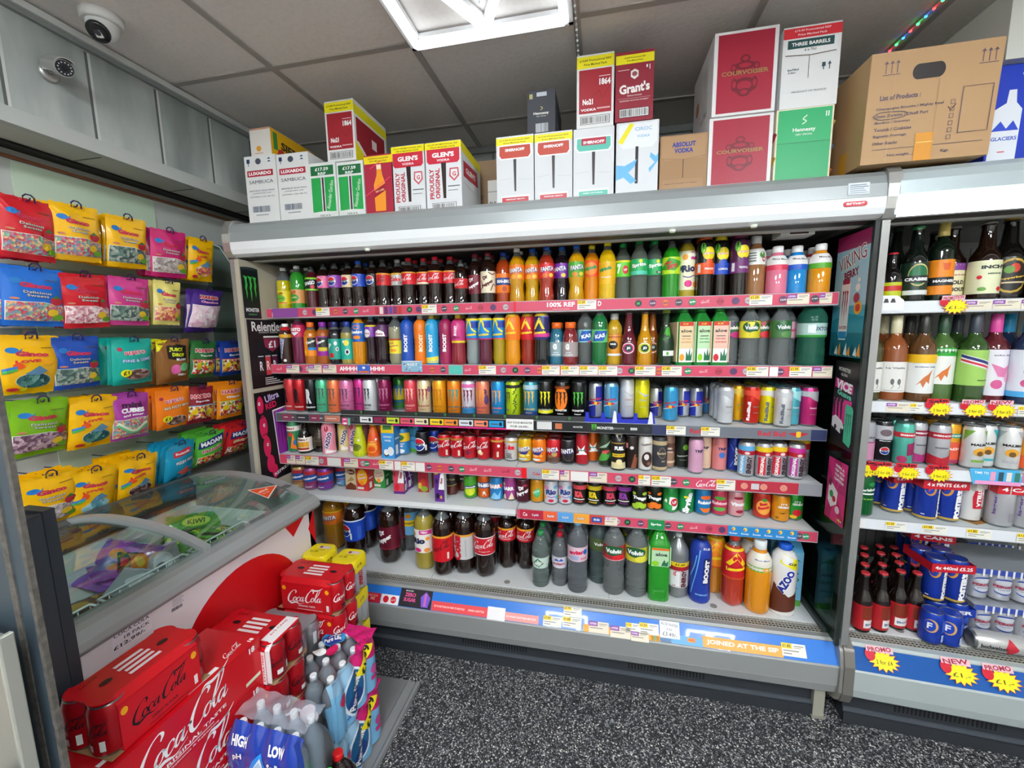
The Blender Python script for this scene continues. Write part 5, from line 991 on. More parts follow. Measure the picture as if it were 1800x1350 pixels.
N_('k2', 'white and brown chocolate drink can', .155, .029, '#e0dcd6', [('t', 'Galaxy', 0, .84, 1.6, '#4a3a34', 8, .4, .03), ('e', .1, .34, .8, .26, '#3a2420'), ('e', 0, .42, .35, .1, '#e0dcd6'), ('e', .3, .2, .25, .06, '#8a5a48')], metal=.2)
N_('k3', 'grey and gold barista coffee can', .150, .030, '#3c3d44', [('q', -3, .86, 3, 1, '#b8a47c'), ('q', -3, 0, 3, .1, '#b8a47c'), ('l', [(-.6, .55), (0, .78), (.6, .55), (0, .4), (-.6, .55)], .06, '#a08a5c'), ('t', 'Barista', 0, .58, 1.3, '#c8b88c', 0, .36, .03), ('t', 'style', .2, .3, .5, '#c8b88c')], metal=.2)
N_('k4', 'tall tan and brown iced coffee can', .155, .028, '#a8826c', [('q', -3, .5, 3, .8, '#5a3a30'), ('t', 'ICED', 0, .62, 1.1, '#e8d8c8', 0, .3, .05), ('t', 'COFFEE', 0, .5, 1.3, '#e8d8c8', 0, .26, .04), ('q', -3, .12, 3, .2, '#d8c0a0')], metal=.2)
N_('k5', 'black sparkling apple can with green apple', .155, .030, '#1c221c', [('e', .4, .68, .4, .1, '#6aa82c'), ('t', 'Appletiser', 0, .38, 1.6, '#dce4dc', 6, .22), ('q', -.4, .24, .6, .25, '#9aa89a')], metal=.2)
for k, d, c in (('t1', 'pale lilac slim can', '#d8a4c0'), ('t2', 'pale cream slim can', '#e2c0a4'), ('t3', 'coral pink slim can', '#dc8484')):
    N_(k, d, .150, .029, c, [('t', 'TRIP', 0, .72, 1.2, '#2c2a4a', 0, .4, .05), ('q', -.5, .62, .5, .625, '#7a6a80')]+([('e', 0, .5, .4, .1, '#3a6ab8')] if k == 't3' else [])+[('q', -.5, .12, .5, .125, '#8a7a88')], metal=.15)
N_('bs', 'royal blue energy can with vertical lettering', .150, .029, '#1c3494', [('l', [(-.8, .1), (-.2, .5), (-.9, .9)], .1, '#4a78d4'), ('l', [(.9, .1), (.5, .5), (1, .9)], .1, '#3a68c4'), ('q', -.4, .14, .4, .84, '#14246c'), ('t', 'BOOST', 0, .48, 2.6, W_, 88, .5, .07)])
for k, d, c1 in (('u1', 'silver energy can with pale blue top', '#5aa8d8'), ('u2', 'silver energy can with yellow top', '#e8c41c'), ('u3', 'silver energy can with yellow top and red stripe', '#e8c020'), ('u4', 'silver energy can with magenta top', '#c0308c')):
    N_(k, d, .146, .030, '#c0c0c4', [('q', -3, .84, 3, 1, c1), ('q', -3, .7, 3, .84, '#b01c2c'), ('e', .0, .76, .3, .05, '#ead0d0'), ('q', -1.1, .06, -.2, .66, {'u1': '#6ab0dc', 'u2': '#c82030', 'u3': '#c82c3c', 'u4': '#b03a94'}[k]), ('t', 'ORIGINAL', -.6, .36, 2.6, W_, 88, .4, .04), ('t', 'ENERGY', .3, .36, 2.4, '#3a2a34', 88, .6, .06), ('q', .8, .1, .84, .64, '#d84a50')], metal=.55)
N_('u5', 'large silver energy can with yellow and red top', .178, .034, '#b0b0b4', [('q', -3, .84, 3, 1, '#e8c41c'), ('q', -3, .68, 3, .84, '#b01c2c'), ('t', 'ENERGY', .3, .36, 2.4, '#6a5a60', 88, .5, .04)], metal=.55)
# ---- fifth shelf
nr = lambda b, top: [('q', -3, .78, 3, 1, top), ('p', [(-3, .34), (3, .48), (3, .86), (-3, .72)], '#1c4a94'), ('t', 'Nourishment', .1, .6, 2.1, W_, 8, .34, .04), ('q', -3, .3, 3, .34, '#a02030'), ('q', -.5, .1, .5, .14, '#e8e0e0')]
TIN = mat('#8a8880', .3, .9)
N_('h1', 'tan and blue milk drink tin', .118, .037, '#b8905c', nr(0, '#a82c38'), top=TIN); N_('h2', 'pink and blue milk drink tin', .118, .037, '#9a4c84', nr(0, '#b02c38'), top=TIN); N_('h3', 'purple and blue milk drink tin', .118, .039, '#7c3c9c', nr(0, '#b02c38'), top=TIN); N_('h4', 'pale blue milk drink tin', .118, .034, '#6aa0d0', nr(0, '#b02c38'), top=TIN)
T_('x1', 'brown chocolate milk carton', .058, .04, .118, '#cdbb96', [('e', .2, .8, .7, .12, '#7a3a24'), ('t', 'Mars', .1, .8, 1.0, W_, 0, .3), ('p', [(-1, 0), (1, 0), (1, .2), (0, .34), (-1, .16)], '#6a3018'), ('p', [(-.8, .34), (.2, .6), (.8, .45), (.3, .4)], '#a88858')])
for k, d, c, c2 in (('x2', 'red and yellow mango juice carton', '#c8282c', '#f0b020'), ('x3', 'green tropical juice carton', '#2c8a40', '#e8e0c0')):
    T_(k, d, .066, .05, .124, c, [('e', 0, .58, .9, .34, c2), ('t', 'Sun', -.1, .68, .9, '#c8102c', 14, .4, .08), ('t', 'Exotic', 0, .54, 1.3, '#c8102c', 14, .4, .08), ('t', 'Sun', -.1, .69, .85, W_, 14, .34, .03), ('t', 'Exotic', 0, .55, 1.25, W_, 14, .34, .03), ('e', -.1, .32, .3, .1, '#f08a1c'), ('q', -.9, .06, .2, .16, '#d8d8cc')], side='#b0202a' if k == 'x2' else '#207a34')
rbn = [('p', [(-.2, .42), (.3, .95), (1, 1), (1, .42)], W_), ('t', 'Ribena', .45, .72, 1.2, '#a01c44', 86, .5, .05), ('q', -1, 0, 1, .1, '#5a2a7c')]
T_('x4', 'strawberry and purple juice carton', .055, .045, .135, '#c84a5c', rbn+[('e', -.4, .25, .5, .14, '#d01c30'), ('e', -.7, .75, .25, .1, '#b81c38')], side='#6a2c84', straw=True)
T_('x5', 'purple blackcurrant juice carton leaning out', .048, .034, .145, '#5c2c84', rbn[:2]+[('e', -.4, .2, .35, .1, '#1c1430'), ('e', -.5, .7, .25, .09, '#241838'), ('e', .3, .16, .25, .06, '#c8a050'), ('q', -.9, .93, -.2, 1, '#e8a81c')], side='#e4e0e4')
T_('x6', 'mango juice carton with yellow price flash', .055, .045, .135, '#a82438', [('q', -1, .8, 1, 1, '#e8c81c'), ('t', '50p', 0, .9, .8, BK, 0, .3), ('e', -.1, .38, .5, .14, '#b83a20'), ('e', .1, .13, .7, .11, '#8aa82c'), ('e', -.7, .25, .35, .12, '#c8b03a')], side='#e0dcd4')
B('bd', 'dark brown juice bottle with black label', 'fat', .16, .036, '#4a1c14', '#2a1a18', (.3, .74, '#2a1c1c'), [('l', [(-1, .15), (0, .05), (1, .15)], .07, '#a89a40'), ('l', [(-1, .85), (0, .95), (1, .85)], .07, '#a89a40'), ('t', 'BIG TOM', 0, .5, 1.4, '#b0a878', 0, .25)], fill=1)
B('be', 'brown juice bottle with white lettering', 'fat', .16, .034, '#6a2c20', '#3a2420', (.3, .8, '#33201e'), [('t', 'SO', 0, .75, .6, W_), ('t', 'JUICY', 0, .5, 1.2, W_, 0, .3), ('t', 'POP', 0, .25, .7, W_)], fill=1)
sc = lambda k, d, c, art, **kw: N_(k, d, .115, .033, c, art, metal=.3, **kw)
sc('z1', 'green and yellow lemonade can', '#4aa02c', [('e', 0, .36, .8, .26, '#c8d82a'), ('p', [(-1, .46), (1, .52), (1, .68), (-1, .6)], '#1c3a6c'), ('t', 'Lemonade', 0, .57, 1.6, W_, 5, .26, .04)])
sc('z2', 'orange soda can with blue lettered panel', '#e0641c', [('q', -1.3, .5, 1.4, .82, '#1c3a80'), ('t', 'IRN-BRU', .1, .66, 2.0, W_, 0, .6, .06), ('e', .2, .26, .2, .08, '#e8e0d8'), ('l', [(0, .1), (.2, .26), (.5, .1)], .1, '#e8e0d8')])
sc('z3', 'light blue soda can with red lettered banner', '#2a86c8', [('p', [(-1.4, .56), (1.1, .62), (1.1, .84), (-1.4, .76)], '#c02838'), ('t', 'BARR', -.1, .7, 1.7, W_, 3, .6, .07), ('p', [(-.9, 0), (-.2, .4), (.3, .2), (.8, .5), (.6, 0)], '#7ac0e8')])
sc('z4', 'purple and cream soda can', '#b04a94', [('p', [(-1.4, .44), (1.2, .5), (1.2, .7), (-1.4, .62)], '#8a3070'), ('t', 'BARR', .1, .58, 1.7, W_, 3, .55, .07), ('p', [(-1.2, 0), (-.4, .3), (-.2, 0)], '#e8dcb8'), ('p', [(.1, 0), (.6, .4), (1, 0)], '#e8dcb8'), ('q', -.9, .74, -.4, .9, '#e8d8b0')])
sc('z5', 'maroon soda can with white slanted lettering', '#4a1024', [('t', 'Dr', -.2, .74, .8, W_, 24, .6, .08), ('t', 'Pepper', .0, .46, 2.0, W_, 24, .75, .08), ('e', .4, .88, .3, .05, '#b82c44')])
sc('z6', 'amber and green mango soda can', '#dc981c', [('p', [(-.3, .3), (.3, .8), (.7, .5), (.3, .2)], '#3aa85c'), ('e', .1, .5, .4, .16, '#4ab890'), ('t', 'JUICE', 0, .52, 1.0, '#e8f0d0', 20, .3)])
for k, d in (('z7', 'white fruit-pattern soda can'),): sc(k, d, '#dcdce4', [('t', 'Rio', 0, .6, 1.5, '#2c3c7c', 0, .8, .07), ('e', -.7, .82, .4, .1, '#c87aa0'), ('e', .7, .85, .4, .1, '#7ab0d0'), ('e', 0, .14, .4, .08, '#c81c3c'), ('e', -.9, .3, .3, .1, '#e89a5a'), ('e', .9, .3, .3, .1, '#5ab0c8'), ('l', [(-.5, .38), (0, .32), (.6, .36)], .1, '#7a5ab8')])
for k, d, c in (('ka1', 'black soda can with coral fruit lettering', '#e04a54'), ('ka2', 'black soda can with yellow lettering', '#e0c81c'), ('ka3', 'black soda can with rose lettering', '#cc3a58'), ('ka4', 'black soda can with purple lettering', '#8a3a9c')):
    sc(k, d, '#17140f', [('q', -3, .78, 3, 1, c), ('p', [(-1, .66), (0, .8), (1, .66)], '#17140f'), ('t', 'KA', 0, .52, 1.2, c, 0, .9, .12), ('t', 'PUNCH', 0, .14, 1.1, c, 0, .2, .04), ('q', -.8, .24, .8, .29, '#e8e0d8')], top=mat('#4a4a4c', .4, .7))
for k, d, c in (('ta1', 'black and lime soda can with white lettering', '#a0c830'), ('ta2', 'black and orange soda can with white lettering', '#e8741c')):
    sc(k, d, '#1a1c14', [('e', -.6, .14, .6, .13, c), ('e', .5, .16, .6, .13, c), ('e', -.1, .28, .5, .1, c), ('e', .7, .8, .4, .08, c), ('e', -.8, .8, .3, .07, c), ('t', 'Tango', 0, .56, 1.9, W_, -4, .6, .08)])
sc('se', 'green and white lemon soda can', '#1c8a3c', [('e', .1, .4, 1.0, .34, '#e8ece4'), ('p', [(-1.2, .2), (.2, .0), (.2, .3), (-1, .5)], '#2a9a4c'), ('e', .5, .46, .5, .2, '#c81c2c'), ('t', 'UP', .5, .46, .6, W_, 10, None, .05), ('t', '7', -.3, .52, .5, '#1c8a3c', 8, 1.2, .12)])
sc('sp', 'green soda can with big vertical lettering', '#1c9a4c', [('t', 'Sprite', .0, .46, 3.0, '#0c5a2c', 78, 1.15, .14), ('t', 'Sprite', 0, .46, 2.9, W_, 78, 1.0, .08), ('e', -.3, .75, .3, .06, '#e8d82a')])
sc('rc1', 'blue soda can with orange fruit', '#1c7ab8', [('e', 0, .8, .7, .1, '#e8641c'), ('t', 'Rubicon', 0, .55, 2.0, W_, 0, .45, .06), ('p', [(-.8, .26), (.8, .26), (.3, .06), (-.3, .06)], '#e8701c')])
sc('rc2', 'rose pink soda can with green fruit', '#c83a58', [('e', 0, .8, .7, .09, '#4a9a3c'), ('t', 'Rubicon', 0, .55, 2.0, '#f0c0c8', 0, .45, .06), ('e', 0, .26, .8, .1, '#58a848')])
sc('rc3', 'pale pink soda can with lips', '#e0a4a8', [('e', 0, .86, .6, .07, '#9a1c34'), ('t', 'Vimto', 0, .56, 1.9, W_, 0, .5, .07), ('e', .2, .2, .5, .08, '#9a1c34')])
sc('sx1', 'plain green soda can deep on the shelf', '#4ab02c', []); sc('sx2', 'plain red soda can deep on the shelf', '#c02428', [])
sc('sx3', 'red tropical fruit soda can', '#cc3a2c', [('e', 0, .5, .9, .36, '#e8a040'), ('t', 'Sun', -.1, .66, .9, '#c8102c', 14, .4, .08), ('t', 'Exotic', 0, .48, 1.4, '#c8102c', 14, .4, .08), ('e', 0, .86, .3, .08, '#4a9a3c')])
sc('sx4', 'golden yellow soda can with moustache', '#e2941c', [('t', "IT'S", .2, .78, .7, W_, 0, .24), ('t', 'GIVING', .2, .64, 1.3, W_, 0, .28, .05), ('p', [(-.4, .36), (.6, .4), (.1, .32)], '#5a3a10'), ('e', -.5, .12, .2, .05, '#8a5a10')])
sc('sx5', 'bright green soda can with red fruit', '#2a9a34', [('t', "IT'S", .2, .82, .7, W_, 0, .24), ('t', 'GIVING', .3, .7, 1.3, W_, 0, .28, .05), ('e', .2, .3, .5, .16, '#c81c28'), ('e', -.2, .1, .4, .08, '#e8b020')])
# ---- bottom deck: large bottles
B('L1', 'large orange soda bottle with orange label', 'two', .33, .054, '#b8801c', '#e8701c', (.46, .68, '#ee7a24'), [('q', -3, .9, 3, 1, '#f0c020'), ('t', 'FANTA', 0, .5, 1.5, '#1b2a7a', 6, .5, .1), ('t', 'FANTA', -.03, .52, 1.45, W_, 6, .42, .04)], seg=28)
B('L2', 'large cola bottle with wide blue globe label', 'two', .33, .054, CK, '#2a70d0', (.34, .68, '#1f48b8'), [('g', -.4, .5, .55), ('q', .8, .1, 1.2, .7, '#3a60c8'), ('q', .15, .1, .3, .4, '#e8ece8'), ('q', -3, .94, 3, 1, '#e8ecf4')], seg=28)
B('L3', 'large dark soda bottle with maroon label', 'two', .33, .054, CK, '#8a1428', (.26, .62, '#5e1024'), [('t', 'Dr', -.3, .74, .65, W_, 30, .5, .06), ('t', 'Pepper', -.1, .42, 1.7, W_, 30, .55, .06), ('q', -3, .0, 3, .05, '#8a2038')], seg=28)
B('L4', 'large clear lemonade bottle with pale blue label', 'two', .33, .052, clear('#c4ccd0'), '#e8e8e0', (.3, .68, '#6ab0dc'), [('q', -1.0, .4, .9, .66, '#e8c41c'), ('t', 'Schweppes', -.05, .53, 1.5, '#2a2a1c', 4, .28), ('e', 0, .85, .3, .1, '#e8941c')], seg=28)
B('L5', 'large tropical soda bottle with white fruit label', 'two', .33, .052, '#9a8a34', '#5c3a86', (.3, .66, '#f2efe8'), [('q', .1, .8, 1.3, .98, '#d43a90'), ('t', 'NEW', .6, .89, .6, W_, -8, .22, .05), ('t', 'Rio', 0, .52, 1.3, '#1c2348', 4, .6, .07), ('e', .9, .62, .2, .08, '#f09a2c'), ('e', -.6, .8, .3, .08, '#f0a030'), ('e', -.1, .12, .35, .09, '#d82a80'), ('e', .8, .12, .28, .1, '#ee9440'), ('e', -.9, .3, .2, .08, '#3a4a70')], seg=28)
B('L6', 'large cola bottle with red label and black script', 'two', .34, .052, CK, BK, (.24, .62, '#cc1824'), [('q', -3, .92, 3, 1, '#e6a02c'), ('c', 0, .6, 1.9, BK, 14), ('q', .6, .1, .8, .36, '#e0d8d0')], seg=28)
B('L7', 'large diet cola bottle with silver label', 'two', .34, .052, CK, '#d8d8d8', (.25, .62, '#c8c8c8'), [('q', -3, .92, 3, 1, '#e6a02c'), ('t', 'Coke', -.35, .46, 2.5, '#c01c2c', 90, .9, .06), ('q', .5, .1, .56, .8, '#9a9a9a')], seg=28)
B('L8', 'large cola bottle with red cap and white script', 'two', .34, .052, CK, '#e01420', (.36, .62, '#c8202c'), [('q', -3, .95, 3, 1, '#f0e8e8'), ('c', 0, .6, 2.1, W_, 4), ('t', 'Original taste', 0, .2, 1.1, W_, 0, .1), ('q', -3, 0, 3, .04, '#f0e8e8')], seg=28)
B('L9', 'large contoured cola bottle with yellow-edged red label', 'coke', .30, .045, CK, RED, (.5, .72, '#c4202c'), [('q', -3, .86, 3, 1, '#e8a428'), ('c', 0, .5, 2.1, W_, 4), ('t', 'ORIGINAL TASTE', 0, .18, 1.1, W_, 0, .1)], seg=26)
B('w1', 'small clear water bottle with green cap and leaf', 'water', .262, .039, clear('#cfe8e0'), '#2c8a4c', (.36, .56, '#c8dcd0'), [('p', [(-.7, .4), (0, .95), (.7, .5), (.1, .1)], '#2c6a3c'), ('t', 'Volvic', 0, .5, 1.1, W_, 14, .25, .04)], fill=1)
B('w2', 'small clear water bottle with red cap', 'water', .25, .037, clear('#dde6ec'), '#b81c2c', (.36, .58, '#d8d4dc'), [('t', 'evian', 0, .42, 1.6, '#b03c5c', 4, .34, .04), ('p', [(-.6, .66), (-.2, .86), (.1, .7), (.4, .9), (.7, .66)], '#3a5ac0')], fill=1)
B('w3', 'tall clear water bottle with pink label and blue cap', 'water', .335, .045, clear('#d4dfe8'), '#7ab4dc', (.46, .66, '#e0c0cc'), [('t', 'evian', -.1, .64, 1.6, '#d01c50', 6, .42, .05), ('e', .8, .66, .25, .18, '#1c6ac0'), ('t', '200', .6, .22, .7, '#c04070', 0, .2), ('q', -.8, .1, .1, .4, '#a8b0d0')], fill=1, seg=26)
B('w4', 'dark clear water bottle with olive label', 'water', .33, .046, clear('#a8c4c4'), '#1f5a34', (.5, .68, '#4c5e34'), [('t', 'Volvic', 0, .55, 1.2, W_, 0, .3, .04), ('e', .6, .2, .2, .15, '#c8c8b8')], fill=1)
B('w5', 'large clear water bottle with red strawberry label', 'water', .335, .048, WT, '#d01c24', (.5, .70, '#a82c34'), [('e', .1, .66, 1.0, .34, '#1c5a34'), ('t', 'Volvic', .1, .64, 1.5, W_, 0, .42, .06), ('e', .6, .2, .6, .2, '#d8202c'), ('q', -3, 0, 3, .06, '#e0a0a0')], fill=1, seg=26)
B('w6', 'large clear water bottle with yellow lemon label', 'water', .335, .048, WT, '#e4dc3c', (.5, .70, '#d0c83a'), [('e', .0, .66, 1.0, .34, '#1c5a34'), ('t', 'Volvic', 0, .64, 1.5, W_, 0, .42, .06), ('e', .6, .22, .6, .22, '#e8e04a')], fill=1, seg=26)
B('w7', 'large bright green aloe drink bottle', 'square', .345, .044, '#1c8c1c', '#1cb02c', (.48, .72, '#b8dcb0'), [('q', -.8, .88, .8, 1, '#e06a1c'), ('t', 'aloe', .1, .66, 1.1, '#3a4a3c', 0, .36, .04), ('e', -.45, .16, .35, .14, '#88c828'), ('p', [(.1, .04), (.7, .04), (.75, .34), (.5, .2), (.4, .4), (.2, .2)], '#1c6a44')], fill=1, sq=5)
B('w8', 'silver energy bottle with yellow band', 'two', .29, .045, mat('#8a8c8e', .25, .5), '#c8cac8', (.2, .6, '#c8c8c8'), [('q', -3, .84, 3, 1, '#e8c81c'), ('t', '£1.49', 0, .92, .9, BK, 0, .2, .04), ('q', -3, .68, 3, .84, '#a01c28'), ('q', -1.0, .06, .0, .64, '#e8e8e8'), ('t', 'ORIGINAL', -.5, .36, 1.6, '#c81c28', 88, .32, .04), ('t', 'ENERGY', .4, .36, 1.7, '#5a1c28', 88, .5, .06)])
B('w9', 'deep blue energy bottle with vertical lettering', 'yazoo', .30, .044, '#1c3490', '#101830', (.04, .9, '#1c3898'), [('l', [(-1, .1), (-.5, .5), (-.2, .9)], .1, '#6ab0e8'), ('l', [(-1.1, .4), (-.7, .6), (-.5, .8)], .1, '#6ab0e8'), ('q', .1, .3, .8, .76, '#14225c'), ('t', 'BOOST', .45, .53, 2.4, W_, 86, .5, .07), ('t', 'ENERGY', .1, .12, 1.2, '#8ac0e8', 0, .16), ('t', '£1.55', .4, .92, .7, W_, -8, .2, .04)], fill=1)
for k, d, b_, lc, cp in (('x7', 'large orange energy bottle with peaked logo', '#c07a1c', '#ee8a20', '#ee6a1c'), ('x8', 'large red energy bottle with peaked logo', '#a8301c', '#c01c24', '#e0301c')):
    B(k, d, 'fat', .305, .045, b_, cp, (.42, .84, lc), [('p', [(-1, .5), (0, .92), (.9, .5), (.5, .46), (0, .7), (-.6, .46)], '#f0c81c'), ('t', 'Lucozade', 0, .36, 1.9, '#f2d820', 6, .36, .07), ('q', -3, .0, 3, .06, '#c8501c'), ('q', -3, .93, 3, 1, '#f0c81c')])
B('x9', 'large orange juice bottle with white cap', 'jelly', .31, .047, '#d88a10', '#e8ecec', (.6, .84, '#e6e0d0'), [('q', -3, 0, 3, .3, '#6ab030'), ('t', 'Mogu Mogu', .2, .66, 1.2, '#3a4a9c', 0, .14), ('e', .5, .16, .3, .14, '#f0a020')], fill=1)
B('y9', 'white and brown milkshake bottle with blue cap', 'yazoo', .30, .047, '#e0dcd8', '#1c5ac8', (.04, .9, '#e4e2e0'), [('p', [(-1.5, 0), (1.6, .1), (1.6, .4), (.2, .3), (-1.0, .5)], '#5a2c1c'), ('p', [(.8, .3), (1.6, .3), (1.6, 1), (.8, 1)], '#4a2a20'), ('t', 'YAZOO', -.15, .52, 2.8, W_, 66, .8, .12), ('t', 'YAZOO', -.15, .52, 2.65, '#1c2c8c', 66, .66, .06), ('p', [(-.6, .86), (.8, .74), (.9, .9), (-.3, 1)], '#e8dc1c'), ('t', '£2.09', .4, .85, .7, BK, -14, .2, .04)], fill=1)
T_('y8', 'tall pale blue coconut water carton with blue top', .085, .07, .27, '#7ab8d8', [('t', 'VITA', 0, .56, 1.4, '#1c2c7c', 0, .34, .06), ('t', 'COCO', 0, .44, 1.5, '#1c6a4c', 0, .34, .06), ('t', 'Coconut', 0, .3, 1.2, '#1c4a8c', 4, .22), ('p', [(-.8, .7), (0, .84), (.8, .74), (.2, .76), (.1, .62), (0, .62), (.05, .76)], '#2c7a4c'), ('q', -1, 0, 1, .1, '#5aa048'), ('e', -.2, .16, .4, .04, '#e8e8e0')], side='#5aa4cc', gable=True, cap='#1c4aa8')
# ---- second refrigerator
B('p1', 'small dark bottle with red cap and yellow-green label', 'beer', .175, .030, '#141010', '#c0202c', (.06, .4, '#c0c81c'), [('q', -1.2, .5, 1.2, .8, '#c8302c')], name='spirit_bottle', fill=1)
gl = lambda c: liq(c)
B('p2', 'tall dark beer bottle with green collar', 'beer', .275, .035, '#0d1410', '#141414', (.1, .4, '#1c2a1c'), [('e', 0, .5, .8, .3, '#2c5a30')], name='beer_bottle', fill=1, neck='#1c4a2c')
B('p3', 'black ginger beer bottle with green oval label', 'beer', .27, .037, '#0e1410', '#1c2420', (.08, .5, '#16301f'), [('e', .1, .62, .8, .34, '#c8b878'), ('e', .1, .62, .72, .3, '#1c6a40'), ('q', -1.6, .38, 1.6, .6, '#1a1c1a'), ('t', 'CRABBIE', 0, .49, 1.8, W_, 0, .3, .05), ('q', -1.0, .02, 1.2, .16, '#d8dcd8')], name='beer_bottle', fill=.74, neck='#3ca05c')
B('p4', 'cider bottle with gold foil neck', 'wine', .28, .035, '#0e1a10', '#d8c068', (.08, .5, '#e8881c'), [('q', -3, .26, 3, .5, '#16181a'), ('t', 'MAGNERS', 0, .39, 1.8, W_, 0, .26, .05), ('p', [(-.2, .7), (.2, .7), (.3, .9), (-.3, .9)], '#d85a1c')], name='beer_bottle', fill=1)
for k, d, lc, art in (('p5', 'brown cider bottle with purple and cream label', '#e4dcb0', [('q', -3, .78, 3, 1, '#7a3a8c'), ('t', 'OLD', 0, .4, .9, '#2a2a2c', 0, .34, .05), ('t', 'MOUT', 0, .18, 1.2, '#2a2a2c', 0, .34, .05), ('t', 'berries & cherries', 0, .64, 1.3, '#a04a6c', 0, .14)]), ('p6', 'brown cider bottle with cream fruit label', '#dfe0b8', [('t', "INCH'S", 0, .8, 1.7, '#2c3430', 0, .3, .06), ('t', 'MEDIUM', 0, .6, .9, '#3a4a3c', 0, .12), ('e', -.9, .5, .16, .06, '#c8202c'), ('e', .8, .3, .18, .08, '#c8202c'), ('e', .4, .14, .2, .07, '#c8202c'), ('e', -.7, .14, .25, .06, '#6a9a3c')])):
    B(k, d, 'beer', .262, .041, '#1c0e08', '#8a867c', (.08, .5, lc), art, name='beer_bottle', fill=1)
B('p7', 'black cider bottle with gold oval label', 'beer', .275, .043, '#0c0a08', '#c8a02c', (.06, .52, '#14110c'), [('e', 0, .5, 1.05, .46, '#b89838'), ('e', 0, .5, .94, .4, '#16130e'), ('e', .1, .7, .3, .12, '#c83a20'), ('e', -.2, .66, .3, .1, '#5a8a2c'), ('t', 'Kopparberg', 0, .44, 1.6, '#d8b03c', 8, .2, .04), ('q', -.9, .3, .9, .34, '#c8b890')], name='beer_bottle', fill=1)
B('b9', 'brown bottle with pale cap in the back row', 'beer', .255, .036, '#1c100a', '#b8a86c', (.1, .45, '#2a2018'), [], name='beer_bottle', fill=1)
wn = lambda k, d, g, cp, lab, art: B(k, d, 'wine', .31, .0385, g, cp, lab, art, name='wine_bottle', fill=1)
hen = [('t', 'La Vieille', -.1, .8, 1.5, '#5a5a58', 0, .16), ('e', -.3, .35, .14, .1, '#6a6a6a'), ('e', .2, .35, .14, .1, '#6a6a6a'), ('l', [(-.3, .3), (-.2, .2), (-.35, .12)], .04, '#555'), ('l', [(.2, .3), (.3, .2), (.15, .12)], .04, '#555'), ('q', -.9, .05, .6, .065, '#8a8a88')]
wn('n_1', 'wine bottle with yellow-green cap and white label', '#3c3a18', '#b8b428', (.1, .46, '#e4e4de'), hen); wn('n_2', 'rose wine bottle with cream cap and white label', '#8a4a24', '#dcd4b0', (.1, .46, '#e6e4de'), hen)
roo = [('p', [(-.6, .2), (-.1, .42), (.2, .5), (.5, .62), (.35, .45), (.3, .25), (.1, .32), (-.1, .15), (-.3, .28)], '#c8703c')]
wn('n_3', 'white wine bottle with yellow-topped kangaroo label', '#5a3a1c', '#2a2a24', (.1, .55, '#e8e8e4'), [('q', -3, .78, 3, 1, '#e8b81c'), ('t', '[yellow tail]', 0, .68, 1.5, '#3a4a8c', 0, .13)]+roo); wn('n_4', 'white wine bottle with green-topped kangaroo label', '#4a6a34', '#2c4a34', (.2, .62, '#e4e6e0'), [('q', -3, .78, 3, 1, '#1fa02c'), ('t', '[yellow tail]', 0, .88, 1.5, '#1c3a2c', 0, .13)]+[('p', [(a, b-.06) for a, b in roo[0][1]], '#d0702c')])
wn('n_5', 'wine bottle with green label and striped flag', '#2c4a1c', '#3a4048', (.2, .6, '#9cc860'), [('p', [(-1.4, .9), (1.4, .6), (1.4, .36), (-1.4, .66)], '#e8e8e8'), ('p', [(-1.4, .88), (1.4, .58), (1.4, .5), (-1.4, .8)], '#1c2c6c'), ('p', [(-1.4, .76), (1.4, .46), (1.4, .40), (-1.4, .7)], '#c8283c'), ('q', -.2, .14, .8, .17, '#4a6a2c')])
wn('n_6', 'pink wine bottle with white fruit label', '#5a1c24', '#d84a98', (.08, .6, '#e4e0e8'), [('t', 'echo falls', 0, .88, 1.4, '#5a4a6c', 0, .14), ('p', [(-.8, .7), (.1, .6), (.8, .72), (.3, .4), (-.3, .42)], '#d87aa8'), ('e', .6, .4, .4, .12, '#e8a0c0'), ('e', -.3, .25, .4, .1, '#d05a90')]); wn('n_7', 'blue-capped wine bottle with berry label', '#1c2c4a', '#2c9ac8', (.08, .6, '#e0e2ec'), [('t', 'echo falls', 0, .88, 1.4, '#5a4a6c', 0, .14), ('e', -.4, .55, .3, .1, '#8a2c6c'), ('e', .2, .6, .25, .1, '#b03a6c'), ('e', .7, .4, .4, .12, '#58a8d0'), ('e', -.5, .3, .3, .08, '#c84a80'), ('q', -3, 0, 3, .12, '#4aa4dc')]); wn('n_8', 'wine bottle with coppery pink cap', '#4a2018', '#b8685c', (.1, .5, '#dcd4d0'), [])
cn = lambda k, d, c, art, H=.158, r=.0295, **kw: N_(k, d, H, r, c, art, **kw)
cn('d1', 'silver and pink gin can', '#b0b0b8', [('q', -3, 0, 3, .5, '#c88aa8'), ('t', 'Gordon', 0, .66, 1.6, '#4a4a50', 6, .3, .03), ('q', -3, .5, 3, .54, '#a04a70')]); cn('d2', 'black and silver rum cola can', '#1c1a1e', [('q', -3, .6, 3, 1, '#b8b8bc'), ('t', 'Morgan', 0, .56, 1.2, W_, 0, .18), ('g', 0, .28, .45), ('e', 0, .8, .6, .1, '#6a5a60')]); cn('d3', 'mint green vodka can with red banner', '#5ab8a4', [('q', -3, .72, 3, .86, '#c02834'), ('t', 'SMIRNOFF', .1, .79, 1.7, W_, 0, .24, .04), ('p', [(0, .2), (1.1, .26), (1.1, .6), (0, .54)], '#8a1c50'), ('e', -.4, .1, .5, .1, '#a82c5c')])
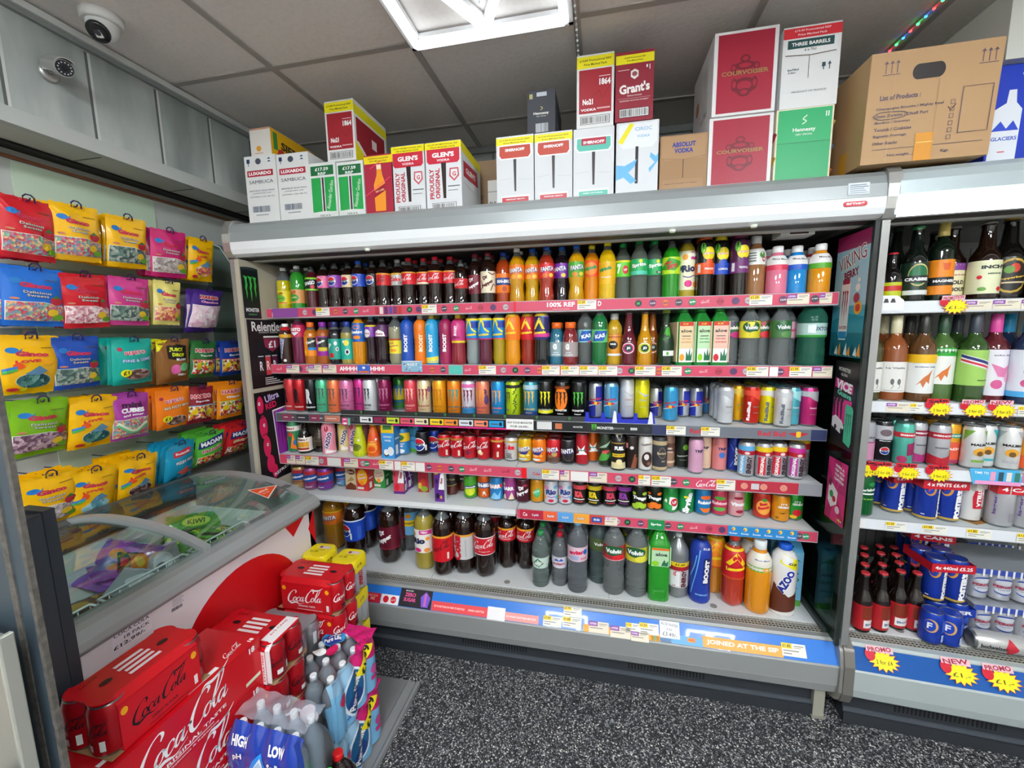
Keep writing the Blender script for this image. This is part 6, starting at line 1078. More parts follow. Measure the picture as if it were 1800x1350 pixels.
cn('d4', 'silver and plum vodka can', '#b8b8bc', [('q', -3, .74, 3, .9, '#8a1c34'), ('t', 'SMIRNOFF', 0, .82, 1.8, W_, 0, .24, .04), ('p', [(-1.5, 0), (1.5, 0), (1.5, .3), (0, .2), (-1.5, .3)], '#a02c6c'), ('q', -.6, .46, .6, .5, '#6a6a70')]); cn('d5', 'silver and red vodka can', '#bcbcc0', [('q', -3, .74, 3, .9, '#b01c2c'), ('t', 'SMIRNOFF', 0, .82, 1.8, W_, 0, .24, .04), ('p', [(-1.5, 0), (1.5, 0), (1.5, .3), (0, .2), (-1.5, .3)], '#b01c2c'), ('q', -.6, .46, .6, .5, '#6a6a70')]); cn('d6', 'yellow and orange sunset vodka can', '#e8a424', [('q', -3, .1, 3, .6, '#e05a3c'), ('q', -3, .72, 3, .84, '#3a9a7c'), ('t', 'SMIRNOFF', 0, .78, 1.7, W_, 0, .2, .04), ('t', 'PEACH', 0, .4, 1.3, W_, 6, .26, .04), ('q', -3, 0, 3, .1, '#a03a5c')], r=.034)
for k, d, c1 in (('d7', 'white rum can with lime corner', '#7aa83c'), ('d8', 'white rum can with turquoise corner', '#3aa8b0'), ('d9', 'white rum can with silver corner', '#b0b0b4')):
    cn(k, d, '#e4e4e2', [('p', [(.2, 1), (1.6, 1), (1.6, .5)], c1), ('p', [(-1.6, 1), (-.6, 1), (-1.6, .7)], c1), ('t', 'MALIBU', 0, .62, 1.7, BK, 0, .3, .04), ('e', 0, .42, .6, .11, '#e0a02c'), ('e', 0, .38, .3, .07, '#6a4a1c'), ('q', -.7, .14, .7, .2, c1)])
cn('da', 'orange cocktail can with red base', '#e8941c', [('q', -3, 0, 3, .34, '#d85a2c'), ('e', .5, .76, .4, .1, '#8a5a20')], r=.034)
N_('ca', 'tall green lager can', .172, .034, '#0f5a2c', [('t', 'Carlsberg', 0, .66, 1.9, W_, 6, .42, .05), ('e', .3, .82, .4, .05, '#1c8a44'), ('q', -.6, .54, .6, .58, W_), ('t', 'PILSNER', 0, .42, 1.2, '#a8d850', 0, .16)]+[('q', -1.4+.3*i, 0, -1.37+.3*i, .5, '#1c7a3c') for i in range(9)], name='beer_can')
fo = [('q', -3, 0, 3, .05, '#b8983c'), ('e', -.6, .78, .5, .17, '#c88a30'), ('e', -.68, .79, .38, .14, '#1c3aa0'), ('t', 'F', -.65, .79, .3, '#d0342c'), ('t', "FOSTER'S", .45, .42, 3.2, W_, 88, .62, .08), ('q', -1.2, .1, -.9, .12, '#e8e8f0'), ('q', .95, .1, 1.4, .3, '#b8c4dc')]
N_('fx', 'tall blue lager can', .172, .034, '#1c3aa0', fo, name='beer_can'); N_('fz', 'short blue lager can', .125, .034, '#1c40b0', [('e', -.6, .66, .6, .26, '#d0a060'), ('e', -.7, .66, .5, .22, '#1c40b0'), ('t', 'F', -.7, .66, .4, W_), ('q', .4, .06, 1.1, .34, '#b8c8e4'), ('q', .3, .45, 1.1, .9, '#2a4cb0')], name='beer_can')
N_('st', 'tall white lager can with red shield', .172, .034, '#dcdad6', [('p', [(-.5, .3), (.7, .3), (.9, .5), (.8, .84), (-.4, .84), (-.6, .6)], '#c01c2c'), ('t', 'STELLA', -.05, .58, 2.0, W_, -90, .4, .06), ('t', 'ARTOIS', .4, .58, 2.0, W_, -90, .36, .06)], name='beer_can', metal=.15)
N_('sg', 'tall grey lager can', .172, .036, '#b8b8bc', [('t', 'lager', -.8, .5, 2.0, '#6a4a8c', 90, .3), ('q', .2, .1, .9, .3, '#8a8a90')], name='beer_can')
B('bu', 'brown beer bottle with red label and red cap', 'beer', .235, .0305, '#150a06', '#b83038', (.05, .48, '#a81c24'), [('q', -.4, .1, 1.3, .42, '#e0dcd8'), ('t', 'Bud', .4, .26, 1.2, '#3a5a8c', 8, .3, .03), ('q', -.6, .46, 1.1, .94, '#7a2c18')], name='beer_bottle', fill=.6, neck='#140a06')
N_('bz', 'silver lager can lying on its side', .172, .034, '#c4c4c2', [('p', [(-1, .6), (0, .75), (1, .6), (0, .5)], '#c02838'), ('t', 'budweiser', .1, .3, 2.2, '#2a2a2c', 90, .5, .03)], name='beer_can')
# ================================================================ standing them on the shelves
PROTO, USED = {}, {}
ROWS = []
def spawn(k, loc, rz=0, tilt=None):
    if k not in PROTO:
        PROTO[k] = K[k][0](); o = PROTO[k]
        o.location = loc; o.rotation_euler = tilt or (0, 0, rz)
    else: o = dup(PROTO[k], loc, tilt or (0, 0, rz))
    o['category'] = K[k][2]
    return o
def row(items, z, where, y=None, frame=None, back=1, gap=.004, group=None, hmid=.12, skip=()):
    """items: (kind, column px[, base px]) left to right; back: how many more stand behind each"""
    O, a = frame or ((0, 0), 0.)
    front, rear = [], []
    for n, it in enumerate(items):
        k, px = it[0], it[1]; R_ = K[k][3]
        if len(it) > 2 and it[2]:
            p = on_z(px, it[2], z); yy = -(p.x-O[0])*math.sin(a)+(p.y-O[1])*math.cos(a)+R_
            if len(it) > 3: yy += it[3]
        else: yy = (y or 1.755)+R_+(it[3] if len(it) > 3 else 0)
        x = XP(px, yy, z+hmid, O, a)
        front.append([k, x, yy, px])
    for _ in range(400):                                             # neighbours that touch push each other apart
        hit = False
        for i in range(len(front)):
            for c in range(i+1, min(i+4, len(front))):
                A, Bq = front[i], front[c]; need = K[A[0]][3]+K[Bq[0]][3]+.0008
                dx, dy = Bq[1]-A[1], Bq[2]-A[2]; d = math.hypot(dx, dy)
                if d < need:
                    hit = True; e_ = (need-d)/2*.8+.0001
                    if abs(dy) < .004: dy = .006*(1 if c % 2 else -1)
                    ux, uy = dx/(d+1e-6), dy/(d+1e-6)
                    A[1] -= ux*e_; Bq[1] += ux*e_; A[2] -= uy*e_*.7; Bq[2] += uy*e_*.7
        for A in front:
            if not frame: A[1] = min(max(A[1], -1.575+K[A[0]][3]), .842-K[A[0]][3])
            A[2] = max(A[2], 1.742+K[A[0]][3]-(.026 if z < .5 else 0))
        if not hit: break
    placed = []
    for k, x, yy, px in front:
        P = (O[0]+x*math.cos(a)-yy*math.sin(a), O[1]+x*math.sin(a)+yy*math.cos(a), z)
        o = spawn(k, P, a+math.radians(R.uniform(-14, 14)) if K[k][2] != 'carton' else a+math.radians(R.uniform(-4, 4)))
        placed.append((o, k, 0)); front_i = len(placed)
    occ = [(x, yy, K[k][3]) for k, x, yy, px in front]
    for b in range(1, back+1):
        for k, x, yy, px in front:
            if k in skip: continue
            R_ = K[k][3]; y2 = yy+b*(2*R_+gap); x2 = x+R.uniform(-.001, .001)
            if y2 > 2.27: continue
            if any(math.hypot(x2-q[0], y2-q[1]) < R_+q[2] for q in occ): 
                y2 += .012
                if any(math.hypot(x2-q[0], y2-q[1]) < R_+q[2] for q in occ): continue
            occ.append((x2, y2, R_))
            P = (O[0]+x2*math.cos(a)-y2*math.sin(a), O[1]+x2*math.sin(a)+y2*math.cos(a), z)
            placed.append((spawn(k, P, a+math.radians(R.uniform(-25, 25))), k, b))
    ROWS.append((placed, where, group)); return placed
ORD = ['', 'first', 'second', 'third', 'fourth', 'fifth', 'sixth', 'seventh', 'eighth', 'ninth', 'tenth']
NUM = ['', 'one', 'two', 'three', 'four', 'five', 'six', 'seven', 'eight', 'nine', 'ten']
def name_rows():
    for placed, where, group in ROWS:
        cnt = {}
        for o, k, b in placed: cnt.setdefault((k, b), []).append(o)
        for (k, b), L in cnt.items():
            s = K[k][1]
            L.sort(key=lambda o: o.location.x)
            for i, o in enumerate(L):
                if len(L) == 1: l = s+' on '+where if b == 0 else s+', '+['', 'second', 'third', 'fourth'][b]+' from front on '+where
                elif b == 0: l = (ORD[i+1] if i < 10 else 'last')+' from left, '+s+', '+where
                else: l = (ORD[i+1] if i < 10 else 'last')+' from left '+['', 'in second row', 'in third row', 'in fourth row'][b]+', '+s+', '+where
                w = l.split()
                if len(w) > 16: l = l.replace(' with', ',', 1); w = l.split()
                if len(w) > 16:
                    cut = s.split(' with ')[0]; l = l.replace(s, cut).replace(s.replace(' with', ',', 1), cut)
                o['label'] = l
            if len(L) > 1 or b or len([1 for q in cnt if q[0] == k]) > 1:
                for o in L: o['group'] = group or (s.split(' with ')[0]+'s on '+where)
T5 = 'the top drinks shelf'
row([('y1', 500, 0, .01), ('g1', 524), ('ch', 553), ('pp', 575), ('pu', 594), ('pc', 614), ('pb', 635), ('pm', 655), ('cz', 677), ('cd', 699), ('cc', 721), ('cx', 744), ('cc', 766), ('cc', 789), ('cs', 813), ('dp', 836), ('dc', 860), ('ib', 884), ('fo', 909), ('fp', 936), ('fs', 962), ('fg', 988), ('fl', 1014), ('mo', 1040), ('my', 1067), ('su', 1095), ('s1', 1123), ('s2', 1150), ('md', 1178), ('ri', 1208), ('lp', 1237), ('ll', 1266), ('lt', 1295), ('aj', 1326), ('jp', 1362), ('jb', 1394), ('jo', 1425), ('jr', 1450, 0, .05)], Z1, T5)
row([('sn', 503), ('vi', 527), ('ru1', 548), ('ru2', 568), ('te1', 591), ('te2', 614), ('sk', 633), ('rb1', 654), ('rb2', 674), ('oj', 695), ('bb', 719), ('bo', 739), ('bl', 762), ('bm', 785), ('bp', 807), ('ls1', 832), ('ls2', 855), ('ls3', 878), ('lo', 903), ('lr', 929), ('lg', 953), ('ga1', 977), ('ga2', 1002), ('ri1', 1028), ('ri2', 1054), ('bg', 1079), ('j1', 1101), ('j2', 1125), ('j3', 1147, 0, .02), ('ap', 1172), ('al1', 1199), ('al2', 1229), ('al3', 1257), ('v1', 1283, 0, .03), ('v2', 1313), ('v3', 1340, 0, .04), ('v4', 1371), ('ev', 1401, 0, .03), ('bk', 1436)], Z2, 'the second drinks shelf')
row([('r1', 505, 724), ('r2', 525, 725), ('r3', 546, 726), ('m1', 565, 727), ('m2', 585, 728), ('m3', 606, 730), ('m4', 629, 726), ('m5', 651, 728), ('m6', 677, 728), ('m7', 703, 722, .02), ('m8', 723, 729), ('m9', 746, 730), ('n1', 773, 731), ('n2', 799, 732), ('n3', 824, 733), ('n4', 849, 734), ('n5', 876, 735), ('n6', 902, 736), ('n7', 933, 737), ('n8', 959, 738), ('n9', 988, 739), ('o1', 1017, 740)], Z3, 'the third drinks shelf', back=2, hmid=.08)
row([('q1', 1047, 736), ('q2', 1074, 738), ('q3', 1102, 737), ('q4', 1128, 738), ('q5', 1153, 735), ('q6', 1179, 742), ('q7', 1202, 734), ('q7', 1223, 735), ('q8', 1242, 728), ('e1', 1275, 747), ('e2', 1303, 743), ('e3', 1330, 747), ('e4', 1355, 749), ('e5', 1382, 751), ('e6', 1409, 751), ('e7', 1440, 752)], Z3, 'the third drinks shelf', back=3, hmid=.08, skip=('q1', 'q2', 'q6'))
row([('ma', 516, 796), ('mb', 538, 798), ('mk', 559, 797, .01), ('yp', 578, 800), ('yb', 606, 794), ('yp', 622, 797, .012), ('ky', 634, 804), ('ko', 656, 804), ('cw', 687, 807), ('cn', 709, 801), ('vc', 729, 796), ('px', 743, 802), ('pz', 764, 797), ('c1', 785, 806), ('c1', 806, 807), ('c2', 829, 809), ('c3', 851, 810), ('c4', 875, 811), ('c5', 899, 812), ('f1', 923, 814), ('f2', 947, 815), ('f3', 971, 816), ('f4', 996, 818), ('i1', 1019, 819), ('i2', 1042, 813), ('dw', 1064, 822), ('fu', 1088, 828), ('k1', 1112, 827), ('k2', 1133, 829), ('k3', 1157, 830), ('k4', 1177, 824), ('k5', 1196, 825), ('t1', 1223, 834), ('t2', 1243, 827), ('t3', 1263, 829), ('bs', 1286, 830), ('u1', 1318, 840), ('u2', 1343, 842), ('u3', 1369, 842), ('u4', 1393, 843), ('u5', 1416, 840)], Z4, 'the fourth drinks shelf', back=2, hmid=.07, skip=('ma', 'mb', 'mk', 'ky', 'cw', 'cn', 'vc', 'yb'))
row([('h1', 522, 860), ('h2', 546, 863), ('h3', 570, 864), ('h4', 602, 856), ('x1', 620, 862), ('x2', 642, 864), ('x3', 671, 859), ('x4', 704, 869), ('x6', 747, 866), ('x5', 774, 884), ('bd', 794, 872), ('be', 815, 865), ('z1', 830, 878), ('z2', 852, 878), ('z3', 875, 881), ('z4', 898, 882), ('z5', 920, 885), ('z6', 945, 886), ('z7', 970, 888), ('z7', 995, 889), ('ka1', 1020, 890), ('ka2', 1046, 892), ('ka3', 1071, 893), ('ka4', 1097, 895), ('ta1', 1123, 898), ('ta2', 1150, 900), ('se', 1177, 902), ('sp', 1204, 904), ('rc1', 1232, 906), ('rc2', 1260, 908), ('rc3', 1290, 910), ('sx1', 1313, 900), ('sx2', 1331, 902), ('sx3', 1349, 915), ('sx4', 1380, 918), ('sx5', 1412, 919)], Z5, 'the fifth drinks shelf', back=1, hmid=.06, skip=('x1', 'x5', 'sx1', 'sx2'))
D_ = 'the bottom deck'
row([('L1', 587, 970), ('L2', 624, 989), ('L3', 685, 995), ('L5', 747, 1006), ('L6', 782, 1017), ('L7', 815, 1014), ('L8', 850, 1019), ('L9', 891, 1002), ('L9', 924, 1004), ('w1', 950, 1034), ('w2', 984, 1032), ('w3', 1015, 1046), ('w4', 1053, 1028), ('w5', 1086, 1049), ('w6', 1119, 1052), ('w7', 1154, 1057), ('w8', 1190, 1056), ('w9', 1227, 1062), ('x7', 1256, 1046), ('x8', 1290, 1069), ('x9', 1333, 1083), ('y9', 1375, 1086), ('y8', 1407, 1068)], Z6, D_, back=2, hmid=.15, skip=('L4', 'w9', 'L5'))
row([('L4', 722, 972)], Z6, D_, back=0, hmid=.15)
f2 = (O2, A2)
row([('p1', 1551), ('p1', 1574), ('p2', 1592, 0, .03), ('p3', 1620), ('p4', 1648), ('p5', 1683), ('p6', 1720), ('p7', 1764), ('p7', 1800)], q1, 'the top alcohol shelf', frame=f2, y=1.75, back=1, skip=('p1',))
row([('n_1', 1544), ('n_2', 1584), ('n_3', 1625), ('n_4', 1662), ('n_5', 1701), ('n_6', 1741), ('n_7', 1782), ('n_8', 1822)], q2, 'the wine shelf', frame=f2, y=1.75, back=1)
row([('d1', 1534), ('d2', 1559), ('d3', 1587), ('d4', 1613), ('d5', 1642), ('d6', 1674), ('d7', 1702), ('d8', 1731), ('d9', 1760), ('da', 1793)], q3, 'the mixed can shelf', frame=f2, y=1.76, back=2, hmid=.08)
row([('ca', 1520, 912)], q4, 'the lager shelf', frame=f2, back=1, hmid=.08)
name_rows()
# ================================================================ packs: several cans or bottles held together
_ME = {}
def meshes(k):
    if k not in _ME:
        o = K[k][0](); L = []
        for c in KIDS[o.name]:
            if c.parent == o: L.append((c.name.split('.')[0], c.data))
        _ME[k] = L
        for c in KIDS.pop(o.name):
            for g in KIDS.pop(c.name, []): bpy.data.objects.remove(g)
            bpy.data.objects.remove(c)
        bpy.data.objects.remove(o)
    return _ME[k]
def member(parent, k, name, loc, rz=0):
    L = meshes(k); b = bpy.data.objects.new(name, L[0][1]); COL.objects.link(b); b.parent = parent; b.location = loc; b.rotation_euler = (0, 0, rz)
    for n, me in L[1:]:
        c = bpy.data.objects.new(n, me); COL.objects.link(c); c.parent = b
    return b
def loc2(px, py, z, dy=0):
    p = on_z(px, py, z); return p.x, p.y+dy, z
red = mat('#b81c2c', .3)
def four(k, label, x, y, z, rz, text, n=(2, 2), p=.0695, H=.172, band='#c01c2c', group=None):
    t = thing('beer_can_pack', label, 'pack of cans', (x, y, z), (0, 0, rz), group)
    for i in range(n[0]):
        for j in range(n[1]): member(t, k, 'beer_can', ((i-(n[0]-1)/2)*p, (j-(n[1]-1)/2)*p, 0), R.uniform(-.4, .4))
    w, d = n[0]*p/2+.001, n[1]*p/2+.001; mb = MB()
    for s_ in (0, 1, 2, 3):
        a0, b0 = [(-w, -d), (w, -d), (w, d), (-w, d)][s_], [(w, -d), (w, d), (-w, d), (-w, -d)][s_]
        mb.add([(a0[0], a0[1], H-.045), (b0[0], b0[1], H-.045), (b0[0], b0[1], H-.012), (a0[0], a0[1], H-.012)], [(0, 1, 2, 3)], mat(band, .3))
    a = Art(mb, plane((0, -d, 0), (1, 0, 0), (0, 0, 1)), h0=.0008); a.text(text, 0, H-.028, w*1.7, W_, 0, .014, .03)
    a = Art(mb, plane((w, 0, 0), (0, 1, 0), (0, 0, 1)), h0=.0008); a.text(text, 0, H-.028, d*1.7, W_, 0, .014, .03)
    mb.build('price_band', t)
    return t
def f2p(px, yl, z): x = X2(px, z+.08, yl); return up2(x, yl, z)
for i, (px, yl, rz, lb) in enumerate([(1572, 1.875, .25, 'blue lager four pack with red price band beside the green lager can'), (1634, 1.825, .06, 'blue lager four pack with red price band in middle of lager shelf')]):
    x, y, z = f2p(px, yl, q4); four('fx', lb, x, y, z, A2+rz, '4 x PINTS £6.49')
x, y, z = f2p(1694, 1.86, q4); t = four('st', 'white and red lager four pack in an open brown carton', x, y, z, A2+.5, 'STELLA', band='#d8d4cc')
cb_ = MB(); km = mat('#9a6c3c', .7); cb_.box(-.085, .075, 0, .10, .08, .17, km); cb_.box(.095, -.08, 0, .10, .08, .15, km); cb_.box(-.085, -.08, -.0005, .10, .08, .0, mat('#b8844c', .7)); cb_.build('carton_tray', t, (.02, 0, .001))
x, y, z = f2p(1764, 1.82, q4); t = four('sg', 'grey and white lager pack at right end of lager shelf', x, y, z, A2, '4 CANS', band='#c8202c')
x, y, z = f2p(1800, 1.90, q4); 
t = thing('beer_case', 'white lager carton with red lion badge at right edge', 'box', f2p(1812, 1.86, q4), (0, 0, A2)); mb = MB(); mb.box(-.07, -.09, 0, .2, .09, .165, mat('#e4e2de', .4)); a = Art(mb, plane((0, -.09, 0), (1, 0, 0), (0, 0, 1))); a.rect(-.068, .13, .0, .163, '#b8202c'); a.text('£6', -.04, .147, .03, W_); a.ell(.0, .08, .04, .045, '#8a2a1c'); a.ell(.0, .08, .03, .03, '#b83020'); a.text('XX', 0, .08, .03, W_); mb.build('carton', t)
# deck of the second refrigerator
DZ = .352
bt = [(1517, 1110), (1548, 1116), (1579, 1112), (1608, 1116)]
def bud(px, py, back):
    p = on_z(px, py, DZ); return p.x, p.y+.02+back*.066
pl = []
for b in range(4):
    for i, (px, py) in enumerate(bt):
        x, y = bud(px, py, b)
        y = max(y, 1.70+b*.066)
        x += .03*(b % 2)+b*.004
        x = max(x, .985)
        if any(math.hypot(x-q[0], y-q[1]) < .062 for q in [(o.location.x, o.location.y) for o, _, _ in pl]): x += .012; y += .02
        pl.append((spawn('bu', (x, y, DZ), R.uniform(-.3, .3)), 'bu', b))
g_ = [o for o, _, _ in pl]
ROWS.clear(); ROWS.append((pl, 'the alcohol deck', 'brown beer bottles on the alcohol deck'))
x, y, z = f2p(1637, 1.715, DZ); s1 = spawn('fz', (x, y, z)); x, y, z = f2p(1669, 1.715, DZ); s2_ = spawn('fz', (x, y, z))
tag(s1, 'short blue lager can beside the red-labelled beer bottles, left of its pair', 'can', 'short blue lager cans'); tag(s2_, 'short blue lager can beside the grey lager packs, right of its pair', 'can', 'short blue lager cans')
x, y, z = f2p(1648, 1.83, DZ); base4 = four('fz', 'blue lager pack on the deck underneath the red-banded blue pack', x, y, z, A2+.1, 'LAGER', H=.125, band='#1c3aa0')
x, y, z = f2p(1645, 1.83, DZ+.126); four('fx', 'blue lager four pack stacked on deck with red price band', x, y, z, A2+.1, '4x 440ml £5.25', H=.172)
x, y, z = f2p(1606, 1.98, DZ+.0); four('fx', 'dark blue lager four pack far back behind the brown bottles', x, y, z, A2-.2, '4 CANS')
x, y, z = f2p(1620, 1.98, DZ+.173); four('fx', 'upper blue lager four pack far back near the brown bottles', x, y, z, A2-.1, '4 CANS')
N_('pe', 'silver white lager can with blue ribbon', .125, .034, '#c8cad0', [('e', 0, .72, .8, .12, '#2c4a9c'), ('e', 0, .68, .8, .1, '#c8cad0'), ('t', 'PERONI', 0, .52, 1.8, '#a83a54', 0, .3, .05), ('e', 0, .32, .8, .12, '#2c4a9c'), ('e', 0, .36, .8, .11, '#c8cad0'), ('t', 'NASTRO', 0, .4, 1.0, '#3a5aa0', 0, .1)], metal=.5)
def peroni(x, y, z, label, n=(4, 3)):
    t = thing('beer_can_pack', label, 'pack of cans', (x, y, z), (0, 0, A2), 'silver lager packs')
    for i in range(n[0]):
        for j in range(n[1]): member(t, 'pe', 'beer_can', (.036+i*.0695, .036+j*.0695, 0), R.uniform(-.2, .2))
    mb = MB(); mb.box(0, 0, .1255, n[0]*.0695+.002, n[1]*.0695+.002, .128, mat('#c8ccd4', .25, .5)); mb.box(0, -.001, .108, n[0]*.0695+.002, .0, .128, mat('#3a4ea0', .3)); mb.box(-.001, 0, .1, 0, n[1]*.0695, .128, mat('#b0b4bc', .3, .4))
    for i in range(20): mb.box(.02+i*.011, -.0015, .1285, .026+i*.011, .0, .1, mat('#e8eaf0', .3)) if i % 2 else None
    mb.build('card_top', t); return t
X0 = X2(1702, DZ+.06, 1.80)
for zz, yy, lb in ((DZ, 1.78, 'silver lager pack with blue ribbons, bottom of the right stack'), (DZ+.13, 1.81, 'silver lager pack with blue ribbons, top of the right stack')):
    peroni(*up2(X0, yy, zz), lb)
X1_ = X2(1690, DZ+.06, 2.05); 
for zz, lb in ((DZ, 'silver lager pack deep on deck behind the blue cans, lower'), (DZ+.13, 'silver lager pack deep on deck behind the blue cans, upper')): peroni(*up2(X1_, 2.04, zz), lb, (2, 3))
x, y, z = up2(X2(1700, DZ+.03, 1.72), 1.715, DZ+.0345); o = spawn('bz', (x, y, z)); o.rotation_euler = (0, math.radians(90), math.radians(-6)); tag(o, 'silver lager can lying on its side before the silver packs', 'can')
name_rows()
# white shelf card tray under the leftmost lager
# ================================================================ the blue tray and black holders on the third shelf
def xz(px, z, y): return XP(px, y, z)
t = thing('can_tray', 'blue plastic can tray with white price wedges on third shelf', 'tray', (0, 0, Z3))
u0, u1 = xz(1032, Z3, 1.74), xz(1146, Z3, 1.74); mb = MB(); bl = mat('#2430b0', .3)
mb.box(u0, 1.736, 0, u1, 1.741, .018, bl); mb.box(u0, 1.741, 0.0, u1, 1.90, .0012, bl)
n = 4
for i in range(n+1):
    u = u0+(u1-u0)*i/n; mb.prism([(u-.012, 0), (u+.012, 0), (u+.006, .045), (u-.006, .045)], 'y', 1.734, 1.739, bl)
mb.build('tray_body', t)
for px in (1080, 1143): 
    u = xz(px, Z3, 1.73); w = MB().prism([(u-.012, -.01), (u+.012, -.01), (u+.006, .05), (u-.002, .055)], 'y', 1.728, 1.7335, mat('#e8eaea', .35)); a = Art(w, plane((u, 1.728, 0), (1, 0, 0), (0, 0, 1))); a.text('£1.75', 0, -.002, .016, '#5a2a2a'); w.build('price_wedge', t)
t = thing('can_pusher_tray', 'black plastic can divider tray with green claw badges on third shelf', 'tray', (0, 0, Z3))
u0, u1 = xz(600, Z3, 1.74), xz(1031, Z3, 1.74); mb = MB(); bk = mat('#232526', .35); mb.prism([(1.7355, 0), (1.7405, 0), (1.7405, .022), (1.738, .024)], 'x', u0, u1, bk); mb.build('front_lip', t)
for px in (636, 683, 732, 783, 834, 888, 944, 1001):
    u = xz(px, Z3, 1.735); b = MB().box(u-.007, 1.7325, .0, u+.007, 1.7353, .026, mat('#232526', .35)); a = Art(b, plane((u, 1.7325, .013), (1, 0, 0), (0, 0, 1))); a.claws(0, 0, .011, .018, '#4fae4a'); b.build('badge', t)
# shelf wobbler cards
def wob(label, px, py, y, w, h, draw, rot=0):
    p = on_y(px, py, y); mb = MB(); mb.box(-w/2, 0, -h/2, w/2, .001, h/2, mat('#e8e8e8', .4)); a = Art(mb, plane((0, 0, 0), (1, 0, 0), (0, 0, 1)), su=w/2, svv=h/2); draw(a); o = mb.build('shelf_card', None, tuple(p), (0, rot, 0)); tag(o, label, 'price card'); return o
def _w1(a):
    a.rect(-1, -1, 1, 1, '#3a3038'); a.rect(-.92, -.9, .5, .9, '#e0508a'); a.rect(.5, -.9, .95, .9, '#58c0a0'); a.text('MISS', -.2, .55, .016, W_, 6, None, .03); a.text('SHOT', -.2, .1, .016, BK, 6, None, .03); a.ell(-.2, -.45, .5, .25, '#f0f0f0')
wob('pink and green card hanging below the pink clawmark can', 608, 741, 1.718, .046, .038, _w1)
def _w2(a):
    a.rect(-1, -1, 1, 1, '#8ab8d0')
    for i in range(14): a.ell(R.uniform(-.9, .9), R.uniform(-.9, .5), .08, .1, ['#3a4a60', '#e0e8ec', '#b03a5a', '#5a8aa0'][i % 4], 7)
    a.text('ROCK IT', .1, .35, .05, '#f4f4f4', 0, .012, .04); a.ell(0, .9, .9, .12, '#cfdde4')
wob('pale blue patterned can-shaped card on the second shelf rail', 724, 644, 1.720, .1, .05, _w2)
# ================================================================ boxes standing on top of the refrigerators
def cbox(label, pxl, pxr, ytop, y, z, d, col, front=None, left=None, right=None, h=None, rz=0, rx=0, fr=None, side=None, top=None, name='carton_box', pm=None, group=None):
    """front face spans columns pxl..pxr at depth y; height from the pixel row of its top edge"""
    zc = z+.12
    for _ in range(3):
        x0 = XP(pxl, y, zc); x1 = XP(pxr, y, zc)
        if h is None or _ < 2:
            hh = h or (on_y((pxl+pxr)/2, ytop, y).z-z); zc = z+hh/2
    w = x1-x0; t = thing(name, label, 'box', (x0, y, z), (rx, 0, rz), group); mb = MB(); m = mat(col, .55); sm = mat(side or col, .55); e = .0
    mb.box(0, 0, 0, w, d, hh, m)
    mb.box(-.0003, .001, .001, 0, d-.001, hh-.001, sm); mb.box(w, .001, .001, w+.0003, d-.001, hh-.001, sm)
    tm = mat(top or col, .6)
    fl = MB(); fl.box(0.001, .002, hh, w-.001, d/2-.0006, hh+.0022, tm); fl.box(.001, d/2+.0006, hh, w-.001, d-.002, hh+.0022, tm)
    for nm, S, su in (('front', plane((0, 0, 0), (1, 0, 0), (0, 0, 1)), w), ('right', plane((w, 0, 0), (0, 1, 0), (0, 0, 1)), d), ('left', plane((0, d, 0), (0, -1, 0), (0, 0, 1)), d)):
        dr = {'front': front, 'right': right, 'left': left}[nm]
        if dr: a = Art(mb, S, su=su, svv=hh, h0=.0006, dh=.00004); dr(a, su, hh)
    mb.build('box_body', t); fl.build('top_flap', t)
    TOPZ.append(z+hh+.0023)
    return t
def barcode(a, u0, v0, u1, v1, c='#3a3a40', bg=None, box=None):
    if box: a.rect(u0-.04, v0-.015, u1+.04, v1+.015, box)
    if bg: a.rect(u0-.02, v0-.008, u1+.02, v1+.008, bg)
    rr = random.Random(5); u = u0; ps = []
    while u < u1:
        w = rr.choice([.008, .014, .022]); ps.append([(u, v0), (min(u+w, u1), v0), (min(u+w, u1), v1), (u, v1)]); u += w+rr.choice([.008, .014])
    a.polys(ps, c)
CT = 2.023; TOPZ = []
YB = 1.66
def lux(a, w, h):
    a.rect(.08, .90, .18, .96, '#2c3a5c'); a.rect(.12, .86, .14, .90, '#2c3a5c'); a.ell(.45, .92, .09, .045, '#4a5260'); a.rect(.72, .87, .88, .97, '#dfe2e4')
    for q in (.9, .94): a.poly([(.74, q), (.8, q+.025), (.86, q)], '#2c3a5c')
    a.rect(.07, .70, .9, .79, '#b0283a'); a.text('LUXARDO', .48, .745, w*.72, W_, 0, h*.05, .05); a.text('SAMBUCA', .5, .62, w*.78, '#3c4a60', 0, h*.05, .0)
    for v, s in ((.49, 'IMPORTED BY CELLAR TRENDS'), (.45, 'LONDON, G.B.'), (.40, 'CONTAINS 6 x 70cl e 38% VOL')): a.text(s, .5, v, w*(.8 if v != .45 else .6), '#7a8088', 0, h*.02)
    barcode(a, .16, .17, .72, .26, '#5a6478'); a.rect(.25, .12, .65, .135, '#9aa0a8')
cbox('white sambuca carton with red banner, at the left end', 434, 488, 273, YB, CT, .26, '#dfe0dd', lux, group='sambuca cartons')
cbox('white sambuca carton with red banner, beside the green gin cartons', 490, 545, 269, YB, CT, .27, '#dfe0dd', lux, group='sambuca cartons')
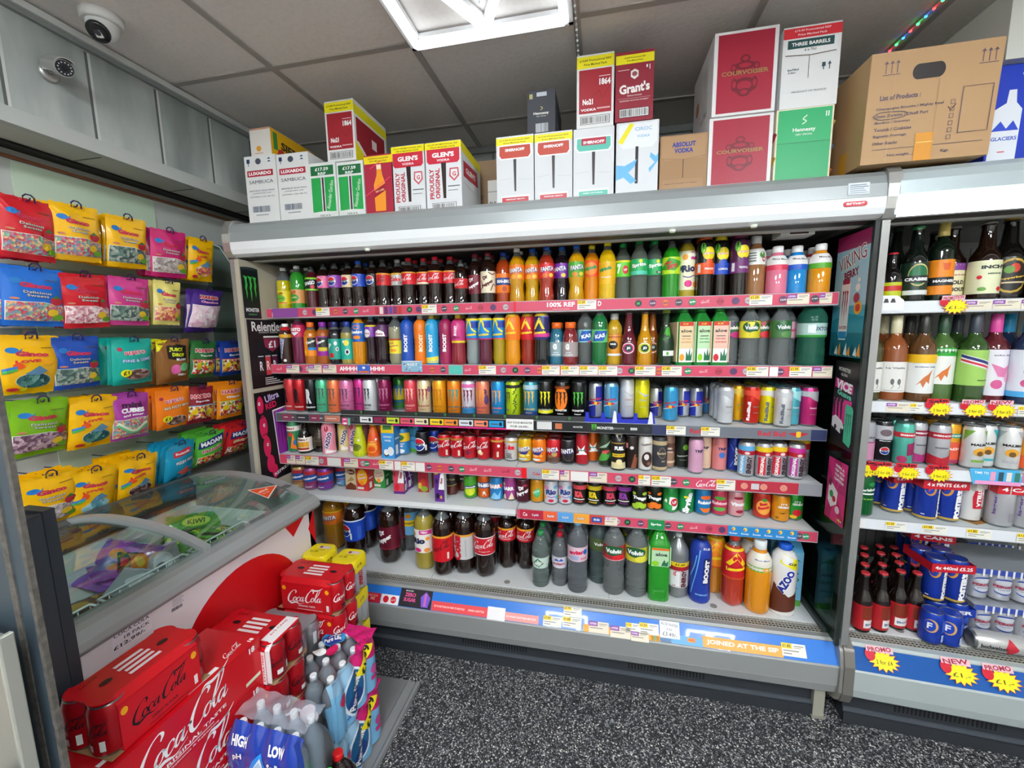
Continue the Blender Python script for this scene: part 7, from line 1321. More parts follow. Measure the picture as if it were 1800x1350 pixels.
def gin(a, w, h):
    a.rect(.06, .12, .94, .74, '#27a04c'); a.rect(.42, .12, .56, .74, '#dfe2de'); a.rect(.46, .13, .53, .74, '#4a2a40'); a.rect(.04, .75, .96, .97, '#e2e4e0'); a.rect(.06, .78, .92, .95, '#1f6a3a'); a.text('£17.59', .48, .89, w*.5, W_, 0, h*.06, .03); a.text('RRP', .48, .81, w*.3, W_, 0, h*.05, .03); a.text('Alexander Gordon', .74, .42, h*.52, '#e8f0e4', 78, w*.14, .0); a.text('70cl x 6', .5, .06, w*.4, '#7a8078'); a.ell(.5, .1, .4, .03, '#e2e4e0')
cbox('white and green gin carton with price flap, left of its pair', 546, 592, 286, YB, CT, .25, '#dde0dc', gin, group='gin cartons'); cbox('white and green gin carton with price flap, right of its pair', 594, 640, 284, YB, CT, .25, '#dde0dc', gin, group='gin cartons')
def jw(a, w, h):
    a.rect(0, .86, 1, .985, '#f0d41c'); a.text('£22.99 Promotional RRP', .5, .945, w*.7, '#6a5410', 0, h*.025); a.text('Price Marked Pack', .5, .90, w*.6, '#6a5410', 0, h*.025)
    a.poly([(.33, .05), (.7, .05), (.72, .5), (.62, .66), (.58, .82), (.44, .82), (.42, .66), (.31, .5)], '#f0982a'); a.rect(.43, .76, .59, .84, '#f4e0c0'); a.poly([(.31, .28), (.72, .40), (.72, .52), (.31, .40)], '#a01c34'); a.line([(0, .32), (.9, .62)], .003, '#e8506a'); a.line([(.2, .78), (.6, .9)], .003, '#e8506a'); a.text('RED LABEL', .52, .40, w*.32, '#f0d8a0', 14)
cbox('red whisky carton picturing an amber bottle', 642, 692, 272, YB, CT, .24, '#a61f38', jw)
def glen(a, w, h):
    a.rect(0, .9, 1, 1, '#f0e010'); a.text('£16.29 PROMOTIONAL RRP', .5, .965, w*.85, '#6a6010', 0, h*.022); a.text('PRICE MARKED PACK', .5, .925, w*.7, '#6a6010', 0, h*.022)
    a.poly([(.04, .9), (.96, .9), (.96, .72), (.9, .68), (.1, .68), (.04, .72)], '#c8283c'); a.text("GLEN'S", .5, .81, w*.62, W_, 0, h*.075, .05); a.text('VODKA', .5, .73, w*.36, W_, 0, h*.035, .03)
    a.poly([(.44, .69), (.58, .69), (.56, .15), (.48, .15)], '#2c1c1a'); a.text('PROUDLY', .16, .38, h*.46, '#b8283c', 90, w*.13, .03); a.text('ORIGINAL', .33, .38, h*.46, '#b8283c', 90, w*.13, .03)
    a.poly([(.68, .6), (.92, .6), (.94, .48), (.8, .4), (.66, .48)], '#c8505c'); a.poly([(.71, .58), (.89, .58), (.9, .49), (.8, .43), (.7, .49)], '#dfe0e0'); a.text('G', .8, .51, w*.1, '#c8283c', 0, None, .03); a.rect(.62, .32, .95, .335, '#5a6468'); a.rect(.62, .26, .9, .27, '#7a8488')
    a.rect(.12, .0, .88, .13, '#d8dadc'); barcode(a, .2, .01, .8, .07, '#303438', '#e8e8e8', '#5a6060')
def glr(a, w, h): a.rect(0, .86, 1, 1, '#f0e010'); a.poly([(.1, .74), (.8, .80), (.85, .56), (.1, .50)], '#b8283c'); a.text("GLEN'S", .46, .65, w*.5, W_, 4, h*.09, .03); a.rect(.1, .4, .6, .41, '#c8a0a8')
cbox('white vodka carton with yellow strip and slot, left of its pair', 690, 747, 256, YB, CT, .26, '#dcdedf', glen, right=glr, group='vodka cartons with slots'); cbox('white vodka carton with yellow strip and slot, right of its pair', 749, 811, 249, YB-.01, CT, .27, '#dcdedf', glen, right=glr, group='vodka cartons with slots')
cbox('plain brown carton in the gap, behind the others', 834, 874, 283, 1.98, CT, .2, '#8f7354', lambda a, w, h: (a.text('500', .2, .45, w*.4, '#5a4a3c'), a.text('B', .5, .2, w*.3, '#3a5a8c')))
cbox('small white carton in front of a plain brown one', 858, 885, 317, 1.86, CT, .1, '#d4d2cc', lambda a, w, h: (a.text('PULSE', .5, .4, w*.8, '#5a5a5a'), a.rect(0, .7, .8, .72, '#8a8a88')))
def smi(teal):
    def f(a, w, h):
        if not teal: a.rect(0, .87, 1, .98, '#f0e010'); a.text('£17.59 Promotional RRP', .5, .945, w*.8, '#6a6010', 0, h*.02); a.text('Price Marked Pack', .5, .905, w*.6, '#6a6010', 0, h*.02)
        a.poly([(.06, .88), (.94, .88), (.96, .72), (.88, .66), (.12, .66), (.04, .72)], '#ecedec'); a.poly([(.09, .86), (.91, .86), (.92, .73), (.86, .68), (.14, .68), (.08, .73)], '#58b8a4' if teal else '#b8402c')
        if teal: a.rect(.2, .76, .8, .86, '#b01c38')
        a.text('SMIRNOFF', .5, .80, w*.52, W_, 0, h*.045, .04); a.poly([(.46, .66), (.54, .66), (.53, .18), (.48, .18)], '#241c1e')
        a.poly([(.1, 0), (.9, 0), (.88, .12), (.12, .12)], '#e8e9e8'); a.rect(.14, .0, .86, .09, '#58b8a4' if teal else '#b83038'); a.text('REMARKABLY SMOOTH' if not teal else '100% NATURAL', .5, .06, w*.5, W_, 0, h*.02); a.line([(.05, .36), (.4, .38)], .001, '#b8bab8'); a.line([(.6, .36), (.95, .34)], .001, '#b8bab8')
    return f
cbox('white vodka carton with red-brown flap, left of its pair', 873, 938, 239, YB, CT, .26, '#d5d7d8', smi(0), group='vodka cartons with red flaps'); cbox('white vodka carton with red-brown flap, right of its pair', 940, 1006, 232, YB, CT, .27, '#d5d7d8', smi(0), group='vodka cartons with red flaps'); cbox('white vodka carton with teal flap', 1008, 1079, 225, YB, CT, .27, '#d8dadb', smi(1))
def cir(a, w, h):
    a.poly([(.06, .98), (.96, .98), (.96, .72), (.86, .64), (.16, .64), (.06, .72)], '#e6e9ea'); a.poly([(.04, .74), (.14, .70), (.42, .97), (.32, .99)], '#ecdf1c'); a.text('CIROC', .64, .9, w*.4, '#8ab8d8', 0, h*.05); a.text('VODKA', .64, .8, w*.3, '#8ab8d8'); a.rect(.46, .14, .53, .66, '#1e1c20')
    a.poly([(.0, .42), (.2, .40), (.5, .48), (.44, .38), (.3, .3), (.5, .18), (.36, .14), (.18, .24), (0, .2)], '#6ab4de'); a.poly([(.82, .56), (.95, .5), (1, .55), (1, .44), (.8, .28), (.78, .34), (.92, .42), (.8, .5)], '#6ab4de')
cbox('white vodka carton with sky blue splashes', 1083, 1157, 214, YB, CT, .27, '#dadddf', cir)
def absv(a, w, h): a.poly([(.03, .98), (.97, .98), (.95, .6), (.86, .56), (.12, .56), (.04, .62)], '#a8835c'); a.text('ABSOLUT', .5, .83, w*.5, '#2c3a8c', 0, h*.09, .05); a.text('VODKA', .5, .72, w*.4, '#2c3a8c', 0, h*.09, .05); a.rect(.49, .22, .505, .56, '#4a3420'); a.rect(.06, 0, .92, .2, '#a5805a'); a.text('LABSOLUTE COUNTRY OF SWEDEN', .45, .12, w*.7, '#5c4430', 0, h*.02); a.line([(.04, .6), (.5, .555)], .001, '#6e5236'); a.line([(.5, .555), (.96, .6)], .001, '#6e5236')
cbox('plain brown vodka carton with blue lettering', 1160, 1243, 237, YB, CT, .26, '#9f7b55', absv)
def cour(a, w, h):
    a.rect(.06, .03, .94, .97, '#a01c34'); g = '#6e1224'
    for (u, v, ru, rv) in [(.5, .66, .08, .05), (.5, .5, .2, .02), (.5, .58, .17, .05), (.32, .56, .05, .05), (.68, .56, .05, .05), (.5, .34, .2, .1), (.34, .36, .05, .08), (.66, .36, .05, .08), (.5, .26, .1, .05)]: a.ell(u, v, ru, rv, g, 12); a.ell(u, v+.004, ru*.6, rv*.55, '#a01c34', 10)
    a.text('COURVOISIER', .5, .5, w*.74, '#9c7c48', 0, h*.055, .03)
crs = lambda a, w, h: (a.rect(.04, .04, .96, .96, '#dcdcda'), a.rect(.55, .2, .75, .8, '#c8c8c4'), a.ell(.25, .5, .08, .1, '#c87a4c'), a.text('6 x 70cl', .6, .2, w*.3, '#5a5a58'))
b1 = cbox('lower red cognac case with white edges and gold lettering', 1245, 1357, 204, YB, CT, .30, '#e2e2e0', cour, left=crs)
b2_ = cbox('upper red cognac case with white edges and gold lettering', 1254, 1366, 52, YB-.008, TOPZ[-1], .31, '#e2e2e0', cour, left=crs, top='#c8c6c0')
def henn(a, w, h):
    a.rect(.03, .0, .97, .99, '#23a262'); a.rect(.03, .53, .97, .99, '#26a866'); a.line([(.03, .53), (.97, .53)], .0015, '#0e5a34'); a.rect(.86, .86, .88, .93, '#e8f0ea'); a.rect(.9, .86, .92, .93, '#e8f0ea'); a.text('Hennessy', .5, .70, w*.4, '#e6efe8', 0, h*.07, .02); a.text('VERY SPECIAL', .5, .64, w*.3, '#c4dccc'); a.curve([(.46, .78), (.53, .82), (.47, .85), (.54, .9)], .003, '#e0ecd8')
hs = lambda a, w, h: ([a.ell(.2+.3*(i % 3), .1+.11*i, .25, .08, ['#e8843a', '#c8344c', '#e8c04a', '#4a7ac0'][i % 4], 8) for i in range(8)])
gb_ = cbox('green cognac carton beside the red cognac cases', 1362, 1462, 190, YB, CT, .28, '#e6dcc0', henn, left=hs, right=hs)
def thr(a, w, h):
    a.rect(0, .86, 1, .985, '#d02a34'); a.text('£19.49 Promotional RRP', .5, .95, w*.62, '#f6dada', 0, h*.025, .02); a.text('Price Marked Pack', .5, .90, w*.5, '#f6dada', 0, h*.025, .02); a.poly([(.05, .84), (.95, .84), (.95, .66), (.5, .645), (.05, .66)], '#e4e5e3'); a.rect(.08, .735, .88, .84, '#1e4a48'); a.text('THREE BARRELS', .48, .787, w*.66, W_, 0, h*.045, .03); a.text('6 x 70cl', .48, .71, w*.2, '#5a6060'); a.line([(.05, .66), (.5, .64)], .0025, '#5a4a3c'); a.line([(.5, .64), (.93, .66)], .0025, '#5a4a3c'); a.rect(.465, .36, .475, .64, '#3a3c40')
    a.text('6x70cl', .2, .48, w*.2, '#3a5260', 0, h*.025, .03); a.text('7.5kg', .18, .44, w*.14, '#3a5260', 0, h*.025, .03); a.rect(.70, .48, .76, .53, '#2c4450'); a.rect(.722, .44, .738, .48, '#2c4450'); a.poly([(.8, .5), (.83, .54), (.86, .5)], '#2c4450'); a.rect(.823, .44, .837, .5, '#2c4450'); a.text('PRODUCT OF FRANCE', .5, .2, w*.6, '#8a9296', 0, h*.022)
cbox('white brandy carton with red strip, on top of the green carton', 1374, 1476, 44, YB, TOPZ[-1], .28, '#dfe0de', thr, right=lambda a, w, h: a.rect(0, .86, 1, 1, '#d02a34'))
# second tier on the left and middle
def sie(a, w, h): a.rect(.04, .05, .96, .95, '#e2ddd4'); a.ell(.4, .3, .12, .1, '#e8a83c'); a.rect(.2, .12, .6, .16, '#d0b0a0'); a.rect(0, .95, 1, 1, '#c88a6c')
def sier(a, w, h): a.rect(0, 0, 1, 1, '#e2ac14'); a.text('SIERRA', .5, .5, w*.6, '#3a2c1c', -4, h*.3, .05); a.rect(.05, .3, .13, .9, '#3a8a3c'); a.ell(.2, .2, .08, .2, '#b8342c'); a.ell(.26, .14, .06, .14, '#3a4a9c')
cbox('small white and yellow tequila carton on the sambuca cartons', 440, 476, 225, YB+.02, max(TOPZ[0], TOPZ[1]), .30, '#dfdcd6', sie, right=sier)
def v21(a, w, h):
    a.rect(0, .82, 1, .98, '#ede01a'); a.text('£14.89 Promotional RRP', .5, .925, w*.85, '#4a4410', 0, h*.03, .02); a.text('Price Marked Pack', .5, .87, w*.62, '#4a4410', 0, h*.03, .02); a.rect(.06, .2, .94, .80, '#a0242e')
    a.text('1864', .76, .62, w*.3, W_, 0, h*.09, .04); a.rect(.6, .69, .9, .70, '#e8d0d0'); a.text('No21', .3, .36, w*.28, W_, 0, h*.08, .04); a.text('VODKA', .32, .25, w*.42, W_, 0, h*.035, .04); a.rect(.55, .25, .9, .27, '#d8a8a8'); a.curve([(.4, .42), (.6, .5), (.7, .4), (.88, .54)], .0015, '#7c1620'); barcode(a, .14, .06, .86, .15, '#2c2c30', '#e8e8e6', '#3a3a3c')
def v21r(a, w, h): a.rect(0, .78, 1, .94, '#ede01a'); a.rect(.05, .1, .92, .74, '#98202c'); a.poly([(0, .0), (.5, .0), (.1, .3), (0, .32)], '#ede01a'); a.poly([(.0, .34), (.1, .34), (.6, .0), (.5, .0)], '#e8e8e8'); a.rect(.5, .4, .65, .56, '#e8d8d4')
cbox('dark red vodka carton with yellow strip, standing over the gin cartons', 573, 623, 176, YB+.01, max(TOPZ[2], TOPZ[3]), .27, '#e0e0dd', v21, right=v21r)
def hbk(a, w, h): a.text('Hennessy', .5, .48, w*.55, '#e4e4dc', 0, h*.075, .03); a.text('VERY SPECIAL', .5, .42, w*.36, '#b0b0a8'); a.curve([(.48, .55), (.55, .6), (.48, .63)], .002, '#d8c878'); a.rect(.08, .82, .2, .93, '#a8a060'); a.rect(.34, .86, .7, .95, '#b8bcc4'); barcode(a, .3, .06, .75, .26, '#c8ccd0')
cbox('black cognac carton standing on the red-flap vodka cartons', 927, 976, 158, YB+.02, max(TOPZ[9], TOPZ[10]), .25, '#33353c', hbk, right=lambda a, w, h: a.text('Hennessy', .5, .35, w*.5, '#b8b8b4', -6, h*.12))
cbox('dark red vodka carton with yellow strip, next to the whisky carton', 1014, 1079, 95, YB, TOPZ[11], .27, '#e0e0dd', v21)
def gra(a, w, h):
    a.rect(0, .83, 1, .96, '#ede01a'); a.text('£16.99 Promotional RRP', .5, .915, w*.55, '#4a4410', 0, h*.022, .02); a.text('Price Marked Pack', .5, .875, w*.42, '#4a4410', 0, h*.022, .02); a.poly([(.4, .72), (.5, .75), (.6, .72), (.6, .64), (.5, .6), (.4, .64)], '#e8dcd8'); a.ell(.5, .68, .07, .035, '#8a4a50'); a.text('Grant\'s', .5, .48, w*.8, '#f0e8e4', 4, h*.14, .04); a.text('TRIPLE WOOD', .5, .37, w*.4, '#d8c0b8', 0, h*.022); a.rect(.08, .33, .92, .335, '#c09a94'); a.text('BLENDED SCOTCH WHISKY', .5, .3, w*.76, '#d8c0b8', 0, h*.02)
    a.rect(.06, .74, .36, .75, '#d8c0b8'); a.rect(.8, .75, .84, .79, W_); a.rect(.88, .72, .9, .79, W_); barcode(a, .14, .07, .86, .17, '#2c2c30', '#e8e8e6', '#20242c')
cbox('dark red blended whisky carton with big cream lettering', 1082, 1149, 90, YB-.006, TOPZ[12], .27, '#8c1e30', gra)
# the big brown product box leaning over the junction
def lop(a, w, h):
    a.poly([(.46+(.075 if math.cos(q) > 0 else -.075)+.05*math.cos(q), .80+.068*math.sin(q)) for q in [math.pi*(i+.5)/12 for i in range(24)]], '#1c120c')
    for u in (.10, .83):
        a.rect(u, .80, u+.14, .806, '#5c4a5a')
        for i in range(3): a.rect(u+.02+i*.045, .815, u+.026+i*.045, .90, '#5c4a5a'); a.poly([(u+.005+i*.045, .90), (u+.023+i*.045, .925), (u+.041+i*.045, .90)], '#5c4a5a')
    tx = '#554858'
    a.text('List of Products :', .26, .60, w*.32, tx, 0, h*.045, .03)
    for i, s in enumerate(['Champagne Biscuits / Mighty Beef', 'Gato Zarette / Dholl Puri', 'Moolkoo / Grammys', 'Tenstik / Crabties', 'Baguette Fromage', 'Other Snacks']):
        ww = w*.0165*len(s); v = .50-.062*i; a.text(s, .08+ww/w/2, v, ww, tx, 0, h*.028, .02)
        a.line([(.66, v-.018), (.69, v-.018), (.69, v+.018), (.66, v+.018), (.66, v-.02)], .0015, tx)
    a.curve([(.06, .44), (.12, .47), (.28, .465), (.33, .44), (.28, .41), (.12, .405), (.06, .44)], .0022, '#453c44'); a.line([(.64, .46), (.665, .43), (.7, .48)], .0022, '#30282c')
    a.line([(.74, .22), (.96, .22), (.96, .62), (.74, .62), (.74, .215)], .002, tx); a.rect(.08, .13, .94, .134, tx); a.text('Net weight ______', .36, .07, w*.3, tx, 0, h*.03); a.text('Kgs', .66, .07, w*.06, tx, 0, h*.03)
    a.rect(.42, -.0, .56, .25, '#d08c1c'); a.rect(.43, .16, .56, .168, '#f0c468'); a.rect(.2, .02, .203, .95, '#c09a6e'); a.rect(.55, .02, .553, .72, '#a07c54')
t = cbox("big brown cardboard box headed 'List of Products' with a cut-out hand hole", 1520, 1746, 88, 1.575, CT+.004, .27, '#b28e64', lop, left=lambda a, w, h: (a.text('rs', .12, .45, w*.2, '#3a342c', 6), a.rect(.5, .0, .68, .22, '#c8952c')), rx=math.radians(2.5), rz=math.radians(-1))
cbox('tall dark grey-green spirit carton between brown and blue boxes', 1700, 1748, 178, 1.86, CT, .26, '#34443f', lambda a, w, h: (a.rect(.2, .93, .8, .97, '#b8c0bc'), [a.text(s, .4, .3-.06*i, w*.5, '#dfe4e0', 0, h*.03) for i, s in enumerate(['0.7L', '70 cl', '700 ml', '38% vol'])]))
def ice(a, w, h): a.rect(0, 0, 1, 1, '#1c3ab0'); a.poly([(.04, .02), (.5, .02), (.52, .55), (.42, .62), (.4, .75), (.28, .75), (.26, .62), (.06, .55)], '#dfe4ea'); a.poly([(.06, .34), (.2, .44), (.3, .36), (.4, .44), (.5, .34)], '#2c4ac0'); a.text('GLACIERS', .28, .26, w*.42, '#3a5ab8', 0, h*.04, .03); a.rect(.2, .12, .32, .13, '#c8283c'); a.text('vodka', .6, .9, w*.3, '#c8d4f0'); a.rect(.0, .02, 1, .025, '#9ab0e0')
cbox('royal blue vodka carton picturing a white bottle, at the right edge', 1738, 1850, 112, 1.66, CT, .26, '#1f3fb4', ice, left=lambda a, w, h: a.rect(.6, .85, .9, .9, '#c8d4f0'))
cbox('off-white carton with barcode, topmost at the right edge', 1776, 1900, 0, 1.63, TOPZ[-1], .5, '#c9c9c0', None, left=lambda a, w, h: (barcode(a, .3, .3, .6, .8, '#6a7080'), a.text('VODKA', .5, .1, w*.3, '#5a5a58')), h=.2)
# ================================================================ sweets hanging on the left wall
BAGX = -1.80
def cmat(key, cols, scale=70): return noise_mat('sweets_'+key, [(i/len(cols), c) for i, c in enumerate(cols)], scale*1.9, .22, voronoi=True, bump=.8, coat=.5)
SW = {'mix': cmat('mix', ['#c8505c', '#7aa890', '#d8c090', '#8098a8', '#b87888', '#e0a878']), 'green': cmat('green', ['#5c7c70', '#8a9a8c', '#485c58', '#a8b0a4'], 55),
      'pink': cmat('pink', ['#d8a0a8', '#e8c8c4', '#c07c88', '#f0dcd8'], 60), 'white': cmat('white', ['#b8b0a8', '#d8d0c8', '#988c88', '#c8b8b0'], 50), 'teal': cmat('teal', ['#2c6460', '#4a8078', '#1c4c50', '#6a9a90'], 38),
      'brown': cmat('brown', ['#6a4c44', '#98786c', '#4c3430', '#b09488'], 50), 'peach': cmat('peach', ['#e8a060', '#d87878', '#f0c488', '#c85c50'], 55), 'blue': cmat('blue', ['#88c8d0', '#6ab0c0', '#a8dce0'], 26),
      'multi': cmat('multi', ['#d83c3c', '#e8c83c', '#4aa84c', '#e8843c', '#f0e8e0', '#8a2c3c'], 60), 'marsh': cmat('marsh', ['#f0d0dc', '#f8ece8', '#e8b4c8', '#f4dce4'], 30), 'purple': cmat('purple', ['#8a6a78', '#b090a0', '#6a4c5c', '#c8a8b0'], 55)}
def bagS(w, h, th, seed):
    rr = random.Random(seed); k = [(rr.uniform(20, 60), rr.uniform(10, 50), rr.uniform(0, 6), rr.uniform(.0006, .0016)) for _ in range(4)]
    def off(u, v):
        U = min(max((u+w/2)/w, 0), 1); V = min(max(v/h, 0), 1)
        e = math.sin(math.pi*U); g = math.sin(math.pi*min(max((V-.05)/.87, 0), 1))
        b = th*(max(e, 0)**.45)*(max(g, 0)**.5)*(1.15-.5*V)
        for a, c, p, s_ in k: b += s_*math.sin(a*u*1.6+c*v*1.6+p)*(.35+min(1, b/th*2))
        return b
    return off, (lambda u, v, hh: (u, -(off(u, v)+hh), v))
def bag(w, h, col, sweets, art, th=.022, seed=1, win=None, name='sweet_bag', seal=None, back=None):
    """a pillow bag; local x across, z up, front towards -y; hangs from its top edge at z = 0"""
    t = bpy.data.objects.new(name, None); COL.objects.link(t); t.empty_display_size = .02
    off, S0 = bagS(w, h, th, seed); S = lambda u, v, hh: tuple((lambda q: (q[0], q[1], q[2]-h+.018))(S0(u, v, hh)))
    mb = MB(); nu, nv = 14, 18; m = mat(col, .22, coat=.4); m2 = mat(back or col, .3)
    for s_, mm in ((1, m), (-1, m2)):
        vs = []; fs = []
        for j in range(nv+1):
            for i in range(nu+1):
                u = -w/2+w*i/nu; v = h*j/nv; wob_ = .0015*math.sin(i*2.1)*(1 if j in (0, nv) else 0)
                p = S(u, v, 0); y = p[1] if s_ > 0 else -p[1]*.7+.0006
                vs.append((p[0], y, p[2]+wob_))
        for j in range(nv):
            for i in range(nu):
                a = j*(nu+1)+i; q = (a, a+1, a+nu+2, a+nu+1); fs.append(q if s_ > 0 else q[::-1])
        mb.add(vs, fs, mm, True)
    a = Art(mb, S, step=w/12, stepv=h/14, su=w/2, svv=h, h0=.0007, dh=.00028, clipu=w*.495)
    sl = seal or col
    if win: a.poly(win, '#e8e4dc'); a.poly([(x*.975, .17+(y-.17)*.97) for x, y in win], sweets)
    art(a, w, h)
    mb.build('bag', t)
    kids(t); return t
WIN1 = [(-.96, .1), (.96, .1), (.96, .36), (.2, .43), (-.96, .42)]
WOV = [(.05+.62*math.cos(q), .24+.13*math.sin(q)) for q in [2*math.pi*i/18 for i in range(18)]]
def ginco(dark=False, fruit=True, emoji=False):
    def f(a, w, h):
        a.ell(-.62, .76, .2, .05, '#2a78c0', 12); a.poly([(-.5, .72), (-.3, .8), (-.4, .7)], '#2a78c0')
        a.text('Ginco', -.02, .70, w*.52, '#c8304c', -2, h*.085, .06)
        a.rect(.25, .80, .75, .81, '#5c4c1c')
        if emoji:
            a.text('LOVE', -.15, .58, w*.4, '#d83040', 4, h*.05, .05); a.ell(.45, .56, .2, .055, '#f0a81c', 14); a.ell(-.45, .5, .18, .05, '#e8541c', 12); a.poly([(-.95, .45), (-.5, .5), (-.5, .46), (-.95, .4)], '#3a7ac8'); a.poly([(-.95, .41), (-.5, .46), (-.5, .42), (-.95, .36)], '#4aa84c'); a.poly([(-.3, .36), (.2, .5), (.5, .4), (.2, .34)], '#5a88a8')
            a.ell(-.3, .1, .13, .035, '#e8e01c', 12); a.ell(-.62, .1, .18, .035, '#c8283c', 10)
        else:
            a.text('Delicious', -.0, .585, w*.46, '#4a4438', -2, h*.045, .05); a.text('Delicious', -.0, .587, w*.45, '#f0ece4', -2, h*.04, .0); a.text('Sweets', -.0, .53, w*.36, '#4a4438', -2, h*.045, .05); a.text('Sweets', -.0, .532, w*.35, '#f0ece4', -2, h*.04, .0); a.ell(-.72, .47, .15, .018, '#c87a5c', 10)
        if fruit: a.ell(.62, .46, .24, .075, '#b82c3c', 14); a.poly([(.45, .5), (.62, .56), (.8, .5)], '#3c7a3c'); a.ell(.5, .25, .2, .065, '#e8c030', 14); a.ell(.72, .17, .2, .05, '#6aa82c', 14)
    return f
def hari(word2, c2, tc='#c8202c', pale=True):
    def f(a, w, h):
        a.text('HARIBO', 0, .76, w*.74, '#f4f0f0' if pale else '#8a1420', 0, h*.12, .1); a.text('HARIBO', 0, .762, w*.72, tc, 0, h*.1, .04); a.text(word2, .05, .62, w*.5, '#f0f0f0', 0, h*.06, .04); a.rect(-.95, .5, .95, .52, c2)
        a.ell(-.5, .34, .22, .08, '#e8c41c', 12); a.ell(.6, .3, .25, .1, '#e8c41c', 12)
    return f
def bebeto(w2, c3):
    def f(a, w, h):
        a.ell(-.72, .8, .12, .04, '#b02c4c', 12); a.text('BEBETO', 0, .72, w*.56, W_, 2, h*.085, .09); a.text('BEBETO', 0, .722, w*.55, '#c8284c', 2, h*.07, .03)
        a.text(w2, .05, .56, w*.72, '#2a4a9c' if c3 else '#5a2c1c', 2, h*.075, .07); a.text(w2, .05, .562, w*.71, '#c8e0f0' if c3 else '#f0e4c8', 2, h*.06, .02); a.ell(-.5, .28, .24, .085, '#ece41c', 16); a.text('£1', -.5, .28, w*.13, '#3a3a1c', 4, None, .04)
    return f
def maoam(w2, c):
    def f(a, w, h):
        a.poly([(-.9, .60), (.8, .72), (.86, .92), (-.85, .80)], '#1c2c70'); a.text('MAOAM', -.02, .76, w*.74, W_, 6, h*.13, .05); a.text(w2, 0, .55, w*.7, W_, 8, h*.1, .12); a.text(w2, 0, .552, w*.69, c, 8, h*.08, .04); a.ell(.7, .12, .2, .05, '#ece01c', 14)
    return f
def juicy(a, w, h):
    a.poly([(-1, .75), (-.3, 1), (-1, 1)], '#ece41c'); a.poly([(-.5, .6), (.6, .5), (.75, .85), (-.4, .95)], '#201c1c'); a.text('JUICY', .08, .78, w*.42, '#d8e41c', -6, h*.1, .05); a.text('DROP', .12, .67, w*.34, '#d8e41c', -6, h*.08, .05); a.text('BLOBS', .25, .56, w*.3, W_, -6, h*.05, .05); a.ell(-.1, .34, .3, .12, '#e86aa8', 14); a.ell(.4, .38, .28, .1, '#6ac880', 14); a.text('CHEWY', .3, .2, w*.26, W_, -8, h*.05, .06)
def mini(a, w, h): a.text('mini', .0, .78, w*.5, '#3a1c38', 0, h*.12, .05); a.text('CUBES', .0, .66, w*.6, W_, 0, h*.1, .06); a.text('and sour', .0, .56, w*.55, W_, 0, h*.05, .03); a.curve([(-.8, .4), (0, .2), (.8, .35)], .012, '#d8e4c8'); a.curve([(-.8, .36), (0, .16), (.8, .3)], .008, '#6ab87a')
def fizz(a, w, h): a.poly([(-.6, .68), (.6, .72), (.6, .86), (-.6, .82)], '#c82c3c'); a.text('Swizzels', 0, .77, w*.5, W_, 2, h*.06, .04); a.text('FIZZY FISH', .1, .55, w*.62, BK, 4, h*.08, .08); a.text('FIZZY FISH', .1, .552, w*.61, W_, 4, h*.065, .03); a.poly([(-.4, .3), (.2, .42), (.6, .2), (.1, .14)], '#c85c50'); a.poly([(.2, .36), (.7, .44), (.9, .26)], '#3a9ad0'); a.poly([(-.3, .18), (.3, .2), (.1, .08), (-.3, .08)], '#4ab0dc')
def chama(a, w, h): a.text('HARIBO', 0, .84, w*.66, W_, -2, h*.09, .12); a.text('HARIBO', 0, .842, w*.65, '#c8202c', -2, h*.075, .05); a.text('Chamallows', 0, .745, w*.6, '#f0a8cc', -2, h*.05, .05)
YEL = '#f2b80c'
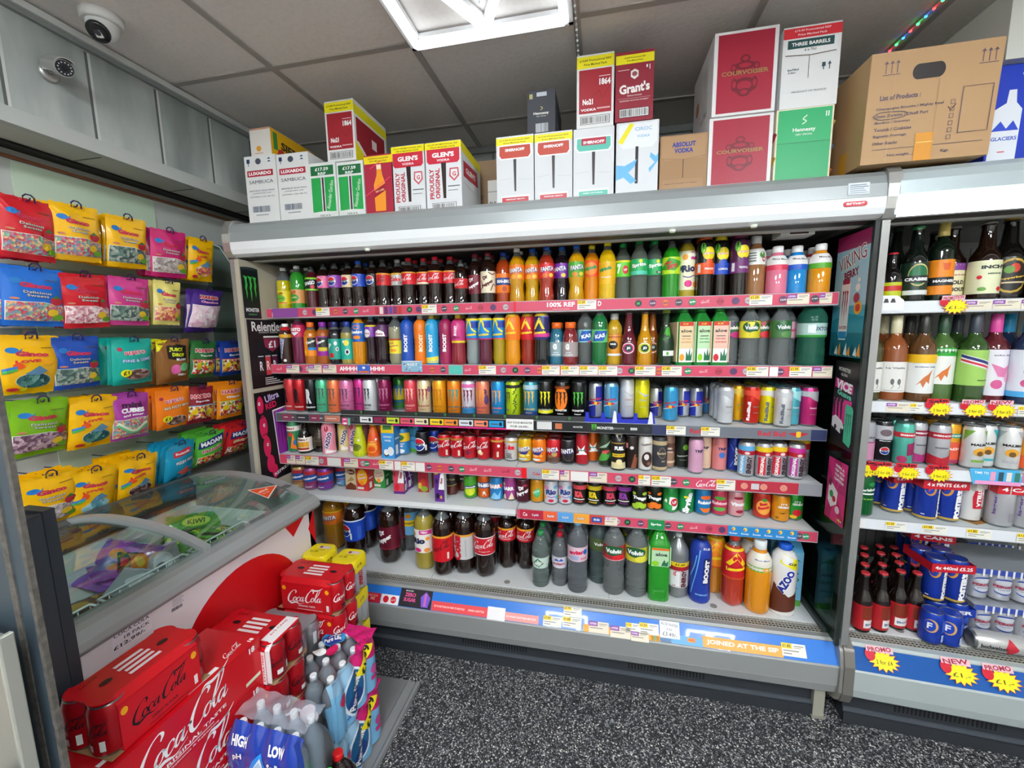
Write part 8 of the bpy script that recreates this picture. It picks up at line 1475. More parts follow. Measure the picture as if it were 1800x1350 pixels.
BK_ = {
 'redg': (lambda: bag(.14, .19, '#c81c28', SW['mix'], ginco(), win=WIN1, seed=2), 'red-topped bag of mixed sweets', '#c81c28'),
 'yel1': (lambda: bag(.138, .19, YEL, SW['mix'], ginco(), win=WIN1, seed=3), 'yellow-topped bag of mixed sweets', YEL),
 'yel2': (lambda: bag(.138, .19, YEL, SW['green'], ginco(), win=WIN1, seed=4), 'yellow-topped bag of grey-green sweets', YEL),
 'pnk1': (lambda: bag(.145, .195, '#c8286c', SW['white'], ginco(), win=WIN1, seed=5), 'pink-topped bag of pale grey sweets', '#c8286c'),
 'yel3': (lambda: bag(.12, .19, YEL, SW['peach'], ginco(emoji=True, fruit=False), win=WOV, seed=6), 'narrow yellow bag with emoji faces', YEL),
 'blu1': (lambda: bag(.15, .19, '#1c6ac8', SW['mix'], ginco(), win=WIN1, seed=7), 'blue-topped bag with black lettered banner', '#1c6ac8'),
 'red2': (lambda: bag(.14, .19, '#c81c28', SW['pink'], ginco(), win=WIN1, seed=8), 'red-topped bag of pink and white sweets', '#c81c28'),
 'pnk2': (lambda: bag(.138, .185, '#c83c84', SW['green'], ginco(), win=WIN1, seed=9), 'pink-topped bag of dark green sweets', '#c83c84'),
 'crm': (lambda: bag(.11, .185, '#e6d878', SW['peach'], ginco(), win=WIN1, seed=10), 'cream-coloured bag of peach rings', '#e6d878'),
 'pur': (lambda: bag(.15, .2, '#4a2c84', SW['marsh'], chama, th=.035, win=[(-.97, .12), (.97, .12), (.97, .66), (-.97, .66)], seed=11), 'big purple-edged bag of pink and white marshmallows', '#4a2c84'),
 'yem': (lambda: bag(.15, .19, YEL, SW['teal'], ginco(emoji=True, fruit=False), win=WOV, seed=12), 'yellow emoji bag of teal sweets', YEL),
 'blu2': (lambda: bag(.135, .185, '#1c4ca8', SW['green'], ginco(), win=WIN1, seed=13), 'dark blue-topped bag of green sweets', '#1c4ca8'),
 'tea': (lambda: bag(.14, .18, '#16a494', SW['brown'], bebeto('FINE & GEMS', 1), win=WOV, seed=14, th=.03), 'teal bag with yellow price roundel', '#16a494'),
 'jui': (lambda: bag(.14, .19, '#8a5c2c', SW['multi'], juicy, seed=15, th=.03), 'bronze foil bag with black and yellow logo', '#8a5c2c'),
 'hgr': (lambda: bag(.13, .17, '#2c6c34', SW['multi'], hari('Tangfast', '#c8283c'), win=[(-.9, .12), (.9, .12), (.9, .5), (-.9, .5)], seed=16), 'dark green-topped bag of mixed jellies', '#2c6c34'),
 'hbl': (lambda: bag(.13, .17, '#1c3c90', SW['multi'], hari('Starmix', '#c8283c'), win=[(-.9, .12), (.9, .12), (.9, .5), (-.9, .5)], seed=17), 'dark blue-topped bag of mixed jellies', '#1c3c90'),
 'grn': (lambda: bag(.15, .19, '#78b01c', SW['purple'], ginco(), win=WIN1, seed=18), 'lime green-topped bag of plum-coloured sweets', '#78b01c'),
 'yet': (lambda: bag(.145, .185, YEL, SW['teal'], ginco(emoji=True, fruit=False), win=WOV, seed=19), 'yellow emoji bag of dark teal sweets', YEL),
 'min': (lambda: bag(.13, .18, '#a03c94', SW['mix'], mini, win=[(-.95, .06), (.95, .06), (.95, .48), (-.95, .48)], seed=20), 'magenta bag with a rainbow swirl', '#a03c94'),
 'org': (lambda: bag(.14, .175, '#ec7a14', SW['brown'], bebeto('BIG FIZZY MIX', 0), win=[(x*.9, y-.04) for x, y in WOV], seed=21), 'orange bag with yellow price roundel', '#ec7a14'),
 'hre': (lambda: bag(.125, .17, '#8a2430', SW['multi'], hari('Supermix', '#58b0d8'), win=[(-.9, .12), (.9, .12), (.9, .5), (-.9, .5)], seed=22), 'dark red-topped bag of mixed jellies', '#8a2430'),
 'hor': (lambda: bag(.14, .18, '#ee8a18', SW['multi'], hari('Giant', '#a8c83c'), win=[(-.85, .12), (.85, .12), (.85, .5), (-.85, .5)], seed=23), 'bright orange bag with rounded clear window', '#ee8a18'),
 'yl5': (lambda: bag(.15, .19, YEL, SW['white'], ginco(), win=WIN1, seed=24), 'yellow-topped bag of clear pinkish sweets', YEL),
 'ylb': (lambda: bag(.14, .185, YEL, SW['blue'], ginco(emoji=True, fruit=False), win=WOV, seed=25), 'yellow emoji bag of big pale blue sweets', YEL),
 'ye6': (lambda: bag(.14, .18, YEL, SW['brown'], ginco(emoji=True, fruit=False), win=WOV, seed=26), 'yellow emoji bag of mauve-brown sweets', YEL),
 'swz': (lambda: bag(.13, .18, '#1a94b8', SW['brown'], fizz, seed=27, th=.03), 'turquoise bag with red banner and fish shapes', '#1a94b8'),
 'mgr': (lambda: bag(.14, .165, '#58b43c', SW['multi'], maoam('Pinballs', '#c8404c'), win=[(-.9, .08), (.9, .08), (.9, .42), (-.9, .36)], seed=28, th=.03), 'green bag with navy banner and round sweets', '#58b43c'),
 'mre': (lambda: bag(.15, .175, '#d0282c', SW['multi'], maoam('Stripes', '#e8b41c'), win=[(-.9, .1), (.9, .1), (.9, .44), (-.9, .36)], seed=29, th=.03), 'red bag with navy banner and yellow lettering', '#d0282c'),
}
rk = thing('wall_rack', 'clear acrylic wall rack with rows of dark purple hooks for sweet bags', 'rack', (0, 0, 0))
acr = thin_glass('#e6efec', .06)
for z in (2.0, 1.775, 1.55, 1.325, 1.10): MB().box(-2.049, .62, z-.012, -2.043, 2.0, z+.012, acr).build('rail', rk)
ep = MB(); pr_ = [(-2.045, 1.05), (-1.80, 1.05), (-1.76, 1.35), (-1.79, 1.66), (-1.86, 1.85), (-1.95, 1.98), (-2.045, 2.02)]
ep.prism(pr_, 'y', 1.855, 1.858, acr); ep.tube([(x, 1.8565, z) for x, z in pr_[1:]], .0022, mat('#e6ece8', .15), 6); ep.build('end_panel', rk)
BP = {}
hook_m = mat('#2c1c4c', .35)
blist = []
def hang(k, pxl, pxr, py, behind=3, tilt=9, dx=0., yaw=0., ord_=''):
    a = on_x(pxl, py, BAGX); b = on_x(pxr, py, BAGX); yc = (a.y+b.y)/2; z = a.z*.5+b.z*.5-.018+.0
    if pxl < 5: yc = b.y-.07
    f, short, col = BK_[k]
    for n in range(behind+1):
        x = BAGX+dx-n*.030; rot = (math.radians(-tilt*(1-.15*n)+R.uniform(-2, 2)), 0, 0)
        M = Matrix.Rotation(math.radians(90+yaw+R.uniform(-4, 4)), 4, 'Z') @ Matrix.Rotation(math.radians(tilt*(1-.2*n)+R.uniform(-1.5, 1.5)), 4, 'X') @ Matrix.Rotation(math.radians(R.uniform(-3, 3)), 4, 'Y')
        if k not in BP: BP[k] = f(); o = BP[k]
        else: o = dup(BP[k], (0, 0, 0))
        o.rotation_euler = M.to_euler(); o.location = (x, yc+R.uniform(-.004, .004)*n, z+.006*n*.3)
        o['category'] = 'bag of sweets'
        blist.append((o, k, n, ord_))
    hk = MB(); x0 = -2.043; zt = z+.011
    hk.tube([(x0, yc, zt), (BAGX+dx+.014, yc, zt), (BAGX+dx+.020, yc, zt+.007)], .0022, hook_m, 6)
    hk.tube([(BAGX+dx+.012, yc-.014, zt-.004), (BAGX+dx+.013, yc-.014, zt+.010), (BAGX+dx+.013, yc-.006, zt+.018), (BAGX+dx+.013, yc+.006, zt+.018), (BAGX+dx+.013, yc+.014, zt+.010), (BAGX+dx+.012, yc+.014, zt-.004)], .0024, hook_m, 6)
    hk.build('hook', rk)
H = hang
H('redg', 0, 93, 350); H('yel1', 86, 168, 360, 2); H('yel2', 186, 252, 382, 3); H('pnk1', 258, 328, 405, 3); H('yel3', 333, 372, 420, 2)
H('blu1', 6, 102, 470); H('red2', 104, 182, 482, 2); H('pnk2', 190, 258, 488, 3); H('crm', 272, 312, 494, 3); H('pur', 322, 392, 510, 1, 20, .02)
H('yem', 8, 88, 590, 1); H('blu2', 92, 168, 592, 1); H('tea', 190, 268, 596, 4); H('jui', 272, 330, 597, 2, 12); H('hgr', 336, 378, 600, 2); H('hbl', 386, 424, 600, 1)
H('grn', 25, 112, 702, 1, 12); H('yet', 120, 205, 700, 3, 13); H('min', 203, 250, 693, 2); H('org', 270, 332, 683, 4); H('hre', 328, 372, 680, 1); H('hor', 375, 430, 672, 2)
H('yl5', 42, 125, 832, 2, 13); H('ylb', 128, 198, 824, 2, 13); H('ye6', 205, 278, 802, 4, 14); H('swz', 288, 342, 778, 3, 16); H('mgr', 345, 392, 760, 4, 20); H('mre', 398, 450, 744, 3, 24)
for o, k, n, _ in blist:
    s = BK_[k][1]
    if n == 0: o['label'] = s+', front of its hook on the wall rack'
    else: o['label'] = ['', 'second', 'third', 'fourth', 'fifth'][n]+' bag back on the hook behind the '+s.replace('bag of ', 'one of ').replace(' bag', ' one')
    w = o['label'].split()
    if len(w) > 16: o['label'] = ['', 'second', 'third', 'fourth', 'fifth'][n]+' back, behind the '+' '.join(s.split()[:9])
    if len([1 for q in blist if q[1] == k]) > 1: o['group'] = s.split(' with ')[0].replace('bag', 'bags', 1)
# ================================================================ chest freezer with curved sliding glass
fz = thing('chest_freezer', 'white curved-glass ice cream freezer with red circle graphics below the sweets', 'freezer', (0, 0, 0))
FX0, FX1, FY0, FY1 = -1.80, -1.19, .612, 1.455
gy = mat('#989c9b', .35, .1); whm = mat('#e2dcde', .25, coat=.3)
bd = MB(); bd.box(FX1-.03, FY0, .06, FX1, FY1, .80, whm); bd.box(FX0, FY0, .06, FX0+.03, FY1, .83, whm); bd.box(FX0, FY0, .06, FX1, FY0+.03, .80, whm); bd.box(FX0, FY1-.03, .06, FX1, FY1, .78, whm); bd.box(FX0, FY0, .04, FX1, FY1, .08, mat('#2a2a2c', .5))
SF = plane((FX1, 0, 0), (0, 1, 0), (0, 0, 1)); a = Art(bd, SF, h0=.0007)
def circ(y, z, r, c):
    P = [(y+r*math.cos(q), z+r*math.sin(q)) for q in [2*math.pi*i/48 for i in range(48)]]
    a.poly([(min(max(u, FY0), FY1), min(v, .79)) for u, v in P], c)
circ(1.095, .49, .255, '#c80c14'); circ(.75, .455, .225, '#c80c14')
a.poly([(1.285, .79), (1.41, .79), (1.33, .72)], '#c80c14'); a.poly([(1.455, .79), (1.455, .63), (1.415, .71)], '#c80c14')
bd.build('cabinet', fz)
ft = MB()
for xx, yy in ((FX0+.05, FY0+.05), (FX1-.05, FY0+.05), (FX0+.05, FY1-.05), (FX1-.05, FY1-.05)): ft.lathe([(.02, 0), (.025, .01), (.025, .05)], mat('#222', .5), 12, (xx, yy, 0))
ft.build('foot', fz)
ln_ = MB(); lm = mat('#dfe6e4', .4)
ln_.box(FX0+.03, FY0+.03, .34, FX1-.03, FY1-.03, .35, lm); ln_.box(FX1-.034, FY0+.03, .35, FX1-.03, FY1-.03, .80, lm); ln_.box(FX0+.03, FY0+.03, .35, FX0+.034, FY1-.03, .82, lm); ln_.box(FX0+.03, FY1-.034, .35, FX1-.03, FY1-.03, .77, lm); ln_.box(FX0+.03, FY0+.03, .35, FX1-.03, FY0+.034, .75, lm)
ln_.build('liner', fz)
# glass line from front rim up and over to the back
arc = spline([(-1.215, .845), (-1.33, .885), (-1.48, .91), (-1.64, .915), (-1.78, .895)], 6)
rim = MB(); rim.prism([(FX1-.03, .785), (FX1+.018, .788), (FX1+.028, .802), (FX1+.024, .823), (FX1-.0, .84), (FX1-.055, .85), (FX1-.065, .84), (FX1-.03, .83)], 'y', FY0-.01, FY1+.012, gy); rim.build('front_rim', fz, bev=.003)
rb_ = MB(); rb_.prism([(FX0-.012, .80), (FX0+.04, .80), (FX0+.05, .89), (FX0+.02, .905), (FX0-.012, .90)], 'y', FY0-.01, FY1+.012, mat('#4c4e4d', .4)); rb_.build('back_rim', fz)
def arch(y0, y1, m, up=.006, dn=.03):
    P = [(x, z+up) for x, z in arc]+[(x, z-dn) for x, z in reversed(arc)]
    return MB().prism(P, 'y', y0, y1, m)
for y0, y1, n in ((FY1-.045, FY1+.012, 'end_frame'), (FY0-.01, FY0+.04, 'end_frame'), (.985, 1.01, 'lid_frame')):
    o = arch(y0, y1, gy, .008 if n == 'end_frame' else .014, .03 if n == 'end_frame' else .006)
    if n == 'end_frame':
        yy = (y0, y1); P = [(x, z-.03) for x, z in arc]+[(-1.79, .76), (-1.2, .74)]; o.prism(P, 'y', y0+.012, y1-.003, gy)
        o.box(-1.4, y0+.01, .885, -1.28, y1-.02, .887, mat('#6a6e6d', .4)) if y0 > 1 else None
    o.build(n, fz)
for y0, y1, h_ in ((FY0+.03, 1.0, .0), (.99, FY1-.035, .008)):
    g = MB(); vs = [(x, y, z+h_) for x, z in arc for y in (y0, y1)]; n_ = len(arc)
    vs += [(x, y, z+h_-.004) for x, z in arc for y in (y0, y1)]
    fs = [(2*i, 2*i+2, 2*i+3, 2*i+1) for i in range(n_-1)]+[(2*n_+2*i, 2*n_+2*i+1, 2*n_+2*i+3, 2*n_+2*i+2) for i in range(n_-1)]
    g.add(vs, fs, thin_glass('#eef5f3', .015), True); g.build('sliding_glass', fz)
dc = MB(); ox = on_z(508, 890, .875)
q0 = Vector((-1.30, 1.30, .872)); S = lambda u, v, hh: (-1.265-v*.95, 1.355+u, .874+v*.28+hh+.012)
a = Art(dc, S); a.poly([(-.05, .0), (.05, .05), (-.05, .10)], '#e8e4e0'); a.poly([(-.047, .006), (.042, .05), (-.047, .094)], '#e0501c'); a.text('OPEN ME', -.018, .055, .045, '#f8e4dc', 0, .012, .02); a.text('TO THE', -.022, .038, .03, '#f8e4dc', 0, .008, .0); dc.build('warning_sticker', fz)
# white wire baskets
wm = mat('#e8ecec', .3)
def basket(y0, y1, x0, x1, z0, z1):
    b = MB(); r = .0032
    for z, rr in ((z1, .0042), (z0, .003)): b.tube([(x0, y0, z), (x1, y0, z), (x1, y1, z), (x0, y1, z)], rr, wm, 6, True)
    n = int((y1-y0)/.028)
    for i in range(n+1):
        y = y0+(y1-y0)*i/n
        for x in (x0, x1): b.tube([(x, y, z0), (x, y, z1)], .0017, wm, 4)
        b.tube([(x0, y, z0), (x1, y, z0)], .0015, wm, 4)
    n = int((x1-x0)/.03)
    for i in range(n+1):
        x = x0+(x1-x0)*i/n
        for y in (y0, y1): b.tube([(x, y, z0), (x, y, z1)], .0017, wm, 4)
    for y in (y0+.02, y1-.02): pass
    ym = (y0+y1)/2
    for ya, yb in ((y0+.01, ym-.03), (ym+.03, y1-.01)): b.tube([(x1, ya, z1), (x1+.004, ya, z1+.05), (x1+.004, yb, z1+.05), (x1, yb, z1)], .0034, wm, 6)
    return b
for nm, (y0, y1, x0, x1) in (('wire basket at the near end of the freezer', (.66, .84, -1.48, -1.235)), ('middle wire basket inside the freezer, under the lid join', (.86, 1.12, -1.48, -1.235)), ('far wire basket inside the freezer holding green wrappers', (1.14, 1.38, -1.48, -1.235))):
    t = thing('wire_basket', 'white '+nm, 'basket', ((x0+x1)/2, (y0+y1)/2, .351)); bb = basket(y0, y1, x0, x1, .60, .735); bb.v = [(x-(x0+x1)/2, y-(y0+y1)/2, z-.351) for x, y, z in bb.v]; bb.build('wire_frame', t)
    hk = MB()
    for yy in (-.1, .1): hk.tube([(0, yy, 0), (0, yy, .25)], .0025, wm, 5)
    hk.build('support', t)
# ice creams
def wrap(k, w, h, c, sm, ar, th=.016): BK_[k] = (lambda: bag(w, h, c, sm, ar, th=th, seed=hash(k) % 50 if 0 else len(k)+int(w*1000), name='ice_cream_wrapper', win=None), k, c)
wrap('purple_w', .19, .09, '#7a4a9c', None, lambda a, w, h: (a.ell(0, .5, .6, .3, '#b06ac0'), a.ell(-.3, .5, .25, .2, '#e08a3c')))
wrap('green_w', .2, .085, '#5aa03c', None, lambda a, w, h: (a.rect(-.9, .1, .9, .25, '#14201a'), a.ell(0, .6, .5, .25, '#c8e04a'), a.text('KIWI', 0, .6, w*.3, '#1c4a24')))
wrap('black_w', .15, .07, '#1c1a1c', None, lambda a, w, h: (a.rect(-.5, .05, .6, .95, '#e8841c'), a.ell(0, .5, .3, .3, '#e8c83c'), a.rect(-.95, .3, -.6, .7, '#c8202c')))
wrap('clear_w', .19, .10, '#98a0a8', None, lambda a, w, h: (a.ell(0, .5, .6, .3, '#c8ccd4'), a.ell(.3, .4, .3, .2, '#5a6068')))
wrap('brown_w', .19, .08, '#6a4a34', None, lambda a, w, h: (a.ell(0, .5, .6, .28, '#a88a3c'), a.rect(-.9, .1, .9, .2, '#3a2c20')))
ICE = [('purple_w', 185, 975, .70, (60, 20, 30), 'purple ice cream wrapper standing up on top of its heap'), ('purple_w', 160, 1000, .66, (20, 10, 70), 'purple ice cream wrapper below the upright one'), ('purple_w', 190, 1030, .63, (10, 15, 10), 'purple ice cream wrapper flat at bottom of its heap'), ('black_w', 243, 1000, .68, (70, 30, 100), 'black and orange ice cream wrapper standing in the freezer'),
       ('clear_w', 270, 1030, .66, (25, 10, 20), 'clear silver ice cream wrapper beside the black and orange one'), ('clear_w', 250, 1060, .63, (10, -20, 60), 'clear silver ice cream wrapper lowest of its heap'), ('clear_w', 310, 1000, .65, (20, 20, -30), 'clear silver ice cream wrapper under the lid join'), ('brown_w', 110, 1100, .64, (15, 5, 80), 'brown ice cream wrapper at the near end of freezer'), ('brown_w', 140, 1085, .62, (8, -10, 50), 'brown and yellow ice cream wrapper behind the nearest one'),
       ('green_w', 345, 915, .70, (65, 10, 60), 'green ice cream wrapper standing up at the far end'), ('green_w', 330, 940, .66, (40, 20, 20), 'green ice cream wrapper leaning on the upright one'), ('green_w', 385, 935, .65, (15, 10, 0), 'green ice cream wrapper lying by the far basket'), ('green_w', 420, 940, .66, (10, 20, 40), 'green ice cream wrapper nearest the far corner'), ('green_w', 355, 965, .64, (10, -10, 100), 'green ice cream wrapper in the middle of the heap'), ('green_w', 400, 965, .63, (12, 8, 70), 'green ice cream wrapper in the basket with yellow patch'), ('green_w', 310, 965, .64, (12, 18, -40), 'green ice cream wrapper beneath the leaning one')]
for k, px, py, z, (rx, ry, rz), lb in ICE:
    if k not in BP: BP[k] = BK_[k][0](); o = BP[k]
    else: o = dup(BP[k], (0, 0, 0))
    p = on_z(px, py, z); p.z += .045; p.x = min(max(p.x, -1.70), -1.30); p.y = min(max(p.y, .70), 1.36)
    o.location = p; o.rotation_euler = (math.radians(-90+rx), math.radians(ry), math.radians(rz)); tag(o, lb, 'ice cream', 'ice creams in '+k.split('_')[0]+' wrappers')
bedm = MB(); rr_ = random.Random(4)
# stickers on the freezer side
def side_card(name, label, cat, pts, draw, m, x=FX1+.0012, th=.0008):
    P = [on_x(px, py, x) for px, py in pts]; c = sum(P, Vector())/4; eu = ((P[1]-P[0])+(P[2]-P[3]))/2; ev_ = ((P[0]-P[3])+(P[1]-P[2]))/2
    w, h = eu.length, ev_.length; eu.normalize(); ev_ = (ev_-eu*ev_.dot(eu)).normalized()
    mb = MB(); a = Art(mb, plane(-eu*w/2-ev_*h/2, eu, ev_), su=w, svv=h, h0=0); a.rect(0, 0, 1, 1, m); a.h += .0006; draw(a, w, h)
    o = mb.build(name, None, tuple(c)); tag(o, label, cat); return o
side_card('handwritten_sign', 'white handwritten cola multipack price sign taped to the freezer side', 'sign', [(190, 1118), (262, 1078), (270, 1102), (203, 1148)], lambda a, w, h: (a.text('COCA COLA', .5, .8, w*.9, BK, 0, h*.17, .01), a.text('18 PACK', .62, .5, w*.66, BK, 0, h*.17, .01), a.text('£12.99/-', .42, .2, w*.8, BK, 0, h*.19, .02)), '#e4dfe4')
side_card('info_sticker', 'small white information sticker with barcode on the freezer side', 'sticker', [(286, 1060), (325, 1038), (329, 1062), (292, 1085)], lambda a, w, h: (barcode(a, .3, .08, .8, .3, '#4a464c'), [a.rect(.35, .4+.1*i, .9-.06*(i % 3), .43+.1*i, '#8a868c') for i in range(5)]), '#dcd6da')
# ================================================================ multipacks stacked in front of the freezer
cr = lambda *q: mat(*q)
CR = '#c4101c'
def art_side(a, w, h, script, sub, big=True):
    a.rect(0, 0, 1, 1, CR); a.cola(.5, .56, w*.72, script, 3); a.text(sub, .5, .2, w*.34, script, 0, h*.06, .02); a.rect(.3, .07, .82, .085, script); a.ell(.06, .82, .04, .085, '#f0a81c', 14); a.ell(.93, .82, .04, .085, '#f0a81c', 14); a.rect(.9, .1, .95, .32, '#e8dcdc')
def hole(a, u, v, r, k=.5):
    a.ell(u, v, r, r*k, '#2a0508', 18)
def pack(label, x, y, z, rz, l, script, sub, can_k, white=False, grey=False, tilt=0, hh=.122, group=None, ends=(1,)):
    """a card-wrapped pack of cans, l long, two cans deep; open ends show the cans"""
    t = thing('cola_multipack', label, 'multipack of cans', (x, y, z), (0, tilt, rz), group); d = .136; base = '#8b8e92' if grey else CR
    mb = MB(); m = mat(base, .3); e = .020
    P = [(-d/2, .0), (d/2, .0), (d/2, hh-.016), (d/2-.016, hh), (-d/2+.016, hh), (-d/2, hh-.016)]
    mb.prism(P, 'x', -l/2+e, l/2-e, m)
    for s_ in (-1, 1):                                                # the wrap scallops round each end can
        q = [(l/2-e-.01, .052)]+[(l/2-.028+.031*math.cos(math.radians(an)), .031+.031*math.sin(math.radians(an))) for an in range(75, -40, -15)]
        q = q+[(x_, -y_) for x_, y_ in reversed(q)]; q = [(s_*x_, y_) for x_, y_ in q]; mb.prism(q if s_ < 0 else q[::-1], 'z', hh-.003, hh+.0002, m)
        mb.box(min(s_*(l/2-e), s_*(l/2+.002)), -d/2, 0, max(s_*(l/2-e), s_*(l/2+.002)), d/2, .0015, mat('#a8835c', .6))
    if not grey:
        a = Art(mb, plane((-l/2+e, -d/2, 0), (1, 0, 0), (0, 0, 1)), su=l-2*e, svv=hh-.018, h0=.0008, dh=.00006); art_side(a, l-2*e, hh-.018, script, sub)
        a = Art(mb, plane((-l/2+e, -d/2+.016, hh), (1, 0, 0), (0, 1, 0)), su=l-2*e, svv=d-.032, h0=.0008, dh=.00006)
        for i in range(4): a.rect(.32+.02*(i % 2), .2+.16*i, .70-.02*(i % 2), .29+.16*i, '#f0e4e4')
        hole(a, .16, .5, .07, 1.1); hole(a, .84, .5, .07, 1.1); a.cola(.12, .86, l*.16, '#7a1018')
        if white:
            a.rect(.86, 0, 1.0, 1, '#ece8e8'); a.text('6+2 CANS', .92, .55, d*.5, '#c8283c', 90, l*.035)
            a = Art(mb, plane((-l/2+e, -d/2, 0), (1, 0, 0), (0, 0, 1)), su=l-2*e, svv=hh-.018, h0=.003, dh=.00006); a.rect(.86, 0, 1.0, 1, '#ece8e8'); a.text('6+2 CANS', .9, .5, hh*.62, '#c8283c', 90, l*.04, .03); a.text('EXTRA FREE', .96, .5, hh*.7, '#c8283c', 90, l*.03, .02)
    mb.build('card_wrap', t)
    for s_ in ends:
        for y_ in (-.034, .034): member(t, can_k, 'can', (s_*(l/2-.026), y_, .0018), math.radians(90 if s_ > 0 else -90)+R.uniform(-.3, .3))
    if white:
        w = MB(); w.prism([(-d/2-.001, .004), (-d/2-.001, hh-.015), (-d/2+.015, hh+.001), (d/2-.015, hh+.001), (d/2-.015, hh-.002), (-d/2+.016, hh-.002), (-d/2+.002, hh-.017), (-d/2+.002, .004)], 'x', l/2-e, l/2-.006, mat('#ece8e8', .35)); w.build('white_band', t)
    return t
N_('zc', 'zero can', .115, .033, '#a8101c', [('c', 0, .6, 2.3, BK, 5), ('q', .5, .1, .8, .36, '#d8e4dc'), ('q', -.4, .1, .1, .26, '#e0dcdc')])
N_('oc', 'cola can', .115, .033, '#c0141f', [('c', 0, .6, 2.3, W_, 5), ('q', .5, .1, .8, .36, '#e8e4e0'), ('q', -.4, .1, .1, .2, '#20242c')])
N_('gc', 'grey can', .115, .033, '#a8acb0', [('q', -.3, .3, .1, .8, '#d4d8dc'), ('e', .5, .5, .3, .2, '#c8a8a8')], metal=.7)
# flat eighteen-can cases: five in a stack
def case18(i, label):
    z = .022+i*.1295; t = thing('cola_case', label, 'case of cans', (-1.036, .69, z), (0, 0, 0), 'eighteen-can cola cases'); mb = MB(); w, l, h = .182, .41, .128
    mb.box(-w/2, -l/2, 0, w/2, l/2, h, mat(CR, .28))
    a = Art(mb, plane((w/2, -l/2, 0), (0, 1, 0), (0, 0, 1)), su=l, svv=h, h0=.0008, dh=.00006); a.cola(.49, .62, l*.56, W_, 4); a.text('ORIGINAL TASTE', .5, .2, l*.42, W_, 3, h*.07, .02); a.rect(.28, .12, .62, .135, W_); a.text('18', .93, .86, l*.045, W_, 0, None, .04); a.rect(.86, .14, .98, .22, '#d8e0c0')
    a.text('Delicious & Refreshing', .5, .06, l*.3, W_, 0, h*.04)
    a = Art(mb, plane((-w/2, -l/2, h), (1, 0, 0), (0, 1, 0)), su=w, svv=l, h0=.0008, dh=.00006); a.cola(.82, .86, .055, W_, 90); a.rect(.86, .52, .93, .72, W_); a.poly([(.78, .1), (.84, .1), (.90, .5), (.86, .55)], W_); a.text('18', .93, .96, .014, W_, 90, None, .04)
    a = Art(mb, plane((-w/2, -l/2, 0), (1, 0, 0), (0, 0, 1)), su=w, svv=h, h0=.0008, dh=.00006); a.cola(.5, .5, w*.8, W_)
    mb.build('case_box', t)
    fl = MB(); fl.box(-w/2+.002, l/2-.001, .002, w/2-.002, l/2+.0012, h-.002, mat('#b80e1a', .35)); fl.build('end_flap', t)
names5 = ['bottom', 'fourth from top', 'middle', 'second from top', 'topmost']
for i in range(5): case18(i, 'large red eighteen-can cola case with white script, '+names5[i]+' of its stack')
pack('red zero-sugar eight pack with black script lying on the large red cases', -1.026, .646, .6715, math.radians(90), .212, BK, 'ZERO SUGAR', 'zc', ends=(-1, 1))
for i in range(5):
    w = i == 4; pack('red zero-sugar can pack '+('with white 6+2 band, on top' if w else ['at the bottom', 'fourth from top', 'in the middle', 'directly under the white-banded one'][i])+' of the middle stack', -1.03, .965, .022+i*.1235, 0, .235, BK, 'ZERO SUGAR', 'zc', white=w, group='middle stack of zero-sugar packs', ends=(1,))
for i in range(4): pack('grey shrink-wrapped silver can pack, '+['bottom', 'third from top', 'second from top', 'topmost'][i]+' of the low silver stack', -1.085, 1.13, .022+i*.1235, 0, .2, BK, '', 'gc', grey=True, group='silver can packs', ends=(1,))
for i in range(5): pack('red cola eight pack with white script, '+['bottom', 'fourth from top', 'middle', 'second from top', 'topmost'][i]+' of the far stack', -1.037, 1.262, .022+i*.1235, 0, .245, W_, 'ORIGINAL TASTE', 'oc', group='far stack of cola packs', ends=(1,))
